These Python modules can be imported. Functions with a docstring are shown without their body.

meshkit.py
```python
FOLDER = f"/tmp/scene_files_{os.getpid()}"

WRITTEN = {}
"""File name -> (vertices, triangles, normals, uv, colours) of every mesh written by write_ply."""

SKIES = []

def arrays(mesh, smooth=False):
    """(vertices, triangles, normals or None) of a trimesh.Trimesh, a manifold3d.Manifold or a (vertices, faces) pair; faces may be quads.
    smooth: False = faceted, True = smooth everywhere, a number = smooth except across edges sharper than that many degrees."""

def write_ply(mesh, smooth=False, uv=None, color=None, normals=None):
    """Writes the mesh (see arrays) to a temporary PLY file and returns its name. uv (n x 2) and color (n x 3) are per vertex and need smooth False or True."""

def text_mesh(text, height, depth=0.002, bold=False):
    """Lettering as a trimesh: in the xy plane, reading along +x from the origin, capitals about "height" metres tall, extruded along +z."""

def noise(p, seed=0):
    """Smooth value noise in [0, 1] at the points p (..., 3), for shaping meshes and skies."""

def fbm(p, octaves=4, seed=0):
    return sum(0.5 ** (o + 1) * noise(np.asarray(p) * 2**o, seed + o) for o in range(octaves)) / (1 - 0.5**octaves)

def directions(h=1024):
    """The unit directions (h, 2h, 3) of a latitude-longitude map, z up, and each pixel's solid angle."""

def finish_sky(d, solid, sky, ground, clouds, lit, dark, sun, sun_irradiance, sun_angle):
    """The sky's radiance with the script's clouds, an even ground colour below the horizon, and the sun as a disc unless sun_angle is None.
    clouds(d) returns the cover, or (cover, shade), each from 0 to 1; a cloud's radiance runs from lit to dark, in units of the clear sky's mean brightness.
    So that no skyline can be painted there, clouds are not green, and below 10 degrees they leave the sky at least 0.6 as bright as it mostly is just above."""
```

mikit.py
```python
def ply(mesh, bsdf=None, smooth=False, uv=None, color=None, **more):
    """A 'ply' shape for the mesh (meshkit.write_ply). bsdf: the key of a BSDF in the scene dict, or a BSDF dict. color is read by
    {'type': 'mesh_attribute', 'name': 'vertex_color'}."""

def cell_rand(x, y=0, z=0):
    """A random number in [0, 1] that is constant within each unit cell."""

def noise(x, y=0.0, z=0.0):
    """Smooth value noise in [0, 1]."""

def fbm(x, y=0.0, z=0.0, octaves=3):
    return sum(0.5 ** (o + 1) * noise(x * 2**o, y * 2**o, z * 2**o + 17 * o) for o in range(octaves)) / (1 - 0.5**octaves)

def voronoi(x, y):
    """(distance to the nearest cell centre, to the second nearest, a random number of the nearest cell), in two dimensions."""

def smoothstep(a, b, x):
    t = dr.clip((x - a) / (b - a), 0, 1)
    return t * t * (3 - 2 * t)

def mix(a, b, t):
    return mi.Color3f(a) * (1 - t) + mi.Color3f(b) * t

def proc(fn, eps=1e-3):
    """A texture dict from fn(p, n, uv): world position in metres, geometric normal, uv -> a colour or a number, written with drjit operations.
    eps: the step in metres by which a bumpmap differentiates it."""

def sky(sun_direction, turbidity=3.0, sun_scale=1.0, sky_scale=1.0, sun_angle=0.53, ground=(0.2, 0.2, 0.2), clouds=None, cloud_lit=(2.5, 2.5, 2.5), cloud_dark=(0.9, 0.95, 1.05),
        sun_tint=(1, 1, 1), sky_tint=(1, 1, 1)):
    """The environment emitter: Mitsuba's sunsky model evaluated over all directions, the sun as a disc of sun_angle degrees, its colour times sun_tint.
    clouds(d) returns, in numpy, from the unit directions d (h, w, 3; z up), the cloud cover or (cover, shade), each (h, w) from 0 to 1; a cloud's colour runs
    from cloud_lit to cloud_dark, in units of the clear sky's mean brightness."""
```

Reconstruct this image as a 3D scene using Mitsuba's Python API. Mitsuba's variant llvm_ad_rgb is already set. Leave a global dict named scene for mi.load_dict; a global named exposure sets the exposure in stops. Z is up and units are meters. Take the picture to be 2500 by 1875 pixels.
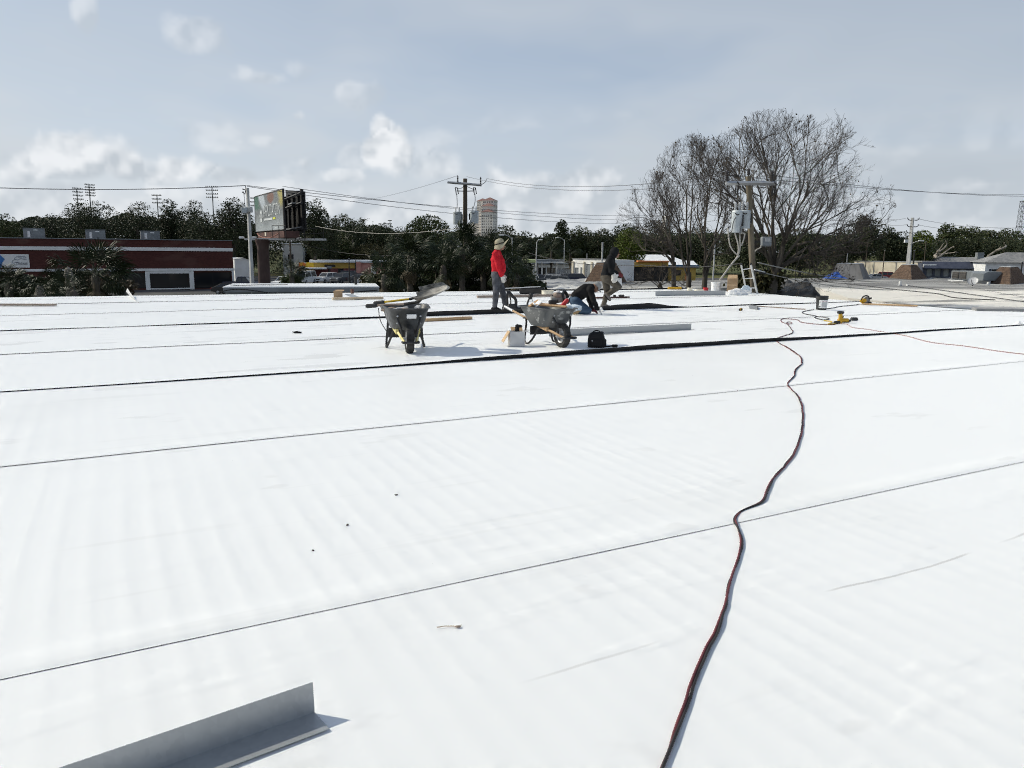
import math
import numpy as np, trimesh, shapely, manifold3d as m3
import drjit as dr, mitsuba as mi
import mikit, meshkit
from mikit import proc, mix, smoothstep
from mitsuba import ScalarTransform4f as T

scene, labels = {}, {}
# ---------------------------------------------------------------- camera, sky, exposure
EYE, FOC, PITCH, ROLL = 1.5, 1878.0 / 2500, math.radians(9.803), 0.0079      # photographer standing on the membrane, phone held at 1.5 m
cp, sp, cr, sr = math.cos(PITCH), math.sin(PITCH), math.cos(ROLL), math.sin(ROLL)
right_, up_ = np.array([1, 0, 0.]), np.array([0, sp, cp])
up = up_ * cr - right_ * sr
scene['camera'] = {'type': 'perspective', 'fov': 2 * math.degrees(math.atan(0.5 / FOC)), 'fov_axis': 'x', 'near_clip': 0.05, 'far_clip': 6000.0,
                   'to_world': T().look_at(origin=[0, 0, EYE], target=[0, cp, EYE - sp], up=up.tolist())}
exposure = 1.55
SUN = np.array([-0.955, 0.297, 0.80])


def ray(u, v):
    """Direction in the place of a point measured on the 2500 x 1875 photograph (survey helper)."""
    a, b = (u - 1250) / 1878, (937.5 - v) / 1878
    x, y = a * cr - b * sr, a * sr + b * cr
    return np.array([x, cp + y * sp, -sp + y * cp])


def at(u, v, z=0.0):
    d = ray(u, v)
    return np.array([0, 0, EYE]) + d * (z - EYE) / d[2]


def far(u, v, y):
    d = ray(u, v)
    return np.array([0, 0, EYE]) + d * y / d[1]


CUMULUS = [  # azimuth and elevation of centre, half widths (rad), strength, seed: the fair weather cumulus seen that day
    (985, 372, 78, 72, 1.0), (930, 318, 26, 42, .9), (870, 385, 60, 30, .5), (230, 402, 120, 52, .95), (120, 420, 60, 40, .8), (440, 414, 90, 48, .95), (35, 418, 70, 40, .9), (560, 430, 70, 26, .7),
    (740, 398, 46, 34, .8), (820, 432, 60, 22, .65), (490, 88, 62, 40, .42), (645, 192, 70, 22, .42), (735, 172, 44, 26, .3), (880, 236, 60, 36, .40), (205, 30, 24, 36, .5), (730, 282, 18, 14, .45),
    (640, 345, 42, 22, .4), (1250, 452, 160, 60, .75), (1440, 452, 90, 50, .75), (1120, 430, 50, 22, .5), (2330, 490, 110, 40, .32), (2420, 460, 60, 16, .4), (660, 480, 300, 34, .6), (100, 500, 240, 50, .6), (2050, 500, 500, 30, .25)]


def clouds(d):
    x, y, z = d[..., 0], d[..., 1], d[..., 2]
    az, el = np.arctan2(x, y), np.arcsin(np.clip(z, 0, 1))
    high = np.stack([x / (z + .18), y / (z + .18), 0 * z], -1)
    n1, n2 = meshkit.fbm(high * 1.1 + [3, 7, 0], 5, 3), meshkit.fbm(high * np.array([.5, 1.6, 1]) + [9, 2, 0], 5, 8)
    veil = 1 - np.exp(-(0.25 + .6 * n2) * .85 / (z + .10))                     # thin high cloud, denser where one looks along it
    veil = np.clip(veil - .22 * smooth_np(.60, .36, n1) * smooth_np(.04, .12, el), 0, 1)
    q = np.stack([az, el, 0 * el], -1)
    warp = meshkit.fbm(q * 17 + [5, 1, 2], 6, 21) - .5
    puff = meshkit.fbm(q * 42 + [1, 4, 2], 5, 33) - .5
    relief = 4.0 * (meshkit.fbm(q * 34 + [2, 3, 0], 4, 51) - meshkit.fbm((q + [-.014, .014, 0]) * 34 + [2, 3, 0], 4, 51))   # sides turned to the sun are brighter
    body, light = np.zeros_like(z), np.zeros_like(z)
    bank = meshkit.fbm(q * np.array([11, 24, 1]) + [4, 0, 6], 6, 61)            # broken cumulus field towards the horizon
    body = .68 * smooth_np(.46, .66, bank + .10 * puff) * smooth_np(.19, .09, el + .05 * warp) * np.clip(1.0 - .55 * smooth_np(-.1, .45, az), 0, 1)
    light = relief + 1.2 * (bank - .55) * 4 * 0 + .35 * smooth_np(.03, .14, el)
    for u, v, w, h, k in CUMULUS:
        g = ray(u, v)
        g /= np.linalg.norm(g)
        a0, e0 = math.atan2(g[0], g[1]), math.asin(g[2])
        dx, dy = (az - a0) / (w / 1878), (el - e0) / (h / 1878)
        r = np.sqrt(dx ** 2 + np.where(dy < 0, dy * 1.15, dy) ** 2)
        b = k * (smooth_np(1.08, .48, r + 1.7 * warp + 1.15 * puff))
        lit = -.75 * dx + .65 * dy + 1.1 * relief + .7 * warp
        light = np.where(b > body, lit, light)
        body = np.maximum(body, b)
    towards = d @ (SUN / np.linalg.norm(SUN))
    vshade = np.clip(.565 - .25 * towards + .38 * (n1 - .5) + .31 * (n2 - .5), 0, 1)
    cshade = np.clip(.34 - .42 * light, 0, .66)
    cover = 1 - (1 - veil) * (1 - body)
    shade = (cshade * body + vshade * veil * (1 - body)) / np.maximum(cover, 1e-6)
    return cover, shade


def smooth_np(a, b, x):
    t = np.clip((x - a) / (b - a), 0, 1)
    return t * t * (3 - 2 * t)


scene['sky'] = mikit.sky(SUN.tolist(), turbidity=3.0, sun_scale=1.0, sky_scale=1.0, sun_tint=(.855, .985, 1.165), clouds=clouds, cloud_lit=(3.4, 3.5, 3.6), cloud_dark=(1.5, 1.76, 2.02))

# ---------------------------------------------------------------- materials


def mat(name, color, rough=.6, **kw):
    if callable(color):
        color = proc(color)
    elif not isinstance(color, dict):
        color = {'type': 'rgb', 'value': list(color)}
    scene[name] = {'type': 'twosided', 'bsdf': {'type': 'principled', 'base_color': color, 'roughness': rough, 'specular': kw.pop('specular', .35), **kw}}
    return name


def mottled(a, b, scale, amount=1.0, stretch=(1, 1, 1)):
    def fn(p, n, uv):
        t = mikit.fbm(p.x * scale * stretch[0] + 3.1, p.y * scale * stretch[1], p.z * scale * stretch[2], 4)
        return mix(a, b, smoothstep(.3, .7, t) * amount)
    return fn


def bumped(name, color, height, scale=1.0, rough=.6, eps=2e-3, **kw):
    mat(name, color, rough, **kw)
    inner = scene[name]['bsdf']
    scene[name] = {'type': 'twosided', 'bsdf': {'type': 'bumpmap', 'arbitrary': proc(height, eps), 'scale': scale, 'bsdf': inner}}
    return name


SA = math.radians(28.0)
ca, sa = math.cos(SA), math.sin(SA)


def membrane_color(p, n, uv):
    s, t = p.x * ca + p.y * sa, -p.x * sa + p.y * ca
    base = mi.Color3f(.80, .815, .82)
    soil = smoothstep(.50, .80, mikit.fbm(p.x * .45 + 4, p.y * .45, 0.0, 5))
    foot = smoothstep(.74, .84, mikit.fbm(s * 2.2, t * 4.1 + 40, 1.0, 4)) * smoothstep(.52, .66, mikit.noise(p.x * .35 + 9, p.y * .35))
    w = mikit.fbm(p.x * .9, p.y * .9 + 11, 0.0, 4) - .5
    line = dr.abs(t - 2.21 - .10 * w - .03 * dr.sin(s * 3.1))          # dried run-off line across the nearest sheet
    scuff = smoothstep(.012, .002, line) * smoothstep(.36, .52, mikit.noise(s * 2.3 + 2.0, 3.0)) * smoothstep(1.1, 1.5, s)
    tramp = smoothstep(.60, .76, mikit.fbm(s * 1.6 + 11, t * 5.5, 8.0, 5)) * smoothstep(7.0, 11.0, t) * smoothstep(.42, .62, mikit.noise(p.x * .22 + 5, p.y * .3))
    wet = smoothstep(.735, .765, mikit.fbm(s * .75 + 20, t * 2.6, 5.0, 4)) * smoothstep(8.0, 10.0, t)
    drag = smoothstep(.70, .82, mikit.fbm(s * .5 + 60, t * 7.0, 2.0, 4)) * smoothstep(.5, .65, mikit.noise(p.x * .5 + 70, p.y * .5))
    c = mix(base, (.71, .725, .725), soil * .35)
    c = mix(c, (.55, .55, .55), dr.minimum(foot * .22 + wet * .38 + drag * .12, .6))
    c = mix(c, (.56, .565, .57), tramp * .35)
    c = mix(c, (.45, .45, .44), scuff * .6)
    return c


def membrane_height(p, n, uv):
    s, t = p.x * ca + p.y * sa, -p.x * sa + p.y * ca
    wob = mikit.noise(s * .6 + 3, t * .5) - .5
    k = s / .152 + .5 * wob
    rib = 2 * dr.abs(k - dr.floor(k) - .5)
    fade = .15 + 1.5 * mikit.noise(s * .9 + 7, t * .55) * mikit.noise(s * .21 + 3, t * .3 + 9) + .6 * mikit.noise(dr.floor(k) * .7, t * .4)
    low = mikit.fbm(p.x * 1.5, p.y * 1.5 + 5, 0.0, 3)
    wr = mikit.fbm(s * 1.1 + 30, t * 4.5, 3.0, 4)
    wrinkle = smoothstep(.62, .72, wr)
    return .0019 * smoothstep(.30, .95, rib) * fade + .008 * low + .002 * wrinkle + .00035 * mikit.noise(p.x * 24, p.y * 24)


bumped('m_membrane', membrane_color, membrane_height, 1.0, .42, 4e-3, specular=.3)
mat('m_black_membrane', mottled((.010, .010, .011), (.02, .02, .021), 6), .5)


# ---------------------------------------------------------------- mesh helpers
class MB:
    """Collects pieces of one mesh."""

    def __init__(self):
        self.v, self.f, self.n = [], [], 0

    def add(self, v, f):
        v, f = np.asarray(v, float), np.asarray(f, int)
        if f.shape[1] == 4:
            f = np.vstack([f[:, [0, 1, 2]], f[:, [0, 2, 3]]])
        self.v.append(v)
        self.f.append(f + self.n)
        self.n += len(v)
        return self

    def mesh(self, m):
        if hasattr(m, 'v'):
            return self.add(*m.out())
        return self.add(m.vertices, m.faces)

    def box(self, c, s, rz=0.0, R=None, b=0.0):
        m = cbox(s, b)
        v = np.asarray(m.vertices)
        if R is None:
            R = rot(rz)
        return self.add(v @ np.asarray(R).T + np.asarray(c, float), m.faces)

    def tube(self, path, r, n=6, caps=True):
        return self.add(*tube(path, r, n, caps))

    def lathe(self, prof, n=20, c=(0, 0, 0), R=None):
        v, f = lathe(prof, n)
        if R is not None:
            v = v @ np.asarray(R).T
        return self.add(v + np.asarray(c, float), f)

    def quad(self, *p):
        return self.add(np.array(p, float), [[0, 1, 2, 3]])

    def out(self):
        return np.vstack(self.v), np.vstack(self.f)

    def moved(self, c=(0, 0, 0), rz=0.0, R=None):
        v, f = self.out()
        R = rot(rz) if R is None else np.asarray(R)
        m = MB()
        m.add(v @ R.T + np.asarray(c, float), f)
        return m


def rot(rz=0.0, rx=0.0, ry=0.0):
    c, s = math.cos(rz), math.sin(rz)
    Z = np.array([[c, -s, 0], [s, c, 0], [0, 0, 1]])
    c, s = math.cos(rx), math.sin(rx)
    X = np.array([[1, 0, 0], [0, c, -s], [0, s, c]])
    c, s = math.cos(ry), math.sin(ry)
    Y = np.array([[c, 0, s], [0, 1, 0], [-s, 0, c]])
    return Z @ Y @ X


def frame(d):
    """Rotation whose z axis is the direction d."""
    d = np.asarray(d, float) / np.linalg.norm(d)
    a = np.array([0, 0, 1.]) if abs(d[2]) < .95 else np.array([1., 0, 0])
    x = np.cross(a, d)
    x /= np.linalg.norm(x)
    return np.stack([x, np.cross(d, x), d], 1)


_CB = {}


def cbox(s, b=0.0):
    key = (*np.round(s, 5), b)
    if key not in _CB:
        s = np.asarray(s, float) / 2
        if b <= 0:
            m = trimesh.creation.box(2 * s)
        else:
            b = min(b, *(s * .9))
            pts = [np.array([sx * (s[0] - b * (k != 0)), sy * (s[1] - b * (k != 1)), sz * (s[2] - b * (k != 2))]) for sx in (-1, 1) for sy in (-1, 1) for sz in (-1, 1) for k in range(3)]
            m = trimesh.convex.convex_hull(np.array(pts))
        _CB[key] = m
    return _CB[key]


def tube(path, r, n=6, caps=True):
    p = np.asarray(path, float)
    r = np.broadcast_to(np.asarray(r, float), (len(p),))
    tan = np.gradient(p, axis=0)
    tan /= np.linalg.norm(tan, axis=1, keepdims=True) + 1e-12
    a = np.array([0, 0, 1.]) if abs(tan[0][2]) < .9 else np.array([1., 0, 0])
    x = np.cross(tan[0], a)
    x /= np.linalg.norm(x)
    X = []
    for t in tan:
        x = x - t * (x @ t)
        x = x / (np.linalg.norm(x) + 1e-12)
        X.append(x)
    X = np.array(X)
    Y = np.cross(tan, X)
    ang = np.arange(n) * 2 * np.pi / n
    v = p[:, None] + r[:, None, None] * (np.cos(ang)[None, :, None] * X[:, None] + np.sin(ang)[None, :, None] * Y[:, None])
    v = v.reshape(-1, 3)
    i, j = np.meshgrid(np.arange(len(p) - 1), np.arange(n), indexing='ij')
    i, j = i.ravel(), j.ravel()
    j2 = (j + 1) % n
    q = np.stack([i * n + j, i * n + j2, (i + 1) * n + j2, (i + 1) * n + j], 1)
    f = np.vstack([q[:, [0, 1, 2]], q[:, [0, 2, 3]]])
    if caps:
        k = np.arange(1, n - 1)
        f = np.vstack([f, np.stack([k * 0, k + 1, k], 1), np.stack([k * 0, k, k + 1], 1) + (len(p) - 1) * n])
    return v, f


def lathe(prof, n=20):
    prof = np.asarray(prof, float)
    a = np.arange(n) * 2 * np.pi / n
    v = np.stack([prof[:, :1] * np.cos(a), prof[:, :1] * np.sin(a), np.repeat(prof[:, 1:], n, 1)], -1).reshape(-1, 3)
    i, j = np.meshgrid(np.arange(len(prof) - 1), np.arange(n), indexing='ij')
    i, j = i.ravel(), j.ravel()
    j2 = (j + 1) % n
    q = np.stack([i * n + j, i * n + j2, (i + 1) * n + j2, (i + 1) * n + j], 1)
    return v, np.vstack([q[:, [0, 1, 2]], q[:, [0, 2, 3]]])


def loft(loops, caps=True):
    L = np.asarray(loops, float)
    k, n = L.shape[:2]
    i, j = np.meshgrid(np.arange(k - 1), np.arange(n), indexing='ij')
    i, j = i.ravel(), j.ravel()
    j2 = (j + 1) % n
    q = np.stack([i * n + j, i * n + j2, (i + 1) * n + j2, (i + 1) * n + j], 1)
    f = np.vstack([q[:, [0, 1, 2]], q[:, [0, 2, 3]]])
    if caps:
        t = np.arange(1, n - 1)
        f = np.vstack([f, np.stack([t * 0, t + 1, t], 1), np.stack([t * 0, t, t + 1], 1) + (k - 1) * n])
    return L.reshape(-1, 3), f


def spline(pts, step=.05):
    from scipy.interpolate import splev, splprep
    p = np.asarray(pts, float)
    tck, _ = splprep(p.T, s=0, k=min(3, len(p) - 1))
    L = np.linalg.norm(np.diff(p, axis=0), axis=1).sum()
    return np.array(splev(np.linspace(0, 1, max(8, int(L / step))), tck)).T


def key_of(name):
    k, i = name, 0
    while any(x == k or x.startswith(k + '__') for x in _taken):
        i += 1
        k = f'{name}_{i:03d}'
    return k


_taken, _counts = set(), {}


def new_key(name):
    i = _counts.get(name, -1) + 1
    _counts[name] = i
    return name if i == 0 else f'{name}_{i:03d}'


def obj(name, m, material, parent=None, place=None, smooth=False, **more):
    """One entry of the scene; m is an MB, a mesh, a (v, f) pair or a shape dict made before."""
    key = new_key(f'{parent}__{name}' if parent else name)
    if isinstance(m, dict):
        d = dict(m)
    else:
        d = mikit.ply(m.out() if isinstance(m, MB) else m, material, smooth)
    if material is not None:
        d['bsdf'] = {'type': 'ref', 'id': material}
    if place is not None:
        d['to_world'] = place
    scene[key] = {**d, **more}
    return key


def shape(m, material, smooth=False):
    return mikit.ply(m.out() if isinstance(m, MB) else m, material, smooth)


def thing(name, label, category, group=None, kind=None):
    key = new_key(name)
    tag(key, label, category, group, kind)
    return key


def tag(key, label, category=None, group=None, kind=None):
    e = {'label': label}
    if category:
        e['category'] = category
    if group:
        e['group'] = group
    if kind:
        e['kind'] = kind
    labels[key] = e
    return key


def placed(c=(0, 0, 0), rz=0.0, s=1.0):
    return T().translate(list(map(float, c))).rotate([0, 0, 1], math.degrees(rz)).scale(s)


GROUND = -4.3

# ---------------------------------------------------------------- the setting: ground, our own roof
mat('m_asphalt', mottled((.045, .045, .046), (.085, .083, .08), .35), .85)
mat('m_grass', mottled((.04, .055, .018), (.09, .085, .035), .22), .9)
mat('m_concrete', mottled((.30, .29, .27), (.42, .41, .385), .8), .85)
g = MB().quad((-1500, -300, GROUND), (1500, -300, GROUND), (1500, 3000, GROUND), (-1500, 3000, GROUND))
obj('ground', g, 'm_grass')
labels['ground'] = {'kind': 'structure', 'label': 'flat grassy ground running out under the far trees'}
g = MB().quad((-140, 20, GROUND + .004), (160, 20, GROUND + .004), (190, 196, GROUND + .004), (-140, 160, GROUND + .004))
obj('parking_lot', g, 'm_asphalt')
labels['parking_lot'] = {'kind': 'structure', 'label': 'grey asphalt parking lots and road between the shops'}

OUTLINE = [(-32, 17.5), (-15.1, 22.8), (-11.5, 23.7), (-8.9, 24.6), (-4.6, 27.5), (-1.9, 29.1), (.8, 29.9), (3.75, 32.4), (7.5, 32.6), (9.2, 29.4), (11.1, 24.7), (12.7, 21.35), (13.9, 20.97), (24, 17.6), (24, -9), (-32, -9)]
roof_poly = shapely.Polygon(OUTLINE)


def st(p):
    p = np.asarray(p, float)
    return p[..., 0] * ca + p[..., 1] * sa, -p[..., 0] * sa + p[..., 1] * ca


def roof_z(x, y):
    return .012 * (meshkit.noise(np.stack([x * .55, y * .55, 0 * x], -1), 4) - .5) + .010 * (meshkit.noise(np.stack([x * .2, y * .2, 0 * x], -1), 9) - .5)


# front edges of the sheets: points on the roof along each lap, and how far the loose edge stands up (s, height)
SEAMS = [
    ([(-1.79, 2.48), (.01, 3.48), (3.77, 5.48)], [(-30, .0016), (30, .0016)]),
    ([(-3.5, 5.08), (0, 7.08), (7.26, 10.81)], [(-30, .0035), (0, .004), (5, .003), (30, .0025)]),
    ([(-5.3, 7.83), (0, 10.78), (4.81, 13.4), (11, 16.53)], [(-30, .010), (-1, .012), (1, .017), (3, .018), (3.9, .026), (5.0, .055), (6.0, .075), (7.2, .07), (8.3, .062), (9.6, .072), (10.6, .06), (11.5, .045), (13, .036), (16, .022), (30, .015)]),
    ([(-7.16, 10.65), (-3.09, 13.2), (9.48, 19.6)], [(-30, .007), (30, .007)]),
    ([(-9.29, 13.89), (-2.96, 17.1), (2.43, 19.95), (5.5, 21.7)], [(-30, .006), (-.8, .018), (.2, .008), (1.5, .018), (3.6, .028), (5.6, .05), (6.8, .12), (8.2, .14), (9.3, .07), (10.4, .05), (11.1, .11), (12.0, .17), (12.9, .15), (13.6, .06), (14.3, .02), (16, .035), (19, .02), (30, .015)]),
    ([(-11.28, 16.93), (-3.9, 21.12), (4, 25.2)], [(-30, .006), (30, .006)]),
    ([(-12.28, 20.71), (-7.65, 23.3), (.5, 27.4)], [(-30, .010), (9, .008), (30, .01)]),
    ([(2.5, 30.2), (6.4, 32.0)], [(-30, .001), (12.5, .001), (14, .05), (20, .05)]),
]
ROOF = 'white_roof'
labels[ROOF] = {'kind': 'structure', 'label': 'flat roof covered in lapped white membrane sheets with black undersides'}


def sheet(k):
    lo = SEAMS[k] if k >= 0 else ([(-32, -27), (24, -1)], [(-30, .006), (30, .006)])
    a_lo = np.polyfit(*st(lo[0]), 1)
    hi = SEAMS[k + 1][0] if k + 1 < len(SEAMS) else [(-30, 30), (30, 62)]
    a_hi = np.polyfit(*st(hi), 1)
    near = [0, .004, .015, .03, .05, .08, .12, .16, .20, .25, .30, .36, .45]
    rows = [(d, 0.0) for d in near] + [(.45, w) for w in np.linspace(.08, 1, 9)]
    V, idx, n = [], [], 0
    S0 = np.polyval(a_lo, 0)
    grid = []
    for d, w in rows:
        sl = np.array([-45, 45.])
        tl = (np.polyval(a_lo, sl) + d) * (1 - w) + w * (np.polyval(a_hi, sl) + .13)
        ln = shapely.LineString([(s * ca - t * sa, s * sa + t * ca) for s, t in zip(sl, tl)]).intersection(roof_poly)
        if ln.is_empty:
            break
        b = np.array([c for gg in getattr(ln, 'geoms', [ln]) for c in gg.coords])
        s = np.sort(st(b)[0])
        grid.append((d, w, s[0], s[-1]))
    cols = 560
    q = np.linspace(0, 1, cols)
    for r, (d, w, s0, s1) in enumerate(grid):
        s = s0 + (s1 - s0) * q
        wob = .012 * (meshkit.noise(np.stack([s * .8, 0 * s + k * 7, 0 * s], -1), 5) - .5) + .05 * (meshkit.noise(np.stack([s * .13, 0 * s + k * 7, 0 * s], -1), 6) - .5)
        t = (np.polyval(a_lo, s) + d + wob * max(0, 1 - d / .45)) * (1 - w) + w * (np.polyval(a_hi, s) + .13)
        x, y = s * ca - t * sa, s * sa + t * ca
        z = roof_z(x, y)
        hs = np.interp(s, *zip(*lo[1]))
        hs = hs * (.78 + .44 * meshkit.noise(np.stack([s * .9, 0 * s + k, 0 * s], -1), 11))
        z = z + (.0018 + .0045 * smooth_np(0, .045, d)) * smooth_np(.20, .12, d) * (w == 0) * (.7 + .6 * meshkit.noise(np.stack([s * 1.3, 0 * s + k, 0 * s], -1), 31)) + hs * max(0., 1 - d / .42) ** 1.5 * (w == 0)
        V.append(np.stack([x, y, z], -1))
    V = np.array(V)
    R, C = V.shape[:2]

    def faces(R):
        i, j = np.meshgrid(np.arange(R - 1), np.arange(C - 1), indexing='ij')
        i, j = i.ravel(), j.ravel()
        return np.stack([i * C + j, i * C + j + 1, (i + 1) * C + j + 1, (i + 1) * C + j], 1)
    key = obj('membrane_sheet', (V.reshape(-1, 3), faces(R)), 'm_membrane', ROOF, smooth=True)
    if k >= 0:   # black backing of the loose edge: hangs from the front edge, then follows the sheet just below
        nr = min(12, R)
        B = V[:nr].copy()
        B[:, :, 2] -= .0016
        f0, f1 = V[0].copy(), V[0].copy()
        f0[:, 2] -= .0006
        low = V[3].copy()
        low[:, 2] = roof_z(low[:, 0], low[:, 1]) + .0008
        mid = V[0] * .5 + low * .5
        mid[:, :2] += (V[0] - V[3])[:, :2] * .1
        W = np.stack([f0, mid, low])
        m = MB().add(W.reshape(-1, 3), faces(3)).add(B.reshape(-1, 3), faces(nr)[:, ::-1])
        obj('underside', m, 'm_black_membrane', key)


for k in range(-1, len(SEAMS)):
    sheet(k)
m = MB()
inner = roof_poly.buffer(-.03)
m.mesh(trimesh.creation.extrude_polygon(inner, -GROUND - .04).apply_translation([0, 0, GROUND]))
mat('m_wall_grey', mottled((.30, .30, .30), (.38, .38, .37), .8), .8)
obj('supporting_wall', m, 'm_wall_grey', ROOF)

# ---------------------------------------------------------------- far setting: buildings
mat('m_white_paint', mottled((.72, .72, .70), (.80, .80, .79), 1.3), .6)
mat('m_white_metal', mottled((.70, .72, .73), (.80, .81, .82), 1.5), .4)
mat('m_grey_metal', mottled((.17, .19, .205), (.24, .26, .275), 1.2), .5)
mat('m_cream', mottled((.62, .56, .44), (.72, .66, .54), .9), .75)


def brick_color(p, n, uv):
    h = p.x * ca + p.y * sa
    row = dr.floor(p.z / .075)
    k = mikit.cell_rand(dr.floor(h / .22 + .5 * (row - 2 * dr.floor(row / 2))), row, 3)
    c = mix((.060, .018, .016), (.095, .031, .025), k)
    return mix(c, (.13, .07, .055), smoothstep(.62, .8, mikit.fbm(h * .35, p.z * .9, 2.0, 4)) * .45)


mat('m_brick', brick_color, .85)
mat('m_dark_glass', (.012, .014, .017), .06, specular=.6)
mat('m_plaster', mottled((.42, .40, .37), (.50, .48, .45), 1.0), .85)
mat('m_brown_door', mottled((.16, .10, .06), (.22, .14, .09), 2.0), .6)
mat('m_yellow', mottled((.42, .28, .055), (.52, .36, .09), 1.1), .7)
mat('m_red_wall', mottled((.15, .045, .045), (.20, .07, .065), 1.2), .8)
mat('m_pink', mottled((.48, .22, .18), (.56, .29, .24), 1.2), .8)
mat('m_orange', (.60, .22, .08), .7)
mat('m_blue_roof', (.04, .11, .20), .6)
mat('m_blue_dark', mottled((.045, .055, .085), (.07, .08, .115), 1.2), .7)
mat('m_grey_shingle', mottled((.16, .165, .17), (.24, .24, .24), 2.2), .85)
mat('m_galv', mottled((.42, .43, .44), (.55, .56, .57), 3), .45, metallic=.6)
mat('m_steel_dark', mottled((.02, .02, .02), (.04, .038, .036), 2), .6)
mat('m_rust', mottled((.07, .035, .03), (.11, .055, .045), 1.5), .7)
mat('m_wood_pole', mottled((.125, .105, .075), (.20, .17, .125), 3, 1, (1, 1, .15)), .85)
mat('m_old_wood', mottled((.075, .06, .045), (.14, .115, .09), 3, 1, (1, 1, .15)), .85)
mat('m_pale_concrete', mottled((.46, .46, .45), (.58, .58, .56), 2), .8)
mat('m_rooftop_grey', mottled((.16, .16, .165), (.30, .30, .30), .35), .85)


class Site:
    """Local frame of a building: origin at the left front corner on the ground, x along the front, y backwards."""

    def __init__(s, u0, y0, ang=28.0, base=GROUND):
        s.p = far(u0, 613, y0)
        s.p[2] = base
        s.a = math.radians(ang)
        s.e = np.array([math.cos(s.a), math.sin(s.a)])
        s.R = rot(s.a)

    def X(s, u, v=640):
        d = ray(u, v)
        k = d[0] / d[1]
        return (k * s.p[1] - s.p[0]) / (s.e[0] - k * s.e[1])

    def Z(s, u, v):
        y = s.p[1] + s.X(u, v) * s.e[1]
        return far(u, v, y)[2] - s.p[2]

    def obj(s, name, m, material, parent, smooth=False):
        return obj(name, m.moved(s.p, R=s.R), material, parent, smooth=smooth)


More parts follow.
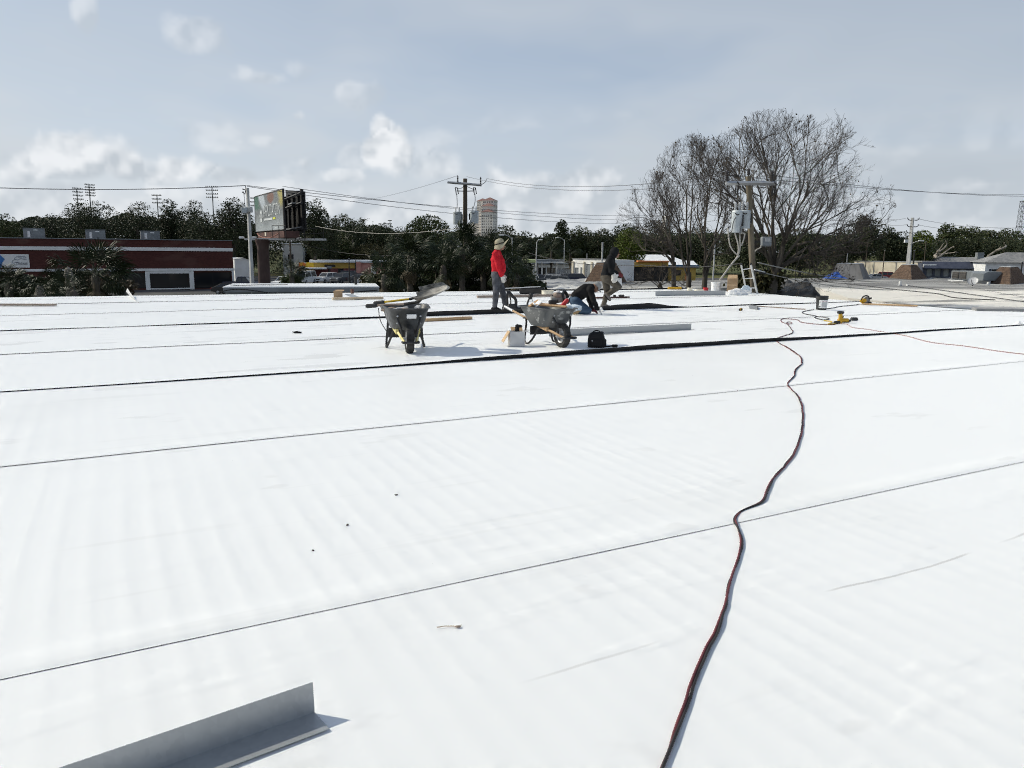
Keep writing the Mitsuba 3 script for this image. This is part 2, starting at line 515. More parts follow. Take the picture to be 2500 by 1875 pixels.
def wall_with_openings(L, H, t, holes):
    """A wall of thickness t in the x z plane (y from 0 back to t) with rectangular holes (x0, z0, x1, z1)."""
    poly = shapely.box(0, 0, L, H)
    for h in holes:
        poly = poly.difference(shapely.box(*h))
    m = MB()
    for gg in getattr(poly, 'geoms', [poly]):
        e = trimesh.creation.extrude_polygon(gg, t, engine='earcut')
        v = np.asarray(e.vertices)
        m.add(np.stack([v[:, 0], t - v[:, 2], v[:, 1]], 1), e.faces[:, ::-1])
    return m


# brick building at the left
S = Site(-60, 99.5)
b = thing('brick_building', 'long dark red brick building with two white bands and black shop windows', 'building')
L, H = S.X(569), S.Z(300, 585)
lo, hi = S.Z(300, 662), S.Z(300, 656)
xa, xb, xc, xd = S.X(352), S.X(363), S.X(460), S.X(471)
holes = [(xb, .25, xc, lo - .35), (xd + .05, .12, L - .35, lo - .2), (S.X(318), .25, xa - .05, lo - .2), (8, .4, 16, lo - .2), (20, .3, S.X(300), lo - .2)]
S.obj('wall', wall_with_openings(L, H, .35, holes), 'm_brick', b)
m = MB().box((L / 2, 8.35, H / 2), (L, 16, H - .3))
S.obj('back_wall', m, 'm_brick', b)
m = MB().box((L / 2, -.04, (lo + hi) / 2), (L + .3, .3, hi - lo), b=.02)
S.obj('lower_band', m, 'm_white_paint', b)
z0, z1 = S.Z(300, 612), S.Z(300, 603.4)
S.obj('upper_band', MB().box((L / 2, -.05, (z0 + z1) / 2), (L + .1, .24, z1 - z0), b=.02), 'm_white_paint', b)
S.obj('coping', MB().box((L / 2, .15, H + .05), (L + .2, .55, .1), b=.02), 'm_grey_metal', b)
for x0, x1 in ((xa, xb), (xc, xd)):
    S.obj('white_column', MB().box(((x0 + x1) / 2, -.03, lo / 2 - .01), (x1 - x0, .2, lo - .05), b=.02), 'm_white_paint', b)
S.obj('window_header', MB().box(((xb + xc) / 2, -.02, lo - .18), (xc - xb - .02, .16, .33)), 'm_white_paint', b)
S.obj('window_sill', MB().box(((xb + xc) / 2, -.02, .16), (xc - xb - .02, .18, .17)), 'm_white_paint', b)
S.obj('corner_post', MB().box((L - .12, -.08, lo / 2 - .02), (.28, .2, lo - .06)), 'm_white_paint', b)
for i, h in enumerate(holes):
    w = S.obj('shop_window', MB().box(((h[0] + h[2]) / 2, .28, (h[1] + h[3]) / 2), (h[2] - h[0] - .004, .04, h[3] - h[1] - .004)), 'm_dark_glass', b)
    n = max(2, int((h[2] - h[0]) / 2.2))
    for j in range(1, n):
        S.obj('mullion', MB().box((h[0] + (h[2] - h[0]) * j / n, .22, (h[1] + h[3]) / 2), (.07, .06, h[3] - h[1] - .01)), 'm_steel_dark', w)
# sign: blue sweep, bird outline and the letters that show
s = thing('wall_sign', 'white wall sign with blue corner and grey bird emblem on the brick building', 'sign')
x0, x1 = S.X(-46), S.X(72)
z0, z1 = S.Z(30, 653.5), S.Z(30, 620.5)
S.obj('board', MB().box(((x0 + x1) / 2, -.06, (z0 + z1) / 2), (x1 - x0, .08, z1 - z0), b=.02), 'm_white_paint', s)
mat('m_sign_blue', (.05, .17, .42), .5)
mat('m_sign_ink', (.05, .055, .075), .5)
mat('m_sign_grey', (.30, .32, .36), .5)
h = z1 - z0
pl = trimesh.creation.extrude_polygon(shapely.Polygon([(0, 0), (S.X(2) - x0, 0), (S.X(5) - x0, h * .35), (S.X(13) - x0, h * .62), (S.X(1) - x0, h * .99), (0, h * .99)]), .012, engine='earcut')
v = np.asarray(pl.vertices)
S.obj('blue_sweep', MB().add(np.stack([v[:, 0] + x0, -.115 + .012 - v[:, 2], v[:, 1] + z0], 1), pl.faces), 'm_sign_blue', s)


def on_front(mesh, x, z, y):
    v = np.asarray(mesh.vertices)
    return MB().add(np.stack([v[:, 0] + x, y - v[:, 2], v[:, 1] + z], 1), mesh.faces[:, ::-1])


tm = meshkit.text_mesh('TREME', h * .165, .012, True)
k = (S.X(67) - S.X(38)) / (tm.bounds[1][0] - tm.bounds[0][0])
tm.apply_transform(np.diag([k, 1, 1, 1]))
S.obj('lettering', on_front(tm, S.X(38), z0 + h * .21, -.103), 'm_sign_ink', s)
stroke = MB()
for line in ([(31, .33), (30, .45), (33, .55), (39, .60), (45, .58), (50, .66), (60, .62), (66, .60)], [(39, .60), (37, .70), (41, .80), (48, .86), (55, .83), (60, .84), (64, .78), (57, .74)], [(33, .30), (40, .42), (46, .36)], [(45, .76), (50, .79), (54, .76)]):
    p = [np.array([S.X(a), -.108, z0 + h * c]) for a, c in line]
    stroke.tube(spline(p, .06), .045, 4)
S.obj('bird_emblem', stroke, 'm_sign_grey', s)
# three package units on its roof
for u0, u1, va, nm in ((61, 113, 557, 'grey rooftop air conditioner, leftmost of three on the brick building'), (214, 263, 561, 'grey rooftop air conditioner, middle of three on the brick building'), (350, 397, 564, 'grey rooftop air conditioner, rightmost of three on the brick building')):
    a = thing('rooftop_unit', nm, 'air conditioner', 'air conditioners on the brick building')
    x0, x1, z1 = S.X(u0), S.X(u1), S.Z((u0 + u1) / 2, va)
    zb, w = H - .14, S.X(u1) - S.X(u0)
    S.obj('casing', MB().box(((x0 + x1) / 2, 2.5, (zb + .12 + z1) / 2), (w, 1.7, z1 - zb - .12), b=.03), 'm_grey_metal', a)
    S.obj('curb', MB().box(((x0 + x1) / 2, 2.5, zb + .05), (w - .2, 1.5, .13)), 'm_galv', a)
    S.obj('access_panel', MB().box((x0 + .26 * w, 1.64, zb + .7), (w * .13, .03, .8), b=.01), 'm_white_metal', a)
    S.obj('nameplate', MB().box((x0 + .6 * w, 1.642, z1 - .2), (w * .2, .02, .14)), 'm_white_metal', a)
    S.obj('louver_panel', MB().box((x0 + .68 * w, 1.644, zb + .75), (w * .58, .02, .95)), 'm_grey_metal', a)
    S.obj('top_rim', MB().box(((x0 + x1) / 2, 2.5, z1 + .02), (w + .1, 1.8, .06)), 'm_grey_metal', a)

# white warehouse end behind the left pole
S = Site(571, 138, 28)
b = thing('white_warehouse', 'plain white metal warehouse end beside the brick building', 'building')
L = S.X(614)
z0, z1 = S.Z(571, 632), S.Z(614, 636)
m = MB().add([(0, 0, 0), (L, 0, 0), (L, 0, z1), (L * .55, 0, z0 + .15), (0, 0, z0), (0, 14, 0), (L, 14, 0), (L, 14, z1), (L * .55, 14, z0 + .15), (0, 14, z0)], [[0, 1, 2], [0, 2, 3], [0, 3, 4], [5, 7, 6], [5, 8, 7], [5, 9, 8], [0, 4, 9], [0, 9, 5], [1, 6, 7], [1, 7, 2]])
S.obj('wall', m, 'm_white_paint', b)
S.obj('roof', MB().add([(-.1, -.2, z0), (L * .55, -.2, z0 + .18), (L * .55, 14.2, z0 + .18), (-.1, 14.2, z0), (L + .1, -.2, z1 + .02), (L + .1, 14.2, z1 + .02)], [[0, 1, 2], [0, 2, 3], [1, 4, 5], [1, 5, 2]]), 'm_white_metal', b)

# low neighbouring shed with a white roof just over our edge
p0, p1 = at(549.7, 701.4, -.3), at(921, 700.5, -.3)
q0 = at(526, 694.0, -.3)
S = Site(0, 30, math.degrees(math.atan2(p1[1] - p0[1], p1[0] - p0[0])))
S.p = np.array([p0[0], p0[1], GROUND])
L, W = np.linalg.norm(p1 - p0), float((q0 - p0)[:2] @ S.R[:2, 1])
b = thing('white_roofed_shed', 'low grey panelled shed with a white roof just beyond our roof edge', 'building')
S.obj('wall', MB().box((L / 2, W / 2, 1.97), (L, W, 3.94)), 'm_grey_metal', b)
for i in range(1, 6):
    S.obj('panel_seam', MB().box((L * i / 6, -.012, 1.97), (.05, .03, 3.9)), 'm_galv', b)
r = S.obj('roof', MB().box((L / 2, W / 2, 3.99), (L + .2, W + .2, .10), b=.03), 'm_white_metal', b)
S.obj('roof_edge_trim', MB().box((L / 2, -.13, 3.88), (L + .16, .05, .22)), 'm_grey_metal', r)
for i in range(7):
    S.obj('louver', MB().box((-.02, W / 2, 2.9 + .13 * i), (.05, W * .8, .05)), 'm_galv', b)
S.obj('roof_vent', MB().tube([(L * .86, W * .5, 4.0), (L * .86, W * .5, 4.45)], .07, 8), 'm_steel_dark', r)
c = MB().tube(spline([(-.3, -.16, 3.75), (.3, -.17, 3.9), (L * .3, -.2, 3.72), (L * .7, -.2, 3.68), (L, -.17, 3.85)], .2), .02, 5)
S.obj('cable', c, 'm_steel_dark', b)
c = MB().tube(spline([(.2, .3, 4.1), (.8, .8, 4.06), (1.4, .5, 4.09), (2.0, 1.2, 4.06), (2.8, 1.0, 4.08)], .1), .02, 5)
S.obj('loose_wire', c, 'm_steel_dark', r)

# colourful strip of shops
S = Site(728, 160, 14)
b = thing('shop_strip', 'low shop strip with mural, yellow band, red and pink walls under white roof', 'building')
L, H = S.X(1060), S.Z(850, 641)
xm, xr, xp = S.X(766), S.X(866), S.X(868)


def mural(p, n, uv):
    h = p.x * 1.0 + p.y * .25
    k = mikit.voronoi(h * 1.6, p.z * 1.6)
    a = mix((.70, .48, .05), (.60, .18, .04), smoothstep(.35, .55, k[2]))
    return mix(a, (.55, .52, .40), smoothstep(.70, .75, k[2]))


mat('m_mural', mural, .75)
S.obj('mural_wall', MB().box((xm / 2, .2, H * .5), (xm, .4, H)), 'm_mural', b)
S.obj('red_wall', wall_with_openings(xr - xm, H * .62, .4, [(S.X(800) - xm, 0, S.X(806) - xm, 2.2), (S.X(824) - xm, .9, S.X(838) - xm, 1.9)]).moved((xm, 0, 0)), 'm_red_wall', b)
S.obj('yellow_band', MB().box(((xm + xr) / 2, .25, H * .81), (xr - xm - .01, .4, H * .37)), 'm_yellow', b)
S.obj('pink_wall', wall_with_openings(L - xp, H, .4, [(S.X(905) - xp, 0, S.X(918) - xp, 2.5), (S.X(940) - xp, .9, S.X(960) - xp, 2.1)]).moved((xp, -.25, 0)), 'm_pink', b)
S.obj('back_room', MB().box((L / 2, 6, H / 2 - .1), (L - .4, 9.6, H - .2)), 'm_plaster', b)
S.obj('white_shutter', MB().box((S.X(911.5), .05, 1.25), (S.X(917.6) - S.X(905.3), .05, 2.4)), 'm_white_paint', b)
S.obj('window', MB().box((S.X(831), .3, 1.4), (S.X(838) - S.X(824), .05, 1.0)), 'm_dark_glass', b)
S.obj('yellow_band_window', MB().box((S.X(805), .03, H * .78), (2.2, .06, .55)), 'm_dark_glass', b)
S.obj('roof', MB().box(((S.X(755) + L) / 2, 5.5, H + .22), (L - S.X(755), 12.4, .45), b=.05), 'm_white_metal', b)
S.obj('canopy', MB().box((S.X(770), -1.6, H * .63), (S.X(797) - S.X(743), 3.4, .28), b=.04), 'm_white_metal', b)
S.obj('pink_pier', MB().box((xp + .5, -.5, H * .53), (1.0, .5, H * 1.06)), 'm_pink', b)
S.obj('wall_plaque', MB().box((S.X(804), -.03, 2.2), (.9, .05, .5)), 'm_grey_metal', b)

# petrol station: canopy and shop
S = Site(1277, 166, 8)
b = thing('petrol_station', 'petrol station canopy with pale green end and grey fascia', 'canopy')
L = S.X(1376)
z1, z0 = S.Z(1330, 633.5), S.Z(1330, 641.5)
mat('m_pale_green', (.52, .58, .28), .6)
xg = S.X(1308)
S.obj('fascia', MB().box(((xg + L) / 2, 4.5, (z0 + z1) / 2), (L - xg, 9, z1 - z0), b=.04), 'm_grey_metal', b)
S.obj('green_end', MB().box((xg / 2 - .005, 4.5, (z0 + z1) / 2), (xg - .01, 9.01, z1 - z0 + .02), b=.04), 'm_pale_green', b)
S.obj('white_stripe', MB().box(((xg + L) / 2, -.03, z0 + .12), (L - xg, .05, .2)), 'm_white_paint', b)
for x in (1.2, L * .5, L - 1.2):
    for y in (1.6, 7.4):
        S.obj('column', MB().box((x, y, z0 / 2), (.35, .35, z0), b=.02), 'm_white_paint', b)
b = thing('station_shop', 'glass fronted shop beneath the petrol station canopy', 'building')
S = Site(1302, 180, 8)
L, H = S.X(1396), S.Z(1350, 645)
gl = [(.8, .3, L * .33, H - .8), (L * .36, .3, L * .58, H - .8), (L * .64, 0, L * .72, H - 1.0), (L * .76, .8, L * .95, H - .9)]
S.obj('wall', wall_with_openings(L, H, .3, gl), 'm_white_paint', b)
S.obj('back_wall', MB().box((L / 2, 4.4, H / 2), (L, 8, H - .1)), 'm_grey_metal', b)
for h in gl:
    S.obj('window', MB().box(((h[0] + h[2]) / 2, .25, (h[1] + h[3]) / 2), (h[2] - h[0] - .01, .04, h[3] - h[1] - .01)), 'm_dark_glass', b)
S.obj('roof_edge', MB().box((L / 2, 4, H + .1), (L + .5, 8.8, .25), b=.03), 'm_grey_metal', b)
S = Site(1360, 164, 2)
b = thing('panel_fence', 'grey panel fence with small white marks right of the petrol station', 'fence')
L = S.X(1400)
for i in range(6):
    S.obj('panel', MB().box((L * (i + .5) / 6, 0, 1.05), (L / 6 - .04, .06, 2.1), b=.01), 'm_grey_metal', b)
    S.obj('white_mark', MB().box((L * (i + .5) / 6, -.045, 1.5 - .2 * (i % 3)), (.1, .02, .3)), 'm_white_paint', b)

# white workshop with pilasters and roller doors
S = Site(1399, 164, -62)
b = thing('white_workshop', 'white workshop with pilasters and two roller doors', 'building')
L, H = S.X(1484), S.Z(1440, 632.5)
xs = [S.X(1400), S.X(1427), S.X(1446)]
hol = [(S.X(1403.5), 1.0, S.X(1413), 2.5), (S.X(1417), 0, S.X(1422), 2.6), (S.X(1431), 0, S.X(1443), 3.3), (S.X(1453), 0, S.X(1467), 3.2)]
S.obj('wall', wall_with_openings(L, H, .3, hol), 'm_white_paint', b)
S.obj('back_wall', MB().box((L / 2, 3.4, H / 2 - .05), (L, 6, H - .1)), 'm_white_paint', b)
for x in xs:
    S.obj('pilaster', MB().box((x + .1, -.18, H * .44), (.45, .33, H * .88), b=.02), 'm_cream', b)
for i, h in enumerate(hol):
    S.obj(('window', 'door', 'roller_door', 'roller_door')[i], MB().box(((h[0] + h[2]) / 2, .2, (h[1] + h[3]) / 2), (h[2] - h[0] - .01, .05, h[3] - h[1] - .01)), 'm_grey_metal', b)
S.obj('coping', MB().box((L / 2, .1, H + .04), (L + .1, .6, .09)), 'm_galv', b)

# yellow fronted shop
S = Site(1500, 156, 4)
b = thing('yellow_shop', 'shop with yellow fascia and orange eave over dark glass doors', 'building')
L, H = S.X(1632), S.Z(1550, 640)
zl = S.Z(1550, 651.5)
S.obj('fascia', MB().box((L / 2, .3, (H + zl) / 2), (L, .6, H - zl), b=.02), 'm_yellow', b)
S.obj('orange_eave', MB().box(((S.X(1556) + L) / 2, .1, H + .16), (L - S.X(1556), 1.6, .3), b=.03), 'm_orange', b)
S.obj('flat_roof', MB().box((L / 2, 5, H + .05), (L - .02, 8.6, .12)), 'm_steel_dark', b)
S.obj('back_wall', MB().box((L / 2, 5.6, H / 2), (L, 8, H - .1)), 'm_grey_metal', b)
n = 9
for i in range(n):
    S.obj('glass_door', MB().box((L * (i + .5) / n, .5, zl / 2), (L / n - .12, .05, zl - .02)), 'm_dark_glass', b)
for i in range(n + 1):
    S.obj('door_post', MB().box((L * i / n, .5, zl / 2), (.1, .12, zl)), 'm_steel_dark', b)
S = Site(1634, 160, 6)
b = thing('yellow_house', 'bright yellow house with blue roof edge behind the bare trees', 'building')
L, H = S.X(1700), S.Z(1660, 650)
S.obj('wall', MB().box((L / 2, 3, H / 2), (L, 6, H)), 'm_yellow', b)
S.obj('roof', MB().add([(-.4, -.6, H), (L + .4, -.6, H), (L + .4, 3, H + 1.1), (-.4, 3, H + 1.1), (-.4, 6.4, H), (L + .4, 6.4, H)], [[0, 1, 2], [0, 2, 3], [3, 2, 5], [3, 5, 4], [0, 3, 4], [1, 5, 2]]), 'm_white_metal', b)
S.obj('blue_fascia', MB().box((L * .5, -.66, H + .02), (L + .8, .1, .5)), 'm_blue_roof', b)
S.obj('window', MB().box((L * .35, -.03, H * .55), (1.2, .08, 1.1)), 'm_dark_glass', b)
S.obj('door', MB().box((L * .7, -.03, 1.05), (1.0, .08, 2.1)), 'm_orange', b)
S = Site(1520, 186, 6)
b = thing('hip_roofed_hall', 'long hall with white hipped roof and small gable behind the yellow shop', 'building')
L, z1, z0 = S.X(1672), S.Z(1590, 625), S.Z(1590, 637)
S.obj('wall', MB().box((L / 2, 6, z0 / 2), (L - 1, 11, z0)), 'm_cream', b)
S.obj('roof', MB().add([(0, 0, z0), (L, 0, z0), (L, 13, z0), (0, 13, z0), (L * .16, 6.5, z1 + .3), (L * .86, 6.5, z1 + .3)], [[0, 1, 5], [0, 5, 4], [1, 2, 5], [2, 3, 4], [2, 4, 5], [3, 0, 4]]), 'm_white_metal', b)
S.obj('gable', MB().add([(L * .06, -.3, z0 - .1), (L * .32, -.3, z0 - .1), (L * .19, -.3, z1 - .3), (L * .19, 5, z1 - .3)], [[0, 1, 2], [0, 2, 3], [1, 3, 2]]), 'm_cream', b)
S.obj('gable_verge', MB().tube([(L * .05, -.4, z0 - .15), (L * .19, -.4, z1 - .25), (L * .33, -.4, z0 - .15)], .14, 5), 'm_white_metal', b)

# right hand row
S = Site(2088, 208, -58)
b = thing('cream_wall_building', 'long low cream rendered building behind the silver car', 'building')
L, H = S.X(2257), S.Z(2170, 639.5)
S.obj('wall', MB().box((L / 2, 5, H / 2), (L, 10, H)), 'm_cream', b)
S.obj('parapet_cap', MB().box((L / 2, 5, H + .06), (L + .2, 10.2, .12)), 'm_galv', b)
for x in (.3, .62, .86):
    S.obj('downpipe', MB().tube([(L * x, -.08, .1), (L * x, -.08, H)], .07, 6), 'm_galv', b)
S = Site(2257, 190, -6)
b = thing('blue_shop', 'dark blue single storey shop with a sloping awning', 'building')
L, H = S.X(2440), S.Z(2300, 641)
hh = [(1 + i * L / 9, .5, 1 + i * L / 9 + L / 13, 2.3) for i in range(8)]
S.obj('wall', wall_with_openings(L, H, .3, hh), 'm_blue_dark', b)
S.obj('back_wall', MB().box((L / 2, 5.3, H / 2 - .05), (L, 9.6, H - .1)), 'm_blue_dark', b)
for h in hh:
    S.obj('window', MB().box(((h[0] + h[2]) / 2, .22, 1.4), (h[2] - h[0] - .02, .04, 1.76)), 'm_grey_metal', b)
S.obj('awning', MB().add([(-.3, -1.6, 2.55), (L, -1.6, 2.55), (L, .05, H + .25), (-.3, .05, H + .25), (-.3, -1.6, 2.4), (L, -1.6, 2.4)], [[0, 1, 2], [0, 2, 3], [4, 5, 1], [4, 1, 0]]), 'm_blue_dark', b)
S.obj('roof', MB().box((L / 2, 5, H + .15), (L + .4, 10, .25)), 'm_grey_shingle', b)
S.obj('sign_box', MB().box((1.2, -.85, 3.1), (3.0, .2, .8)), 'm_white_paint', b)
S = Site(2300, 232, -6)
b = thing('grey_roofed_store', 'long grey shingle roof with a metal vent box behind the blue shop', 'building')
L, z1, z0 = S.X(2480), S.Z(2390, 628), S.Z(2390, 642)
S.obj('wall', MB().box((L / 2, 7, z0 / 2), (L - 1, 12, z0)), 'm_white_paint', b)
S.obj('roof', MB().add([(0, 0, z0), (L, 0, z0), (L, 14, z0), (0, 14, z0), (L * .13, 7, z1), (L * .9, 7, z1)], [[0, 1, 5], [0, 5, 4], [1, 2, 5], [2, 3, 4], [2, 4, 5], [3, 0, 4]]), 'm_grey_shingle', b)
S.obj('vent_box', MB().box((S.X(2408), 4.5, z1 + .4), (1.9, 1.6, 1.9), b=.05), 'm_grey_metal', b)
S = Site(2412, 180, -12)
b = thing('shuttered_house', 'pale blue house with dark shutters and grey hipped roof at the right edge', 'house')
L, z1, z0 = S.X(2560), S.Z(2490, 616), S.Z(2470, 641)
S.obj('wall', MB().box((L / 2, 5, z0 / 2), (L, 9, z0)), 'm_white_metal', b)
S.obj('roof', MB().add([(-.6, -.6, z0), (L, -.6, z0), (L, 10, z0), (-.6, 10, z0), (L * .45, 5, z1), (L * .9, 5, z1)], [[0, 1, 5], [0, 5, 4], [1, 2, 5], [2, 3, 4], [2, 4, 5], [3, 0, 4]]), 'm_grey_shingle', b)
for u in (2433, 2458, 2484):
    w = S.obj('window', MB().box((S.X(u), .47, 1.9), (1.2, .08, 1.3)), 'm_dark_glass', b)
    for k in (-1, 1):
        S.obj('shutter', MB().box((S.X(u) + k * .95, .46, 1.9), (.5, .1, 1.35)), 'm_blue_dark', w)

# apartment tower far off
S = Site(1146, 900, -22)
b = thing('apartment_tower', 'tall stepped beige apartment tower with red hipped roofs on the skyline', 'building')
mat('m_tower', mottled((.70, .655, .61), (.78, .735, .69), .06), .8)
mat('m_tile_red', (.22, .125, .11), .8)
mat('m_tower_window', (.22, .21, .21), .4)
for u0, u1, vt, y0, dp, rv in ((1160, 1180, 490, 5, 10, 482.5), (1176, 1203, 489, 2, 11, 480.5), (1179, 1208, 504, -5, 10, 496), (1184, 1212, 519, -11, 9, 510.5), (1146, 1168, 540, 6, 12, 535)):
    x0, x1, z = S.X(u0), S.X(u1), S.Z((u0 + u1) / 2, vt)
    w = S.obj('wall', MB().box(((x0 + x1) / 2, y0 + dp / 2, z / 2), (x1 - x0, dp, z)), 'm_tower', b)
    zr = S.Z((u0 + u1) / 2, rv)
    a, c, f, g = x0 - .6, x1 + .6, y0 - .6, y0 + dp + .6
    S.obj('roof', MB().add([(a, f, z), (c, f, z), (c, g, z), (a, g, z), ((a + c) / 2, (f + g) / 2, zr)], [[0, 1, 4], [1, 2, 4], [2, 3, 4], [3, 0, 4]]), 'm_tile_red', b)
    S.obj('cornice', MB().box(((x0 + x1) / 2, y0 + dp / 2, z - .4), (x1 - x0 + .8, dp + .8, .7)), 'm_tower', b)
    win = MB()
    nf = int(z / 3.1)
    for k in range(1, nf):
        for q in ((.06, .19), (.24, .30), (.42, .48), (.62, .68), (.80, .93)) if u0 != 1146 else ((.15, .35), (.55, .8)):
            win.box((x0 + (x1 - x0) * (q[0] + q[1]) / 2, y0 - .03, k * 3.1 + 1.2), ((x1 - x0) * (q[1] - q[0]), .1, 1.7))
        for q in (.2, .5, .8):
            win.box((x1 + .03, y0 + dp * q, k * 3.1 + 1.2), (.1, dp * .12, 1.6))
    kk = S.obj('windows', win, 'm_tower_window', w)
    labels[kk] = {'kind': 'stuff'}
S = Site(1622, 520, 10)
b = thing('white_tower_block', 'slim white tower block seen through the bare branches', 'building')
L, H = S.X(1636), S.Z(1629, 527)
S.obj('wall', MB().box((L / 2, 3, H / 2), (L, 6, H)), 'm_white_paint', b)
win = MB()
for k in range(3, int(H / 3)):
    for q in (.3, .72):
        win.box((L * q, -.03, k * 3 + .6), (L * .13, .1, 1.3))
S.obj('windows', win, 'm_tower_window', b)
labels[f'{b}__windows'] = {'kind': 'stuff'}
S = Site(1258, 230, 10)
for k, (u0, u1, vt, y, lb) in enumerate(((1262, 1300, 632, 205, 'small grey roofed house among palms left of the petrol station'), (1315, 1338, 606, 240, 'pale flat roofed house high among the trees behind the station'), (1425, 1450, 622, 215, 'grey gabled house in shade behind the white workshop'), (690, 740, 596, 175, 'large white walled building half hidden behind the billboard post'))):
    S = Site(u0, y, 6)
    b = thing('small_house', lb, 'house')
    L, H = S.X(u1), S.Z(u0, vt)
    S.obj('wall', MB().box((L / 2, 3, H / 2), (L, 6, H)), 'm_white_paint' if k in (1, 3) else 'm_grey_metal', b)
    S.obj('roof', MB().box((L / 2, 3, H + .12), (L + .6, 6.6, .25), b=.05), 'm_white_metal' if k in (1, 3) else 'm_grey_shingle', b)
    S.obj('window', MB().box((L * .4, -.03, H * .6), (1.2, .08, 1.1)), 'm_dark_glass', b)
    S.obj('door', MB().box((L * .7, -.03, 1.05), (1.0, .08, 2.1)), 'm_brown_door', b)

# ---------------------------------------------------------------- neighbouring roof to the right and what stands on it
NZ = -.7


def neighbour_color(p, n, uv):
    s, t = p.x * ca + p.y * sa, -p.x * sa + p.y * ca
    base = mix((.50, .485, .445), (.58, .565, .525), mikit.fbm(p.x * .4, p.y * .4, 0.0, 4))
    worn = smoothstep(.56, .70, mikit.fbm(s * .22 + 5, t * .9, 3.0, 5))
    old = smoothstep(-2.0, 2.5, p.y - 50.0 + 6 * (mikit.fbm(p.x * .12, p.y * .2, 1.0, 4) - .5) + .05 * p.x)     # uncoated older part at the back
    c = mix(base, (.17, .17, .165), worn * .85)
    return mix(c, mix((.10, .10, .10), (.24, .24, .235), smoothstep(.35, .65, mikit.fbm(p.x * .3, p.y * .9, 2.0, 4))), old * .92)


mat('m_neighbour_roof', neighbour_color, .8)
NP = [at(1285, 716, NZ)[:2], at(1560, 706, NZ)[:2], at(1990, 700, NZ)[:2], at(2070, 727, NZ)[:2], at(2250, 746, NZ)[:2], at(2500, 764, NZ)[:2] + [.0, .6], np.array([45, 18.]), np.array([75, 72.]), np.array([30, 72.]), np.array([12, 60.]), np.array([2, 58.])]
m = MB().mesh(trimesh.creation.extrude_polygon(shapely.Polygon(NP), NZ - GROUND, engine='earcut').apply_translation([0, 0, GROUND]))
obj('neighbour_roof', m, 'm_neighbour_roof')
tag('neighbour_roof', 'lower neighbouring flat roof with worn cream coating and dark grey patches', kind='structure')
# dark flashing at the edge of our roof, far right
mat('m_shingle', mottled((.080, .052, .037), (.13, .087, .060), 5), .9)
mat('m_dirty_white', mottled((.42, .42, .40), (.62, .62, .60), 2.2), .7)
mat('m_ply_board', mottled((.15, .145, .14), (.22, .215, .21), 1.5, 1, (1, 1, .2)), .85)
m = MB()
a, c = at(2385, 757, .02), at(2560, 760, .02)
d = (c - a) / np.linalg.norm(c - a)
nrm = np.array([-d[1], d[0], 0])
v, f = loft([[q + nrm * .0 + [0, 0, -.3], q + nrm * .02 + [0, 0, .035], q + nrm * .32 + [0, 0, .06], q + nrm * .36 + [0, 0, -.3]] for q in (a, (a + c) / 2 + [0, 0, .02], c)])
m.add(v, f)
e = thing('edge_flashing', 'dark grey metal edge flashing at the far right corner of the white roof', 'flashing')
obj('metal_strip', m, 'm_rooftop_grey', e)


def mansard(label, pts_base, h, inset, mats, rows=9, shingled=(1, 1, 1, 1), group=None):
    """A truncated pyramid over four base corners, each slope laid with courses of shingles."""
    b = thing('mansard_hood', label, 'mansard', group)
    P = np.array(pts_base, float)
    cen = P.mean(0)
    top = cen + (P - cen) * inset
    top[:, 2] = P[:, 2] + h
    m = MB().add(np.vstack([P, top]), [[0, 1, 5, 4], [1, 2, 6, 5], [2, 3, 7, 6], [3, 0, 4, 7], [4, 5, 6, 7]])
    obj('core', m, 'm_ply_board', b)
    for i in range(4):
        j = (i + 1) % 4
        if not shingled[i]:
            n = 5
            for q in range(n):
                A, B = P[i] + (P[j] - P[i]) * (q + .04) / n, P[i] + (P[j] - P[i]) * (q + .96) / n
                C, D = top[i] + (top[j] - top[i]) * (q + .96) / n, top[i] + (top[j] - top[i]) * (q + .04) / n
                o = np.cross(B - A, D - A)
                o = o / np.linalg.norm(o) * .02
                obj('board', MB().add([A + o, B + o, C + o, D + o, A, B, C, D], [[0, 1, 2, 3], [0, 4, 5, 1], [1, 5, 6, 2], [2, 6, 7, 3], [3, 7, 4, 0]]), 'm_ply_board', b)
            continue
        side = MB()
        o = np.cross(P[j] - P[i], top[i] - P[i])
        o /= np.linalg.norm(o)
        rg = np.random.default_rng(i + 5)
        for r in range(rows):
            w0, w1 = r / rows, min(1, (r + 1.12) / rows)
            A, B = P[i] + (top[i] - P[i]) * w0, P[j] + (top[j] - P[j]) * w0
            D, C = P[i] + (top[i] - P[i]) * w1, P[j] + (top[j] - P[j]) * w1
            n = 11
            off = rg.random() * .5
            cuts = np.unique(np.clip(np.concatenate([[0], (np.arange(n) + off) / n, [1]]), 0, 1))
            for q0, q1 in zip(cuts[:-1], cuts[1:]):
                u0, u1 = q0 + .004, q1 - .004
                th = .018 + .012 * rg.random()
                a1, b1, c1, d1 = A + (B - A) * u0, A + (B - A) * u1, D + (C - D) * u1, D + (C - D) * u0
                side.add([a1 + o * th, b1 + o * th, c1 + o * .004, d1 + o * .004, a1, b1], [[0, 1, 2, 3], [4, 5, 1, 0]])
        k = obj('shingles', side, 'm_shingle', b)
        labels[k] = {'kind': 'stuff'}
    tp = top.copy()
    tp[:, 2] += .02
    ce = tp.mean(0)
    q = ce + (tp - ce) * 1.02
    obj('cap', MB().add(np.vstack([q, q + [0, 0, .05]]), [[0, 1, 5, 4], [1, 2, 6, 5], [2, 3, 7, 6], [3, 0, 4, 7], [4, 5, 6, 7]]), 'm_galv', b)
    return b


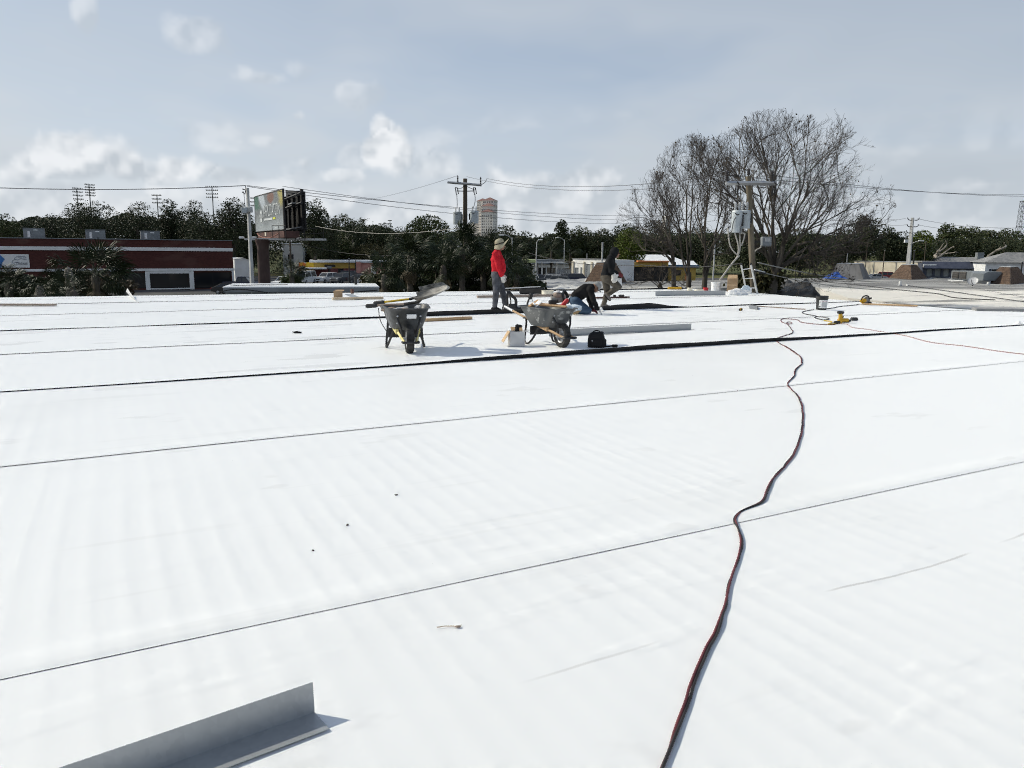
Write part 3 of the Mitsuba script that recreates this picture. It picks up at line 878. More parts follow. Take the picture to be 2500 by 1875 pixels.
def base4(u0, u1, u2, v0, v1, v2, deep):
    """front left, front corner, right corner on the neighbour roof + the hidden one."""
    a, b, c = at(u0, v0, NZ), at(u1, v1, NZ), at(u2, v2, NZ)
    return [a, b, c, a + c - b]


mansard('brown shingled mansard hood standing left of the rooftop air conditioner', base4(2170, 2226, 2264, 679, 683, 680, 1), 1.22, .40, None)
mansard('brown shingled mansard hood cut by the right edge of the picture', base4(2404, 2467, 2512, 692, 695, 690, 1), 1.25, .42, None)
mansard('brown shingled mansard hood standing behind the man in the black hood', base4(1426, 1484, 1530, 691, 693, 689, 1), 1.42, .45, None)
mansard('grey boarded back of a mansard hood beside a blue tarpaulin', base4(2020, 2108, 2124, 681, 682.5, 679, 1), 1.3, .62, None, shingled=(0, 0, 1, 0))
# blue tarpaulin
mat('m_tarp', mottled((.02, .07, .32), (.05, .14, .50), 4), .45)
rg = np.random.default_rng(3)
x, y = np.meshgrid(np.linspace(0, 1, 22), np.linspace(0, 1, 14), indexing='ij')
a, c = at(2028, 682.5, NZ), at(2074, 683, NZ)
d = c - a
pt = a[None, None] + x[..., None] * d + y[..., None] * np.array([0, 2.0, 0])
pt[..., 2] += .05 + .5 * np.sin(np.pi * x) ** .6 * np.sin(np.pi * y) ** .6 * meshkit.fbm(np.stack([x * 5, y * 4, 0 * x], -1), 4, 3) * 1.5
i, j = np.meshgrid(np.arange(21), np.arange(13), indexing='ij')
i, j = i.ravel(), j.ravel()
obj('tarpaulin', (pt.reshape(-1, 3), np.stack([i * 14 + j, i * 14 + j + 1, (i + 1) * 14 + j + 1, (i + 1) * 14 + j], 1)), 'm_tarp', smooth=True)
tag('tarpaulin', 'crumpled bright blue tarpaulin at the foot of the grey boarded hood', 'tarpaulin')
# large package unit on the neighbour roof
mat('m_coil', mottled((.07, .065, .06), (.11, .105, .10), 4), .7)
b = thing('rooftop_unit', 'grey rooftop air conditioner with louvred coil panels on the neighbouring roof', 'air conditioner')
p0, p1 = at(2319, 689, NZ), at(2410, 693, NZ)
L = np.linalg.norm(p1 - p0)
an = math.atan2(p1[1] - p0[1], p1[0] - p0[0])
G = lambda mm: mm.moved(p0, an)
hz = far(2350, 661, p0[1])[2] - NZ
obj('casing', G(MB().box((L * .5, .8, .22 + (hz - .22) / 2), (L, 1.5, hz - .22), b=.03)), 'm_grey_metal', b)
for k in range(2):
    pn = obj('coil_panel', G(MB().box((L * (.13 + .2 * k), .035, .25 + (hz - .25) / 2), (L * .18, .04, hz - .36))), 'm_coil', b)
    for q in range(9):
        obj('louver', G(MB().box((L * (.13 + .2 * k), .005, .36 + (hz - .5) * q / 8), (L * .17, .03, .035))), 'm_coil', pn)
obj('duct_hood', G(MB().add([(L * .52, .03, .25), (L * .72, -.5, .25), (L * .72, -.5, hz * .85), (L * .56, .03, hz), (L, -.5, .25), (L, -.5, hz * .85), (L, .05, hz), (L, .05, .25)], [[0, 1, 2], [0, 2, 3], [1, 4, 5], [1, 5, 2], [4, 7, 6], [4, 6, 5], [2, 5, 6], [2, 6, 3]])), 'm_grey_metal', b)
for k in range(2):
    obj('support_rail', G(MB().box((L * .5, .25 + 1.0 * k, .11), (L * 1.04, .12, .2))), 'm_galv', b)
obj('drain_pan', G(MB().box((L * .2, -.12, .17), (L * .42, .2, .06))), 'm_white_metal', b)
# satellite dish, vents
b = thing('satellite_dish', 'grey satellite dish lying tilted before the rooftop air conditioner', 'satellite dish')
p = at(2374, 698, NZ)
R = frame((-.55, -.6, .55))
prof = [(r, .22 * r * r) for r in np.linspace(0, .34, 7)] + [(.34, .05), (.30, .02)]
obj('reflector', MB().lathe(prof, 22, p + [0, 0, .34], R), 'm_galv', b, smooth=40)
obj('feed_arm', MB().tube([p + [0, 0, .1], p + [-.25, -.3, .28], p + [-.3, -.34, .45]], .022, 6), 'm_steel_dark', b)
obj('mount', MB().tube([p, p + [0, .05, .3]], .03, 6), 'm_steel_dark', b)
for u, v, h, lb in ((2197, 698, .34, 'white vent pipe on the neighbouring roof before the brown mansard hood'), (2216, 698, .12, 'small white pipe stub at the end of the black roof cable'), (2412, 697, .25, 'white pipe fitting lying right of the satellite dish')):
    p = at(u, v, NZ)
    k = thing('vent_pipe', lb, 'vent pipe')
    obj('pipe', MB().lathe([(.001, 0), (.085, 0), (.085, h), (.05, h), (.05, .02)], 14, p), 'm_white_paint', k)
    if h > .2:
        obj('collar', MB().lathe([(.15, .0), (.15, .05), (.09, .10)], 14, p), 'm_galv', k)

# ---------------------------------------------------------------- poles and wires
mat('m_can', mottled((.42, .46, .48), (.52, .56, .58), 1.5), .4)
mat('m_wire', (.05, .05, .055), .6)
mat('m_wire_pale', (.42, .40, .36), .7)
mat('m_porcelain', (.045, .04, .04), .3)


def insulator(h=.35, r=.06):
    pr = [(.001, 0), (r * .5, 0)]
    for i in range(4):
        z = h * (.12 + .2 * i)
        pr += [(r * .5, z), (r, z + .02), (r, z + .05), (r * .5, z + .08)]
    return pr + [(r * .4, h), (.001, h)]


def transformer(key, p, h, r, R=None, side=1, material='m_can'):
    t = obj('transformer', MB().lathe([(.001, 0), (r * .96, 0), (r, .03), (r, h * .90), (r * 1.05, h * .91), (r * 1.05, h * .94), (r * .9, h), (.001, h * 1.02)], 22, p), material, key, smooth=35)
    for k in (-.4, .4):
        obj('bushing', MB().lathe(insulator(.34, .05), 10, p + [k * r, 0, h * .98]), 'm_galv', t)
    obj('hanger', MB().box(p + [side * r * 1.05, 0, h * .55], (r * .35, .16, h * .5)), 'm_steel_dark', t)
    obj('lug', MB().tube([p + [-r * .6, -r * .85, h * .86], p + [-r * .2, -r * 1.1, h * .78], p + [.1 * r, -r * 1.05, h * .82]], .022, 5), 'm_steel_dark', t)
    return t


# pole with transformers among the bare trees
Y = 31.0
top, bot = far(1827, 430, Y), far(1840, 720, Y)
d = (bot - top) / (bot - top)[2]
foot = top + d * (GROUND - top[2])
k = thing('utility_pole', 'weathered wooden utility pole with two pale transformers among the bare trees', 'utility pole')
obj('post', MB().tube([foot, foot * .5 + top * .5, top], [.15, .13, .105], 12), 'm_wood_pole', k, smooth=40)
a, c = far(1772, 447, Y - .18), far(1893, 447.5, Y - .18)
obj('crossarm', MB().tube([a, c], .085, 4), 'm_galv', k)
for u, v in ((1774, 443), (1884, 443)):
    obj('insulator', MB().lathe(insulator(.42, .075), 10, far(u, v, Y - .18)), 'm_porcelain', k)
obj('insulator', MB().lathe(insulator(.28, .06), 10, top), 'm_porcelain', k)
for u in (1799, 1889):
    p = far(u, 447, Y - .25)
    obj('fuse_cutout', MB().tube([p + [0, -.05, .05], p + [.06, -.1, -.05], p + [.02, -.1, -.42], p + [-.08, -.1, -.5], p + [-.05, -.1, -.1]], .03, 5), 'm_steel_dark', k)
transformer(k, far(1797, 568, Y - .55), .84, .20)
transformer(k, far(1815.5, 558, Y - .25), .70, .235)
for pts in ([(1797, 530), (1790, 545), (1786, 566), (1777, 580)], [(1815, 527), (1811, 545), (1808, 560), (1806, 575)]):
    obj('lead', MB().tube(spline([far(u, v, Y - .78) for u, v in pts], .08), .018, 5), 'm_wire', k)
wires = ([(1776, 556), (1779, 578), (1785, 605), (1800, 622), (1805, 626)], [(1794, 568), (1799, 585), (1803, 605), (1801, 622)], [(1806, 568), (1807, 590), (1805, 615), (1797, 630)], [(1819, 570), (1816, 583), (1810, 600)], [(1806, 572), (1813, 569), (1819, 572)])
for pts in wires:
    obj('service_lead', MB().tube(spline([far(u, v, Y - .65) for u, v in pts], .08), .027, 6), 'm_wire_pale', k)
obj('service_drop', MB().tube(spline([far(u, v, Y - .65 - q) for u, v, q in ((1805, 624, 0), (1790, 640, .2), (1772, 664, .6), (1757, 684, 1.0))], .1), .035, 6), 'm_wire_pale', k)
k = thing('meter_box', 'grey electrical meter box on a conduit right of the wooden pole', 'meter box')
p = far(1870, 590, Y + .4)
obj('case', MB().box(p, (.40, .26, .38), b=.04), 'm_grey_metal', k)
obj('glass_window', MB().box(p + [.02, -.135, .06], (.22, .03, .14), b=.01), 'm_galv', k)
obj('conduit', MB().tube(spline([far(u, v, Y + .3) for u, v in ((1858, 599), (1857, 604), (1845, 611), (1842, 625), (1842, 680), (1842, 715))], .08), .025, 7), 'm_wire_pale', k)
obj('bracket', MB().box(p + [-.2, .08, 0], (.5, .05, .08)), 'm_steel_dark', k)
k = thing('cable_splice', 'black cable splice with white ties on the service line right of the ladder', 'cable splice')
obj('sleeve', MB().tube([far(1841, 659, 30), far(1855, 663.5, 30.2), far(1868, 667, 30.4)], .055, 7), 'm_wire', k)
obj('pale_strap', MB().tube([far(1842, 658, 29.9), far(1867, 664.5, 30.3)], .022, 6), 'm_white_paint', k)

# centre pole behind the palms
Y = 55.0
k = thing('utility_pole', 'dark wooden utility pole with a wide crossarm rising above the palms', 'utility pole')
top = far(1135.5, 436, Y)
obj('post', MB().tube([(top[0], Y, GROUND), tuple(top)], [.19, .14], 12), 'm_old_wood', k, smooth=40)
a, c = far(1092.5, 445, Y - .2), far(1176, 452, Y - .2)
obj('crossarm', MB().tube([a, c], .085, 4), 'm_galv', k)
for u, v in ((1117.5, 447), (1173.5, 450.5)):
    obj('insulator', MB().lathe(insulator(.52, .06), 10, far(u, v, Y - .2)), 'm_porcelain', k)
for q, (u, s) in enumerate(((1115, 1), (1159, -1))):
    p = far(u, 466, Y - .2)
    obj('fuse_cutout', MB().tube([p + [-.1, 0, .22], p + [.05, 0, .2], p + [.12, 0, -.2], p + [-.02, 0, -.24], p + [-.1, 0, .2]], .035, 5), 'm_steel_dark', k)
    obj('cutout_arm', MB().tube([p, far(1136, 467, Y - .1)], .03, 5), 'm_steel_dark', k)
    obj('lead', MB().tube(spline([far(1134 - 0 * s, 452, Y - .2), far(1124 if s > 0 else 1160, 460, Y - .2), p + [0, 0, .2]], .1), .02, 5), 'm_wire', k)
    obj('lead', MB().tube(spline([p + [0, 0, -.22], far(u + 1, 490, Y - .3), far(1116 if s > 0 else 1156, 507, Y - .3)], .1), .02, 5), 'm_wire', k)
mat('m_can_dark', mottled((.10, .115, .12), (.40, .43, .44), .9), .5)
transformer(k, far(1117, 548, Y - .35), .86, .30, side=1, material='m_can_dark')
transformer(k, far(1158, 546, Y - .35), .86, .30, side=-1)
obj('jumper', MB().tube(spline([far(1173, 451, Y - .2), far(1183, 446, Y - .2), far(1189, 436, Y - .2)], .1), .02, 5), 'm_wire', k)

# concrete pole at the left
Y = 72.0
k = thing('utility_pole', 'square pale concrete utility pole standing right of the brick building', 'utility pole')
top = far(604, 459, Y)
v, f = tube([(top[0], Y, GROUND), (top[0], Y, top[2])], [.23, .15], 4)
obj('post', (v, f), 'm_pale_concrete', k)
obj('pole_top_pin', MB().lathe(insulator(.5, .06), 8, far(600, 466, Y - .2)), 'm_galv', k)
p = far(595, 467, Y - .3)
obj('fuse_cutout', MB().tube([p + [-.1, 0, .2], p + [.2, 0, .1], p + [.1, 0, -.25], p + [-.15, 0, -.05]], .05, 5), 'm_steel_dark', k)
t = far(597, 514, Y - .35)
obj('equipment_box', MB().box(t, (.45, .4, .5), b=.04), 'm_can', k)
obj('band', MB().box((top[0], Y, t[2] + .1), (.62, .62, .5), b=.05), 'm_pale_concrete', k)
obj('lead', MB().tube(spline([p, far(597, 490, Y - .3), far(598, 505, Y - .3)], .1), .025, 5), 'm_wire', k)
# concrete pole at the right
Y = 132.0
k = thing('utility_pole', 'pale concrete utility pole with three tiers of insulators behind the right mansard hood', 'utility pole')
top = far(2228, 531.5, Y)
xb = top[0]
obj('post', MB().tube([(xb, Y, GROUND), (xb, Y, top[2])], [.48, .28], 4), 'm_pale_concrete', k)
for v_ in (536, 552, 567):
    z = far(2226, v_, Y)[2]
    for s in (-1, 1):
        obj('insulator_arm', MB().tube(spline([(xb + s * .2, Y - .3, z - .1), (xb + s * .8, Y - .3, z - .02), (xb + s * 1.0, Y - .3, z + .3)], .15), .07, 5), 'm_steel_dark', k)
p = far(2212, 589, Y - .4)
obj('pole_box', MB().box(p, (.55, .4, .5), b=.04), 'm_white_metal', k)
a = far(2222, 598, Y - .3)
arm = spline([a, far(2232, 592, Y - 1), far(2244, 589, Y - 1.5)], .2)
obj('lamp_arm', MB().tube(arm, .05, 6), 'm_galv', k)
obj('lamp_head', MB().box(far(2249, 588, Y - 1.6), (.9, .35, .16), b=.05), 'm_white_metal', k)

# slim poles and street lamps
for i, (u, v0, Y, r, mt, lb) in enumerate(((1471, 592, 118, .16, 'm_pale_concrete', 'pale concrete post rising left of the man in the black hood'), (1747, 562, 90, .10, 'm_pale_concrete', 'thin pale post behind the branches left of the wooden pole'), (2069, 620, 150, .09, 'm_galv', 'thin grey post left of the cream wall'), (2160, 611, 170, .12, 'm_old_wood', 'short wooden post behind the cream wall, left of the concrete pole'),
                                          (2233, 612, 160, .18, 'm_steel_dark', 'dark post right beside the right concrete pole'), (2261, 590, 210, .12, 'm_old_wood', 'old wooden post before the trees right of the street lamp arm'), (2118, 592, 200, .10, 'm_old_wood', 'old pole with a short crossarm before the dark trees on the right'), (708, 590, 95, .14, 'm_old_wood', 'grey wooden post right of the billboard column'), (636, 586, 98, .13, 'm_old_wood', 'brown wooden post left of the billboard column'), (852, 632, 132, .11, 'm_steel_dark', 'black steel post before the red wall'), (868, 633, 140, .08, 'm_steel_dark', 'thin black post beside the pink pier'), (2496, 640, 90, .10, 'm_steel_dark', 'dark post at the right edge of the picture'), (1433, 620, 160, .07, 'm_galv', 'thin grey mast behind the white workshop'))):
    k = thing('post', lb, 'post')
    p = far(u, v0, Y)
    obj('shaft', MB().tube([(p[0], Y, GROUND), tuple(p)], [r, r * .75], 8), mt, k)
    obj('cap', MB().box(p + [0, 0, .03], (r * 1.8, r * 1.8, .08)), 'm_galv', k)
    if u == 2118:
        obj('crossarm', MB().tube([p + [-1, 0, -.2], p + [1, 0, -.2]], .06, 4), 'm_old_wood', k)
for i, (u, v0, v1, uh, vh, Y, lb) in enumerate(((1250.5, 580, 618, 1224, 574, 100, 'street lamp with its arm to the left above the red shirted man'), (1310, 592, 620, 1319, 585, 120, 'small street lamp with a short arm right of the red shirted man'), (1378, 585, 600, 1360, 580, 170, 'far street lamp arm against the trees left of the kneeling man'))):
    k = thing('street_lamp', lb, 'street lamp', 'street lamps beyond the palms')
    p, h = far(u, v0, Y), far(uh, vh, Y)
    obj('mast', MB().tube([(p[0], Y, GROUND), tuple(p)], [.11, .08], 8), 'm_pale_concrete', k)
    obj('arm', MB().tube(spline([p - [0, 0, .3], (p + h) / 2 + [0, 0, .12], h], .2), .045, 5), 'm_galv', k)
    obj('lamp_head', MB().box(h, (.7, .3, .16), b=.05), 'm_white_metal', k)


def catenary(a, b, sag, n=28):
    t = np.linspace(0, 1, n)[:, None]
    p = np.asarray(a) * (1 - t) + np.asarray(b) * t
    p[:, 2] -= sag * 4 * (t * (1 - t))[:, 0]
    return p


def wire(lb, a, b, sag, r=.02, mt='m_wire', group=None, n=28):
    k = obj('power_line', MB().tube(catenary(a, b, sag, n), r * .72, 5), mt)
    tag(k, lb, 'power line', group)


wire('thick power line crossing the sky from the left edge to the concrete pole', far(-160, 452, 66), far(600, 453, 71.8), .35, .045)
wire('upper of the two lines running down from the concrete pole past the centre pole', far(602, 453, 71.8), far(1700, 523, 150), 1.2, .035)
wire('lower of the two lines running down from the concrete pole past the centre pole', far(603, 455, 71.8), far(1700, 540, 150), 1.6, .035)
wire('third line sloping behind the apartment tower to the bare trees', far(690, 455, 85), far(1720, 534, 160), 1.5, .035)
wire('line from the centre pole across the sky to the wooden transformer pole', far(1189, 436, 55), far(1774, 427, 30.8), .5, .016)
wire('second line from the centre pole towards the wooden transformer pole', far(1139, 431, 55), far(1884, 428, 30.8), .75, .014)
wire('upper line leaving the bare trees to the right edge', far(1774, 427, 30.8), far(2620, 472, 60), .35, .016)
wire('lower line leaving the bare trees to the right edge', far(1884, 428, 30.8), far(2620, 476, 58), .35, .016)
wire('pale telephone cable ending behind the palms left of the centre pole', far(770, 552, 80), far(1130, 556, 55), .55, .03, 'm_wire_pale')
wire('low cable above the shop strip reaching the palm fronds', far(730, 592, 95), far(1000, 624, 62), .5, .025)
wire('faint line from the upper left down to the left end of the centre crossarm', far(860, 492, 110), far(1117, 429, 55), .3, .016)
wire('topmost line between the trees and the right concrete pole', far(1930, 530, 160), far(2212, 534, 132), .5, .035)
wire('middle line between the trees and the right concrete pole', far(1930, 545, 160), far(2212, 549, 132), .5, .035)
wire('topmost line from the right concrete pole to the right edge', far(2240, 534, 132), far(2640, 542, 120), 1.2, .035)
wire('middle line from the right concrete pole to the right edge', far(2240, 549, 132), far(2640, 557, 120), 1.0, .035)
wire('pale service cable sloping right over the neighbouring roof', far(1850, 641, 30.5), far(2150, 689, 38), .12, .032, 'm_wire_pale')
wire('thin grey cable sloping right below the pale service cable', far(1868, 667, 30.4), far(2180, 708, 34), .15, .022, 'm_wire_pale')
wire('level cable passing the bare trunks left of the ladder', far(1560, 646, 34), far(1812, 643, 29), .12, .018)
wire('dark cable sagging before the mansard hood toward the hooded man', far(1290, 617, 60), far(1560, 648, 40), .3, .022)
wire('black cable lying across the neighbouring roof to the right edge', at(2217, 697, NZ + .03), at(2560, 745, NZ + .06), .0, .03, n=20)
k = obj('power_line', MB().tube(spline([at(u, v, NZ + .03) for u, v in ((2030, 690), (2110, 697), (2200, 708), (2300, 719), (2360, 729), (2430, 732))], .3), .025, 5), 'm_wire')
tag(k, 'curved black cable lying on the neighbouring roof below the brown hood', 'power line')
wire('thin cable hanging from the right pole over the neighbouring roof', far(2330, 690, 58), at(2560, 733, NZ + .3), .1, .012)

# ---------------------------------------------------------------- billboard
b = thing('billboard', 'large billboard on a thick brown column, printed face left and dark frame right', 'billboard')
A, Bp = far(695.5, 613, 82), far(627, 613, 94.5)
zt0, zb0, = far(695.5, 462.5, 82)[2], far(695.5, 560, 82)[2]


def ad(p, n, uv):
    u, v = uv.x, uv.y
    w = mikit.fbm(u * 5, v * 2.5, 1.0, 3) - .5
    c = mix((.17, .185, .19), (.40, .44, .46), smoothstep(.45, .0, v + .3 * w) * .8)
    c = mix(c, (.05, .13, .09), smoothstep(.22, .10, u + .35 * w) * smoothstep(.55, .7, v))
    st_ = mikit.noise(u * 13 + 3 * v, v * .8, 4.0)
    c = mix(c, (.46, .51, .55), smoothstep(.55, .75, st_) * smoothstep(.45, .6, v) * smoothstep(.75, .5, u))
    c = mix(c, (.02, .025, .03), smoothstep(.42, .25, st_) * smoothstep(.45, .6, v) * .85)
    c = mix(c, (.19, .10, .07), smoothstep(.13, .07, dr.sqrt(dr.square((u - .60) * .9) + dr.square((v - .93) * .7)) + .16 * w))
    c = mix(c, (.44, .38, .08), smoothstep(.80, .9, u + .3 * w) * smoothstep(.5, .75, v) * .8)
    return c


mat('m_ad', ad, .45)
mat('m_ad_white', (.62, .65, .65), .5)
mat('m_ad_yellow', (.62, .66, .08), .5)
dv = A - Bp
Lb = np.linalg.norm(dv[:2])
e = np.array([*(dv[:2] / Lb), 0])
nr = np.array([e[1], -e[0], 0])
Hb = zt0 - zb0
o = np.array([Bp[0], Bp[1], zb0])
P4 = [o, o + e * Lb, o + e * Lb + [0, 0, Hb], o + [0, 0, Hb]]
face = mikit.ply((np.array(P4), [[0, 1, 2, 3]]), None, False, uv=np.array([[0, 0], [1, 0], [1, 1], [0, 1.]]))
fk = obj('printed_face', face, 'm_ad', b)
fr = MB()
for i in range(4):
    fr.tube([P4[i] - nr * .08, P4[(i + 1) % 4] - nr * .08], .12, 4)
obj('face_frame', fr, 'm_steel_dark', b)


def onface(mesh, x, z, off=.02):
    v = np.asarray(mesh.vertices)
    return o + e * (x + v[:, :1]) + np.array([0, 0, 1]) * (z + v[:, 1:2]) + nr * (off + v[:, 2:3]), mesh.faces


t1 = meshkit.text_mesh('APPLICATION', Hb * .17, .02)
k = Lb * .56 / (t1.bounds[1][0])
t1.apply_transform(np.diag([k, 1.75, 1, 1]))
obj('headline', onface(t1, Lb * .34, Hb * .40), 'm_ad_white', fk)
bar = trimesh.creation.box((Lb * .30, Hb * .055, .03))
obj('subtitle_bar', onface(bar, Lb * .50, Hb * .31, .03), 'm_ad_white', fk)
bar = trimesh.creation.box((Lb * .08, Hb * .055, .03))
obj('yellow_bar', onface(bar, Lb * .71, Hb * .315, .03), 'm_ad_yellow', fk)
em = MB()
for q in range(6):
    aq = q * math.pi / 3
    c = np.array([Lb * .245 + math.cos(aq) * Lb * .035, Hb * (.42 + .10 * math.sin(aq) * 1.25)])
    disk = trimesh.creation.cylinder(Hb * .06, .02, sections=14)
    em.mesh(trimesh.Trimesh(*onface(disk, c[0], c[1], .03), process=False))
obj('flower_emblem', em, 'm_ad_white', fk)
# second panel, seen from behind with its steel frame
C, D = far(748, 613, 86), far(703, 613, 99)
z1 = far(748, 467, 86)[2]
ee = (D - C)
Lc = np.linalg.norm(ee[:2])
ee = np.array([ee[0] / Lc, ee[1] / Lc, 0])
nn = np.array([-ee[1], ee[0], 0])
nn = nn if nn[0] < 0 else -nn
pm = MB()
zd = far(703, 464, 99)[2]
v, f = loft([[q + np.array([0, 0, z]) for z in (zb0, zt)] + [q - nn * .12 + np.array([0, 0, z]) for z in (zt, zb0)] for q, zt in ((np.array([C[0], C[1], 0]), z1), (np.array([C[0], C[1], 0]) + ee * Lc, zd))])
obj('rear_panel', pm.add(v, f), 'm_steel_dark', b)
for q in (.03, .22, .48, .74, .97):
    p = np.array([C[0], C[1], 0]) + ee * Lc * q + nn * .2
    obj('frame_post', MB().tube([p + [0, 0, zb0 - .3], p + [0, 0, z1 + .25]], .2, 4), 'm_steel_dark', b)
for z in (zb0 + .3, zb0 + (z1 - zb0) * .7, z1 - .2):
    p = np.array([C[0], C[1], z]) + nn * .35
    obj('frame_rail', MB().tube([p, p + ee * Lc], .16, 4), 'm_steel_dark', b)
p = np.array([C[0], C[1], 0]) + nn * .6 + ee * Lc * .35
obj('catwalk_plate', MB().box(p + [0, 0, zb0 + (z1 - zb0) * .74], (3.2, .5, .12), R=rot(math.atan2(ee[1], ee[0]))), 'm_galv', b)
inner = (P4[0] + P4[1]) / 2 - nr * .25
for q in np.linspace(.05, .95, 6):
    p = o + e * Lb * q - nr * .25
    obj('frame_post', MB().tube([p + [0, 0, -.3], p + [0, 0, Hb + .15]], .12, 4), 'm_steel_dark', b)
# apron, catwalk, column
za, zw = far(695, 580, 82)[2], far(660, 583.5, 82)[2]
cx = far(663, 613, 88)
pc = np.array([cx[0], cx[1], 0])
v, f = loft([[q + np.array([0, 0, z]) for z in (za, zb0 - .15)] + [q - nr * 1.6 + np.array([0, 0, z]) for z in (zb0 - .15, za)] for q in (np.array([Bp[0], Bp[1], 0]) + e * 1.0, np.array([A[0], A[1], 0]) - e * .02)])
obj('apron', MB().add(v, f), 'm_rust', b)
mat('m_column', mottled((.060, .038, .033), (.085, .055, .048), .8), .7)
w0, w1 = far(604, 584, 86), far(790, 584.5, 84)
obj('catwalk', MB().box(((w0 + w1) / 2), (np.linalg.norm((w1 - w0)[:2]), 1.3, .22), R=rot(math.atan2(w1[1] - w0[1], w1[0] - w0[0]))), 'm_galv', b)
obj('column', MB().lathe([(.66, GROUND), (.62, zw - .7), (.78, zw - .25), (.80, zw)], 22, (cx[0], 85, 0)), 'm_column', b, smooth=30)
rail = MB()
r0, r1 = far(698, 562, 83), far(789, 556, 83)
for z in (0, -.55):
    rail.tube([r0 + [0, 0, z], r1 + [0, 0, z]], .035, 4)
for q in np.linspace(0, 1, 5):
    p = r0 + (r1 - r0) * q
    rail.tube([p, p - [0, 0, 1.15]], .035, 4)
obj('railing', rail, 'm_steel_dark', b)
rail = MB()
r0, r1 = far(664, 551, 81.5), far(697, 551, 81)
for z in (0, -.5):
    rail.tube([r0 + [0, 0, z], r1 + [0, 0, z]], .035, 4)
for q in np.linspace(0, 1, 3):
    p = r0 + (r1 - r0) * q
    rail.tube([p, p - [0, 0, 1.2]], .035, 4)
obj('railing', rail, 'm_steel_dark', b)
for u in (590, 620):
    obj('floodlight', MB().box(far(u, 580, 85), (.5, .35, .22), b=.04), 'm_white_metal', b)
obj('plaque', MB().box(far(666, 572, 84) + nr * .75 , (.55, .06, .4), R=rot(math.atan2(e[1], e[0]))), 'm_cream', b)
mat('m_orange_cord', (.24, .075, .045), .6)
cd = [far(u, v, y) + nr * .5 for u, v, y in ((639, 569.5, 89), (648, 578, 87.5), (660, 581.5, 86.2), (678, 578, 84), (692, 570, 82.3))]
obj('cord', MB().tube(spline(cd, .3), .05, 5), 'm_orange_cord', b)

# stadium floodlights, lattice tower
lamp_spots = [(187, 461, 495, 8, 30, 4, 'stadium floodlight seen side on, the left and lower of the pair over the oak'), (217, 452, 488, 10, 55, 5, 'stadium floodlight seen side on, the right and taller of the pair over the oak'), (383, 478, 510, 22, 0, 3, 'stadium floodlight with two banks above the trees, middle of the skyline left'), (517.5, 457, 545, 28, 0, 4, 'tall stadium floodlight with wide lamp banks left of the concrete pole'), (622, 485, 560, 20, 0, 3, 'stadium floodlight half hidden behind the billboard'), (952, 539, 552, 9, 0, 2, 'tiny far floodlight above the trees between billboard and centre pole')]
for u, v0, v1, w, yaw, rows, lb in lamp_spots:
    Y = 340 if w > 9 or yaw else 520
    if yaw == 55:
        Y = 330
    k = thing('stadium_light', lb, 'floodlight', 'stadium floodlights over the trees')
    p = far(u, v0, Y)
    obj('mast', MB().tube([(p[0], Y, GROUND), (p[0], Y, p[2])], [.38, .18], 6), 'm_rooftop_grey', k)
    wm = (28 if yaw else w) / 1878 * Y
    R = rot(math.radians(72 if yaw else 0))
    dz = (far(u, v0 + (26 if rows > 3 else 18 if rows == 3 else 8), Y) - p)[2] / max(1, rows - 1)
    for r in range(rows):
        c = p + [0, 0, dz * r]
        obj('crossarm', MB().tube([c + R @ [-wm / 2, -.2, 0], c + R @ [wm / 2, -.2, 0]], .10, 4), 'm_rooftop_grey', k)
        lm = MB()
        for q in np.linspace(-.47, .47, 7):
            lm.box(c + R @ [wm * q, -.5, .3], (.46, .4, .46), R=R @ rot(0, .5), b=.15)
        kk = obj('lamp_bank', lm, 'm_rooftop_grey', k)
        labels[kk] = {'kind': 'stuff'}
k = thing('lattice_tower', 'slender steel lattice tower on the skyline at the far right', 'tower')
Y = 700
b0, t0 = far(2484, 613, Y), far(2484.5, 491, Y)
hw0, hw1 = 17 / 1878 * Y / 2, 9 / 1878 * Y / 2
lg, br = [], MB()
zs = np.linspace(GROUND, t0[2], 13)


def corner(i, z):
    w = hw0 + (hw1 - hw0) * (z - GROUND) / (t0[2] - GROUND)
    return np.array([b0[0] + w * (1, 1, -1, -1)[i], Y + w * (1, -1, -1, 1)[i], z])


for i in range(4):
    obj('leg', MB().tube([corner(i, zs[0]), corner(i, zs[-1])], .16, 4), 'm_steel_dark', k)
    for z, zz in zip(zs[:-1], zs[1:]):
        br.tube([corner(i, z), corner((i + 1) % 4, zz)], .09, 3).tube([corner((i + 1) % 4, z), corner(i, zz)], .09, 3).tube([corner(i, zz), corner((i + 1) % 4, zz)], .09, 3)
kk = obj('bracing', br, 'm_steel_dark', k)
labels[kk] = {'kind': 'stuff'}
for z in (zs[5], zs[7], zs[12]):
    obj('platform', MB().box((b0[0], Y, z), (hw0 * 1.2, hw0 * 1.5, .35)), 'm_steel_dark', k)

# ---------------------------------------------------------------- vegetation
mat('m_leaf', {'type': 'mesh_attribute', 'name': 'vertex_color'}, .55, specular=.25)
mat('m_bark', mottled((.055, .047, .038), (.13, .115, .095), 4, 1, (1, 1, .25)), .9)
mat('m_bark_pale', mottled((.20, .18, .15), (.33, .30, .26), 3, 1, (1, 1, .3)), .9)
mat('m_twig', mottled((.055, .046, .040), (.11, .094, .082), 2.5), .85)
GREENS = {'dark': ((.020, .030, .014), (.066, .082, .036)), 'mid': ((.030, .045, .015), (.092, .112, .038)), 'bright': ((.055, .085, .010), (.12, .15, .018)), 'olive': ((.035, .038, .016), (.085, .078, .030)), 'dry': ((.055, .042, .026), (.12, .092, .055))}


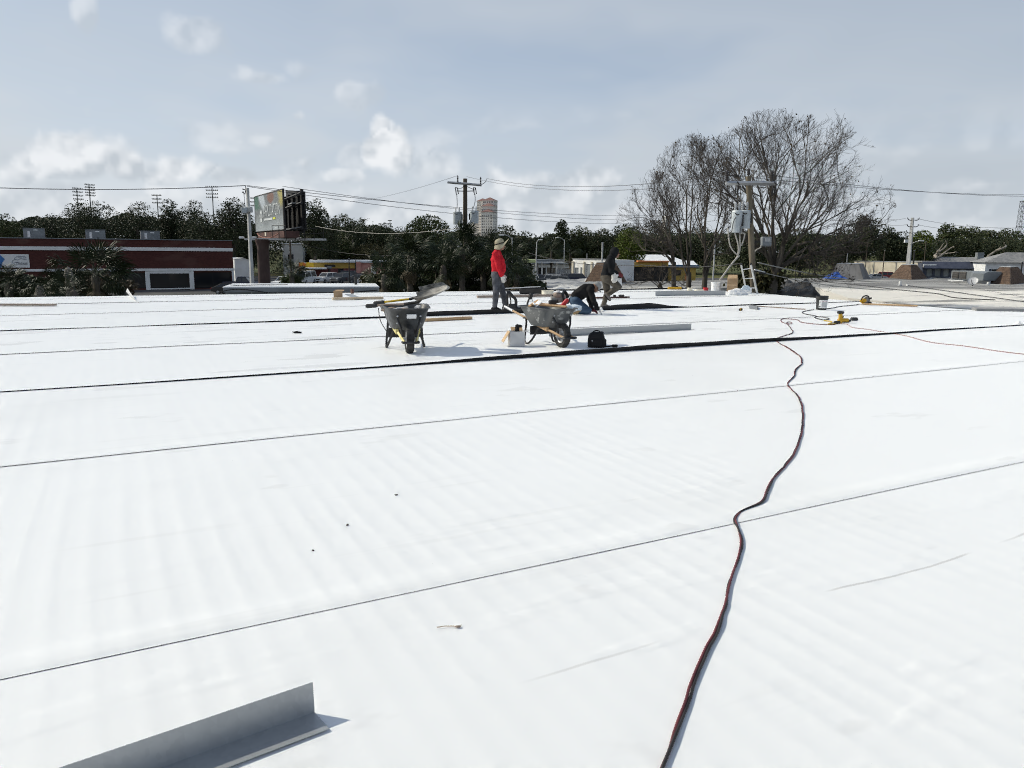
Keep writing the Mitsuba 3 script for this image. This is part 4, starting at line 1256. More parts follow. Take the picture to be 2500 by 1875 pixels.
def leaf_quads(rg, pts, size, tint, up=.35):
    """A small bent leaf spray of two triangles at every point, with its own colour."""
    n = len(pts)
    nrm = rg.normal(size=(n, 3)) + [0, 0, up]
    nrm /= np.linalg.norm(nrm, axis=1, keepdims=True)
    a = np.cross(nrm, rg.normal(size=(n, 3)))
    a /= np.linalg.norm(a, axis=1, keepdims=True)
    b = np.cross(nrm, a)
    s = size * rg.uniform(.55, 1.35, (n, 1))
    v = np.stack([pts - a * s * .5, pts - b * s * .32 + nrm * s * .08, pts + a * s * .5, pts + b * s * .32 + nrm * s * .08], 1).reshape(-1, 3)
    f = np.arange(n)[:, None] * 4
    f = np.vstack([f + [0, 1, 2], f + [0, 2, 3]])
    lo, hi = np.array(GREENS[tint][0]), np.array(GREENS[tint][1])
    t = np.clip(rg.beta(1.6, 2.2, (n, 1)) + rg.normal(0, .08, (n, 1)), 0, 1)
    c = lo + (hi - lo) * t
    c = np.where(rg.random((n, 1)) < .06, np.array([.085, .065, .035]), c)
    return v, f, np.repeat(c, 4, 0)


def leaf_obj(name, rg, pts, size, tint, parent=None, up=.35):
    v, f, c = leaf_quads(rg, np.asarray(pts), size, tint, up)
    return obj(name, mikit.ply((v, f), None, False, color=c), 'm_leaf', parent)


def clumps(rg, lobes, per_lobe, per_clump, sig):
    out = []
    for c, r in lobes:
        d = rg.normal(size=(per_lobe, 3))
        d /= np.linalg.norm(d, axis=1, keepdims=True)
        d[:, 2] = np.where(d[:, 2] < -.35, -d[:, 2], d[:, 2])
        q = c + d * r * rg.uniform(.55, 1.05, (per_lobe, 1)) * np.array([1, 1, .75])
        q = q[:, None] + rg.normal(size=(per_lobe, per_clump, 3)) * sig * np.array([1.2, 1.2, .6])
        out.append(q.reshape(-1, 3))
    return np.vstack(out)


def oak(name, label, u, v_top, w_px, Y, seed, tint='dark', lobes=13, open_=0.0, base=.32, cat='tree', group=None, leaf=None, bark='m_bark', lean=0.0):
    rg = np.random.default_rng(seed)
    key = thing(name, label, cat, group)
    top = far(u, v_top, Y)
    R = w_px / 1878 * Y
    Ht = top[2] - GROUND
    c0 = np.array([top[0], Y, GROUND + Ht * (base + 1) / 2])
    hz = Ht * (1 - base) / 2
    L = []
    n_l = 6
    for i in range(n_l):
        a = 2 * np.pi * (i + rg.random()) / n_l
        q = rg.uniform(.35, .75)
        L.append((c0 + [R * q * math.cos(a), R * q * math.sin(a), hz * rg.uniform(.0, .7)], R * .3))
    big = leaf or max(.20, Y * .0015)
    # foliage fills the crown where a noise field is dense: lumps outside, gaps between them
    n_p = int(min(30000, 6500 + 250 * R * hz * (150 / Y) ** 2))
    d = rg.normal(size=(n_p * 3, 3))
    d /= np.linalg.norm(d, axis=1, keepdims=True)
    rad = rg.random((n_p * 3, 1)) ** .42
    q = d * rad
    w_ = .80 + .28 * q[:, 2]
    pts = np.stack([q[:, 0] * R * 1.15 * np.where(q[:, 2] < 0, 1.0, 1), q[:, 1] * R * 1.1, q[:, 2] * hz], 1)
    f1 = meshkit.fbm(pts / (R * .48) + seed * 3.7, 3, seed % 50)
    f2 = meshkit.noise(pts / (R * .17) * np.array([1, 1, 1.6]) + seed, (seed + 7) % 50)
    dens = f1 * .58 + f2 * .42
    th = .385 + .06 * open_ + (.13 + .06 * open_) * rad[:, 0] ** 3 * np.where(q[:, 2] > -.2, 1, .3)
    pts = c0 + pts[dens > th][:n_p] + [lean * R, 0, 0]
    leaf_obj('crown', rg, pts, big * 1.3, tint, key)
    t = MB()
    fork = np.array([c0[0] - lean * R * .5, Y, GROUND + Ht * base * .9])
    t.tube(spline([(fork[0] - lean * R * .6, Y, GROUND), fork * [1, 1, .6] + [0, 0, GROUND * .4], fork], .6), [.030 * Ht + .02] * 8 if False else .028 * Ht, 7)
    for c, r in L:
        mid = fork * .5 + c * .5 + rg.normal(size=3) * R * .1
        p = spline([fork, mid, c], .8)
        t.tube(p, np.linspace(.014 * Ht, .004 * Ht, len(p)), 5)
        for _ in range(3):
            e = c + rg.normal(size=3) * r * .7
            t.tube([mid * .4 + c * .6, e], [.004 * Ht, .0015 * Ht], 4)
    obj('trunk', t, bark, key)
    return key


BACK = [
    ('broad dark tree at the far left edge behind the brick building', 8, 519, 34, 150, 'mid', .2), ('small round dark tree left of the leftmost rooftop unit', 62, 531, 30, 165, 'dark', .1), ('bushy dark tree right behind the leftmost rooftop unit', 128, 521, 40, 160, 'dark', .1),
    ('largest oak on the left, under the pair of side on floodlights', 218, 484, 66, 152, 'dark', .55), ('oak with a lumpy crown left of the middle floodlight', 338, 491, 48, 156, 'dark', .45), ('narrow oak right of the middle floodlight', 413, 484, 30, 165, 'dark', .6), ('oak left of the tall wide floodlight', 471, 487, 40, 160, 'dark', .45),
    ('dark filled oak in front of the gap at the brick building corner', 500, 520, 46, 150, 'dark', .2), ('tall airy tree directly left of the concrete pole', 562, 475, 40, 150, 'dark', .8), ('leafy dark tree between concrete pole and billboard', 598, 520, 40, 158, 'dark', .4), ('tall open pine like tree right behind the billboard', 764, 480, 34, 150, 'dark', .85), ('round dark tree right of the billboard', 790, 521, 36, 158, 'dark', .3),
    ('feathery tree right of the round one beside the billboard', 838, 520, 36, 175, 'mid', .6), ('airy tree left of the tiny far floodlight', 884, 529, 36, 180, 'mid', .6), ('low dark tree below the tiny far floodlight', 936, 543, 34, 172, 'dark', .3), ('yellow green bushy tree right of the billboard column', 752, 598, 40, 128, 'olive', .3), ('olive tree behind the roof of the shop strip', 905, 592, 48, 165, 'olive', .3),
    ('mid green tree above the red wall of the shop strip', 835, 566, 46, 166, 'mid', .3), ('dark round topped tree with wispy twigs left of the centre pole', 1045, 523, 62, 88, 'mid', .25), ('dark tree left of the palm group', 980, 548, 40, 120, 'dark', .25), ('leaning dark tree at the foot of the apartment tower', 1234, 545, 36, 140, 'dark', .5),
    ('low dark tree right of the apartment tower', 1284, 562, 34, 165, 'dark', .25), ('dark tree above the petrol station canopy', 1335, 566, 38, 168, 'dark', .35), ('slender tree with a tuft rising above the petrol station', 1372, 535, 18, 170, 'dark', .6), ('dark tree right of the slender tuft', 1418, 546, 30, 172, 'mid', .45), ('dark tree above the white workshop', 1466, 552, 34, 168, 'dark', .3),
    ('dark tree directly behind the bright green one', 1530, 541, 40, 172, 'dark', .3), ('bright green rounded tree above the yellow shop', 1538, 556, 36, 132, 'bright', .1), ('dark tree far behind the left bare tree', 1600, 537, 44, 178, 'dark', .3), ('dark tree behind the white transformers', 1690, 548, 60, 180, 'dark', .2), ('dark tree behind the big bare tree, right of the meter box', 1960, 556, 60, 172, 'dark', .2), ('dark tree behind the fork of the big bare tree', 1830, 560, 60, 176, 'dark', .15),
    ('tall dark oak with an open top right of the big bare tree', 2118, 522, 44, 165, 'dark', .55), ('dark bushy tree beside the tall oak on the right', 2056, 556, 40, 168, 'dark', .2), ('rounded tree with a raised tuft left of the right concrete pole', 2172, 551, 24, 180, 'dark', .5), ('low dark tree just left of the right concrete pole', 2202, 564, 28, 182, 'dark', .2), ('bright green tree right of the right concrete pole', 2254, 560, 28, 190, 'bright', .15),
    ('tall tufted tree with bare limbs right of the bright green one', 2316, 540, 22, 232, 'mid', .7), ('flat topped tree with pale limbs behind the vent box roof', 2362, 546, 40, 240, 'mid', .65), ('umbrella shaped tree above the grey roofed store', 2414, 559, 32, 245, 'mid', .6), ('dense tree below the lattice tower', 2464, 557, 36, 250, 'mid', .35), ('last tree at the right edge of the picture', 2512, 574, 34, 245, 'mid', .3)]
for i, (lb, u, v0, w, Y, tint, op) in enumerate(BACK):
    Y = Y + float(np.interp(u, [700, 740, 1000, 1040, 1270, 1300, 1720, 1800, 2020, 2060, 2260, 2300], [0, 14, 14, 0, 6, 36, 36, 20, 30, 62, 52, 24])) + (40 if 'billboard column' in lb else 0) - (70 if 'bright green rounded' in lb else 0) * 0
    oak('broadleaf_tree', lb, u, v0, w, Y, 100 + i, tint, 11 + int(w / 12), op, base=.26 if op > .5 else .12, bark='m_bark_pale' if u > 2290 else 'm_bark')
# the dense wood below the crowns
rg = np.random.default_rng(77)
n = 320000
uu = rg.uniform(-180, 2700, n)
side_ = rg.random(n) < .22
uu = np.where(side_, np.where(rg.random(n) < .5, rg.uniform(-1000, -180, n), rg.uniform(2700, 3400, n)), uu)
prof = np.interp(uu, [-180, 0, 150, 420, 520, 620, 760, 900, 1000, 1250, 1330, 1500, 1650, 2000, 2150, 2240, 2300, 2450, 2700], [560, 556, 548, 540, 556, 560, 562, 566, 572, 584, 582, 574, 572, 572, 580, 588, 582, 584, 588])
prof = prof + 14 * (meshkit.fbm(np.stack([uu / 45, 0 * uu, 0 * uu], -1), 4, 6) - .5) * 2
yy = 176 + np.interp(uu, [680, 720, 1060, 1100, 1240, 1290, 1720, 1800, 2020, 2060, 2260, 2300], [0, 14, 14, 4, 4, 36, 36, 20, 30, 62, 64, 82]) + rg.uniform(-9, 22, n)
top = 1.5 + (617 - prof) / 1878 * yy
zz = GROUND + (top - GROUND) * np.sqrt(rg.random(n))
clump = meshkit.noise(np.stack([uu / 9, yy / 3.0, zz / 2.2], -1), 8)
keep = clump > .24
pts = np.stack([(uu - 1250) / 1878 * yy, yy, zz], -1)[keep]
leaf_obj('dense_wood', rg, pts, .45, 'dark')
tag('dense_wood', 'dense dark wood filling the background below the separate tree crowns', kind='stuff')

# fallen pale limbs at the right
k = thing('fallen_tree', 'fallen tree with pale bare limbs leaning before the wood at the right', 'fallen tree')
rg = np.random.default_rng(5)
for pts in (((2281, 630), (2292, 612), (2300, 600), (2304, 594)), ((2285, 628), (2310, 614), (2322, 605), (2330, 603)), ((2288, 627), (2312, 619), (2326, 617), (2334, 614)), ((2292, 611), (2306, 605), (2312, 596), (2308, 588)), ((2410, 628), (2426, 616), (2438, 608), (2442, 602)), ((2432, 612), (2448, 606), (2456, 600), (2452, 592))):
    p = spline([far(u, v, 205 + rg.uniform(-2, 2)) for u, v in pts], .6)
    obj('limb', MB().tube(p, np.linspace(.30, .10, len(p)), 6), 'm_bark_pale', k)


# bare trees: limbs fan out from a low fork, each order of branches fills the crown
def bare_tree(label, stems, center, radii, seed, n=(7, 6, 6, 5), r0=.17, leaves=900, lean=0.0):
    key = thing('bare_tree', label, 'tree', 'bare trees beyond the roof edge')
    rg = np.random.default_rng(seed)
    C, Rr = np.array(center, float), np.array(radii, float)
    trunk, limbs, twigs = MB(), MB(), MB()
    inside = lambda p: (((p - C) / Rr) ** 2).sum() < .80 + .55 * float(meshkit.noise(np.asarray(p) * .75 + seed, 5))
    tips = []

    def wander(p0, d, L, k, curl, liftz):
        p, out = np.array(p0, float), [np.array(p0, float)]
        d = d / np.linalg.norm(d)
        for _ in range(k):
            d = d + rg.normal(size=3) * curl + [0.0, 0, liftz]
            d /= np.linalg.norm(d)
            p = p + d * L / k
            out.append(p)
        return np.array(out)

    def grow(path, r, order):
        if order >= len(n):
            return
        L0 = np.linalg.norm(np.diff(path, axis=0), axis=1).sum()
        for i in range(n[order]):
            q = rg.uniform(.22 if order < 2 else .12, 1.0) if i else 1.0
            x = q * (len(path) - 1)
            j = min(int(x), len(path) - 2)
            p = path[j] + (path[j + 1] - path[j]) * (x - j)
            tang = path[j + 1] - path[j]
            tang /= np.linalg.norm(tang)
            side = rg.normal(size=3)
            side -= tang * (side @ tang)
            side /= np.linalg.norm(side)
            outw = (p - (C - [0, 0, Rr[2] * .8])) / np.linalg.norm(p - (C - [0, 0, Rr[2] * .8]))
            d = tang * .75 + side * rg.uniform(.45, .95) + outw * .45 + [0, 0, .12]
            L = L0 * rg.uniform(.38, .62) * (1.0 if order < 3 else .95)
            w = wander(p, d, L, 5 if order < 2 else 4, .20 if order < 2 else .22, .035)
            if not inside(w[-1]):
                keep = next((q_ for q_ in range(len(w)) if not inside(w[q_])), len(w))
                if keep < 2 or (keep < 3 and rg.random() < .5):
                    continue
                w = w[:max(keep, 3)]
            rr = r * (1 - .55 * q) * (.62, .58, .60, .62)[order]
            rr = max(rr, .0045)
            (limbs if order < 1 else twigs).tube(w, np.linspace(rr, max(rr * .45, .0035), len(w)), 5 if order < 1 else 4 if order < 2 else 3, False)
            if order >= 2:
                tips.append(w[-1])
            grow(w, rr, order + 1)

    for base, fork, rs, targets in stems:
        base, fork = np.array(base, float), np.array(fork, float)
        tp = spline([base, base * .5 + fork * .5 + rg.normal(size=3) * .06, fork], .25)
        trunk.tube(tp, np.linspace(rs * 1.25, rs, len(tp)), 10)
        for tg in targets:
            tg = np.array(tg, float)
            mid = fork + (tg - fork) * .45 + [0, 0, .03 * np.linalg.norm(tg - fork)] + rg.normal(size=3) * .18
            tg = fork + (tg - fork) * .86
            w = spline([fork - [0, 0, .25], fork + (mid - fork) * .3 + rg.normal(size=3) * .08, mid, tg + rg.normal(size=3) * .2], .35)
            w = w + (meshkit.noise(np.stack([np.arange(len(w)) * .6, 0 * w[:, 0] + rg.uniform(0, 99), 0 * w[:, 0]], -1), 2)[:, None] - .5) * .12
            limbs.tube(w, np.linspace(rs * .46, .011, len(w)), 7)
            grow(w, rs * .42, 0)
    obj('trunk', trunk, 'm_bark', key, smooth=50)
    obj('limbs', limbs, 'm_bark', key)
    obj('twigs', twigs, 'm_twig', key)
    tips = np.array(tips)
    pick = tips[rg.permutation(len(tips))[:leaves]]
    leaf_obj('withered_leaves', rg, pick + rg.normal(size=pick.shape) * .06, .10, 'dry', key, -.3)
    labels[f'{key}__twigs'] = {'label': 'fine leafless twigs', 'kind': 'stuff'}
    labels[f'{key}__limbs'] = {'kind': 'stuff'}
    return len(tips)


F3 = lambda u, v, y: far(u, v, y)
Y = 34.0
fk = F3(1893, 655, Y)
tg = [F3(u, v, Y + dy) for u, v, dy in ((1700, 400, .5), (1735, 330, -1.5), (1790, 305, 1.2), (1850, 298, -.5), (1915, 295, 1.5), (1975, 310, -1.3), (2035, 365, .8), (2085, 430, -.8), (2120, 520, .6), (1960, 400, -2.2), (1830, 400, 2.4), (2135, 560, -.8), (2075, 590, 1.4), (1790, 590, -.6))]
bare_tree('largest bare tree, its wide leafless crown behind the wooden transformer pole', [((F3(1890, 720, Y)[0], Y, GROUND), fk, .165, tg)], F3(1902, 490, Y), (4.4, 4.0, 3.55), 41, (7, 6, 5, 4), leaves=420)
Y = 36.5
a, b2 = F3(1682, 665, Y), F3(1722, 668, Y + .4)
bare_tree('two stemmed bare tree left of the wooden transformer pole', [((F3(1680, 720, Y)[0], Y, GROUND), a, .11, [F3(u, v, Y + dy) for u, v, dy in ((1600, 530, 1), (1640, 420, -1), (1668, 350, 0), (1700, 340, 1.2))]),
          ((F3(1718, 720, Y)[0], Y + .4, GROUND), b2, .12, [F3(u, v, Y + dy) for u, v, dy in ((1735, 330, 1), (1770, 345, -1), (1800, 420, .8), (1775, 520, -1.2), (1710, 420, 2))])], F3(1698, 500, Y), (2.25, 2.5, 3.0), 42, (7, 6, 5, 4), leaves=300)
Y = 47.0
bare_tree('small bare tree with upright wispy branches at the left of the group', [((F3(1650, 700, Y)[0], Y, GROUND), F3(1645, 640, Y), .13, [F3(u, v, Y + dy) for u, v, dy in ((1548, 545, 1), (1565, 480, -1), (1590, 445, 0), (1612, 450, .8), (1625, 520, -.6), (1560, 600, .5))])], F3(1585, 530, Y), (2.0, 2.2, 2.6), 43, (7, 6, 5, 3), r0=.1, leaves=60)
Y = 33.0
bare_tree('drooping broken branches hanging before the neighbouring roof right of the big tree', [(F3(1940, 600, Y + 1), F3(1975, 590, Y + .5), .05, [F3(u, v, Y + dy) for u, v, dy in ((2000, 700, -.3), (2025, 715, 0), (1985, 712, .3), (2045, 690, .2), (1960, 700, -.4))])], F3(2000, 690, Y), (1.4, 1.4, 1.3), 44, (6, 5, 4), leaves=160)
Y = 41.0
bare_tree('heap of dead brush lying left of the two stemmed bare tree', [(F3(1620, 712, Y), F3(1610, 690, Y), .06, [F3(u, v, Y + dy) for u, v, dy in ((1550, 690, .5), (1575, 655, -.5), (1600, 640, 0), (1640, 665, .6), (1660, 690, -.4), (1540, 700, -1), (1690, 700, .3))])], F3(1605, 690, Y), (1.9, 1.6, .95), 45, (7, 6, 4), leaves=60)

# palms: fan fronds, each its own part
def frond_mesh(seed, droop, folded=0.0, blades=26):
    rg = np.random.default_rng(seed)
    m = MB()
    P = 1.05
    pet = np.stack([np.linspace(0, P, 7), 0 * np.linspace(0, 1, 7), -.16 * droop * np.linspace(0, 1, 7) ** 2], 1)
    m.tube(pet, np.linspace(.022, .012, 7), 4, False)
    tip = pet[-1]
    V, Fc, C = [], [], []
    for i in range(blades):
        t = (i + .5) / blades * 2 - 1
        ang = t * math.radians(118) * (1 - .62 * folded)
        L = (1.0 - .32 * abs(t)) * rg.uniform(.86, 1.06)
        root = tip + [.34 * (1 - abs(t)) - .05, 0, -.10 * droop * (1 - abs(t))]
        d = np.array([math.cos(ang), math.sin(ang), .10 - .18 * droop + .08 * rg.normal()])
        s = np.array([-math.sin(ang), math.cos(ang), 0.35 * (-1) ** i])
        w = .030
        q0 = root
        q1 = root + d * L * .55 + [0, 0, -.03 * droop]
        q2 = root + d * L * .85 + [0, 0, -.20 * droop * L]
        q3 = root + d * L + [0, 0, -.55 * droop * L * rg.uniform(.7, 1.2)]
        b = len(V) * 1
        V += [q0, q1 + s * w, q1 - s * w, q2 + s * w * .7, q2 - s * w * .7, q3]
        Fc += [[b, b + 2, b + 1], [b + 1, b + 2, b + 4], [b + 1, b + 4, b + 3], [b + 3, b + 4, b + 5]]
    m.add(V, Fc)
    return m


mat('m_frond', mottled((.010, .019, .007), (.032, .045, .017), 2.5), .48, specular=.22)
mat('m_frond_dry', mottled((.09, .072, .045), (.20, .165, .11), 2.5), .7)
FR = [shape(frond_mesh(s, d), 'm_frond') for s, d in ((1, .5), (2, .9), (3, 1.3), (4, .7))]
FD = [shape(frond_mesh(s, d, .75, 16), 'm_frond_dry') for s, d in ((7, 1.2), (8, 1.6))]


def palm(label, u, v, Y, R, seed, nf=30, nd=9, wind=.35, trunk_r=.17):
    key = thing('fan_palm', label, 'palm', 'fan palms beyond the roof edge')
    rg = np.random.default_rng(seed)
    c = far(u, v, Y)
    s = R / 1.95
    tr = [(trunk_r * 1.15, GROUND - c[2])]
    for z in np.arange(GROUND - c[2] + .3, -.1, .16):
        tr += [(trunk_r * (1 + .18 * (len(tr) % 3 == 0)), z)]
    tr += [(trunk_r * 1.3, -.35), (trunk_r * .8, 0), (.01, .1)]
    obj('trunk', MB().lathe(tr, 12, c), 'm_bark_pale' if 'stout' in label else 'm_bark', key)
    for i in range(nf):
        az = rg.uniform(0, 2 * np.pi)
        el = math.radians(rg.uniform(-38, 82))
        d = np.array([math.cos(el) * math.cos(az) + wind * .6, math.cos(el) * math.sin(az), math.sin(el)])
        d /= np.linalg.norm(d)
        az, el = math.atan2(d[1], d[0]), math.asin(d[2])
        obj('frond', FR[rg.integers(4)], None, key, T().translate(c.tolist()).rotate([0, 0, 1], math.degrees(az)).rotate([0, 1, 0], -math.degrees(el)).rotate([1, 0, 0], float(rg.uniform(-70, 70))).scale(s * float(rg.uniform(.85, 1.1))))
    for i in range(nd):
        az = rg.uniform(0, 2 * np.pi)
        el = math.radians(rg.uniform(-80, -45))
        obj('dead_frond', FD[rg.integers(2)], None, key, T().translate((c + [0, 0, -.2]).tolist()).rotate([0, 0, 1], math.degrees(az)).rotate([0, 1, 0], -math.degrees(el)).scale(s * .8))


PALMS = [('fan palm with a wide crown overlapping the brick building', 232, 668, 40, 1.75, 36, 14), ('fan palm with a stout pale trunk left of the wide crowned palm', 166, 656, 38, 1.0, 14, 8), ('fan palm at the lower left edge before the wall sign', 20, 696, 39, 1.1, 24, 8), ('low fan palm between the left edge and the stout trunk', 96, 700, 36, 1.0, 20, 8),
         ('low fan palm with spiky fronds just above the roof edge on the left', 180, 712, 33, .7, 14, 4), ('fan palm with shiny windblown fronds left of the centre pole', 1000, 626, 47, 1.6, 32, 12), ('tallest fan palm directly below the centre pole', 1128, 606, 46, 1.5, 34, 16), ('fan palm right of the tallest one with fronds blown right', 1180, 612, 49, 1.4, 26, 8),
         ('low fan palm at the left end of the palm group', 938, 672, 42, 1.25, 26, 8), ('fan palm deep in the group below the tallest', 1082, 650, 44, 1.3, 22, 12), ('fan palm behind the red shirted man', 1232, 640, 43, 1.35, 26, 8), ('low fan palm right behind the man in red trousers level', 1262, 668, 45, 1.2, 22, 8), ('fan palm far back above the petrol station shop', 1346, 612, 172, 3.0, 18, 6), ('fan palm far back beside the white workshop', 1392, 618, 176, 2.8, 18, 6), ('fan palm at the foot of the billboard column', 712, 664, 60, 1.2, 20, 6), ('tall slim palm above the roof of the shop strip', 861, 585, 178, 2.8, 20, 6)]
PALMS[11] = ('low fan palm right of the red shirted man at waist level', *PALMS[11][1:])
for i, (lb, u, v, Y, R, nf, nd) in enumerate(PALMS):
    palm(lb, u, v, Y, R, 300 + i, nf, nd)
# shrubs that fill the space under the palms
for i, (u0, v0, w, h, Y, lb, tint) in enumerate(((985, 675, 55, 60, 50, 'dark leafy shrub under the shiny fronded palm', 'dark'), (1060, 668, 50, 66, 50, 'tall dark shrub between the shiny and the tallest palm', 'dark'), (1130, 672, 55, 62, 51, 'dark shrub at the foot of the tallest palm', 'dark'), (1195, 676, 48, 60, 50, 'dark shrub left of the red shirted man', 'dark'), (1258, 690, 42, 40, 48, 'dark shrub right of the red shirted man', 'dark'), (930, 696, 34, 32, 44, 'olive tinged shrub at the corner of the white roofed shed', 'olive'),
                                                 (1290, 702, 22, 14, 46, 'low dark shrub beside the grey sheeted roof', 'dark'), (250, 702, 60, 30, 46, 'dark shrub under the wide crowned palm', 'dry'), (50, 708, 60, 26, 46, 'dark shrub at the lower left edge', 'dark'), (1850, 690, 36, 26, 35, 'green brown shrub behind the ladder', 'olive'), (720, 690, 20, 18, 66, 'dark shrub at the billboard column', 'mid'), (120, 712, 46, 18, 44, 'low dark shrub between the left palms', 'dark'))):
    k = thing('shrub', lb, 'shrub')
    rg = np.random.default_rng(500 + i)
    c = far(u0, v0, Y)
    R, hz = w / 1878 * Y, h / 1878 * Y
    L = [(c + [rg.uniform(-.7, .7) * R, rg.uniform(-1, 1), rg.uniform(-.8, .55) * hz], R * .42) for _ in range(9)]
    L += [(np.array([c[0] + q * R, Y, (GROUND + c[2] - hz) / 2 + .6]), R * .5) for q in (-.5, .5)]
    leaf_obj('foliage', rg, clumps(rg, L, 34, 15, .18), .24, tint, k)
    t = MB()
    for c2, r in L[:6]:
        t.tube([(c[0], Y, GROUND), (c + c2) / 2 - [0, 0, hz * .6], c2], [.06, .04, .015], 5)
    obj('stems', t, 'm_bark', k)

# ---------------------------------------------------------------- vehicles
PAINT = {}


def paint(name, c, rough=.25):
    if name not in PAINT:
        PAINT[name] = mat('m_paint_' + name, c, rough, clearcoat=.8, clearcoat_gloss=.9)
    return PAINT[name]


for nm, c in (('white', (.75, .75, .74)), ('black', (.012, .012, .014)), ('silver', (.42, .43, .45)), ('navy', (.015, .02, .045)), ('grey', (.10, .105, .11)), ('red', (.22, .02, .02))):
    paint(nm, c)
mat('m_tyre', (.018, .018, .018), .8)
mat('m_rim', (.35, .36, .37), .35, metallic=.7)
mat('m_tail_light', (.35, .02, .02), .25)
mat('m_head_light', (.70, .72, .74), .1)
mat('m_car_glass', (.012, .015, .018), .05, specular=.7)
CARS = {'sedan': (4.7, 1.8, 1.45, [(-.5, .38), (-.49, .60), (-.47, .80), (-.30, .93), (.26, .97), (.45, .95), (.49, .80), (.5, .40)], (-.24, -.10, .22, .40), .94, 1.44),
        'suv': (4.7, 1.9, 1.75, [(-.5, .42), (-.49, .72), (-.47, .98), (-.28, 1.08), (.46, 1.10), (.49, .95), (.5, .45)], (-.22, -.10, .42, .48), 1.06, 1.74),
        'pickup': (5.5, 1.95, 1.85, [(-.5, .48), (-.49, .80), (-.47, 1.05), (-.27, 1.14), (.48, 1.14), (.5, 1.0), (.5, .50)], (-.20, -.10, .10, .15), 1.12, 1.84),
        'van': (5.4, 2.0, 2.1, [(-.5, .42), (-.49, .80), (-.46, 1.05), (-.36, 1.15), (.49, 1.2), (.5, .95), (.5, .45)], (-.34, -.20, .47, .49), 1.16, 2.12)}
_CARP = {}


def car_parts(kind):
    if kind in _CARP:
        return _CARP[kind]
    L, W, H, prof, cab, zb, zr = CARS[kind]
    pts = [(x * L, z) for x, z in prof]
    low = [(x * L, z) for x, z in ((.40, .30), (.30, .24), (-.30, .24), (-.42, .30))]
    loop = pts + low
    loops = []
    for q, k in ((-.5, .93), (-.46, 1.0), (-.3, 1.01), (.3, 1.01), (.46, 1.0), (.5, .93)):
        loops.append([(x * (1 if k >= 1 else .97), q * W, .62 + (z - .62) * k) for x, z in loop])
    P = {'body': shape(loft(loops), None, 35)}
    x0, x1, x2, x3 = [c * L for c in cab]
    wb, wt = W * .47, W * .37
    g = [(x0, -wb, zb), (x0, wb, zb), (x1, -wt, zr - .06), (x1, wt, zr - .06), (x2, -wt, zr - .06), (x2, wt, zr - .06), (x3, -wb, zb), (x3, wb, zb)]
    P['windscreen'] = shape(MB().quad(g[0], g[1], g[3], g[2]), None)
    P['rear_window'] = shape(MB().quad(g[4], g[5], g[7], g[6]), None)
    P['side_window'] = shape(MB().quad(g[0], g[2], g[4], g[6]), None)
    P['side_window_001'] = shape(MB().quad(g[1], g[7], g[5], g[3]), None)
    rf = MB().box(((x1 + x2) / 2, 0, zr - .03), (x2 - x1 + .12, 2 * wt + .06, .08), b=.03)
    for s in (-1, 1):
        for a, b in (((x0, s * wb, zb), (x1, s * wt, zr - .05)), ((x3, s * wb, zb), (x2, s * wt, zr - .05)), (((x0 + x3) / 2 + .1, s * (wb + .01), zb), ((x1 + x2) / 2, s * (wt + .01), zr - .05))):
            rf.tube([a, b], .05, 4)
    P['roof'] = shape(rf, None)
    r = .34 if kind != 'pickup' else .39
    for i, (x, s) in enumerate(((-.31, -1), (-.31, 1), (.30, -1), (.30, 1))):
        c = (x * L, s * (W / 2 - .08), r)
        R = frame((0, s, 0))
        P['wheel' + ('' if not i else f'_{i:03d}')] = (shape(MB().lathe([(.001, -.1), (r * .97, -.1), (r, -.05), (r, .07), (r * .93, .11), (r * .62, .11), (.001, .08)], 16, c, R), None, 40), shape(MB().lathe([(r * .6, .115), (r * .45, .10), (.001, .118)], 12, c, R), None))
    for i, s in enumerate((-1, 1)):
        P['headlight' + ('' if not i else '_001')] = shape(MB().box((-.478 * L, s * W * .36, prof[1][1] + .10), (.16, .36, .16), b=.04), None)
        P['tail_light' + ('' if not i else '_001')] = shape(MB().box((.492 * L, s * W * .40, prof[-2][1] - .05), (.10, .22, .20), b=.03), None)
    P['bumper'] = shape(MB().box((-.495 * L, 0, .42), (.12, W * .9, .2), b=.05), None)
    P['grille'] = shape(MB().box((-.493 * L, 0, .62), (.06, W * .5, .16)), None)
    if kind == 'pickup':
        P['load_bed'] = shape(MB().box((.33 * L, 0, 1.15), (.30 * L, W * .8, .03)), None)
    _CARP[kind] = P
    return P


def car(name, label, kind, color, u, Y, rz, group='cars parked around the shops'):
    key = thing(name, label, 'van' if kind == 'van' else 'pickup' if kind == 'pickup' else 'car', group)
    p = far(u, 613, Y)
    M = placed((p[0], Y, GROUND + .01), math.radians(rz))
    pm = PAINT[color]
    for nm, d in car_parts(kind).items():
        if isinstance(d, tuple):
            w = obj('wheel', d[0], 'm_tyre', key, M)
            obj('rim', d[1], 'm_rim', w, M)
            continue
        base = nm.split('_0')[0]
        obj(base, d, pm if base in ('body', 'roof', 'bumper') else 'm_tail_light' if base == 'tail_light' else 'm_head_light' if base == 'headlight' else 'm_steel_dark' if base in ('grille', 'load_bed') else 'm_car_glass', key, M)


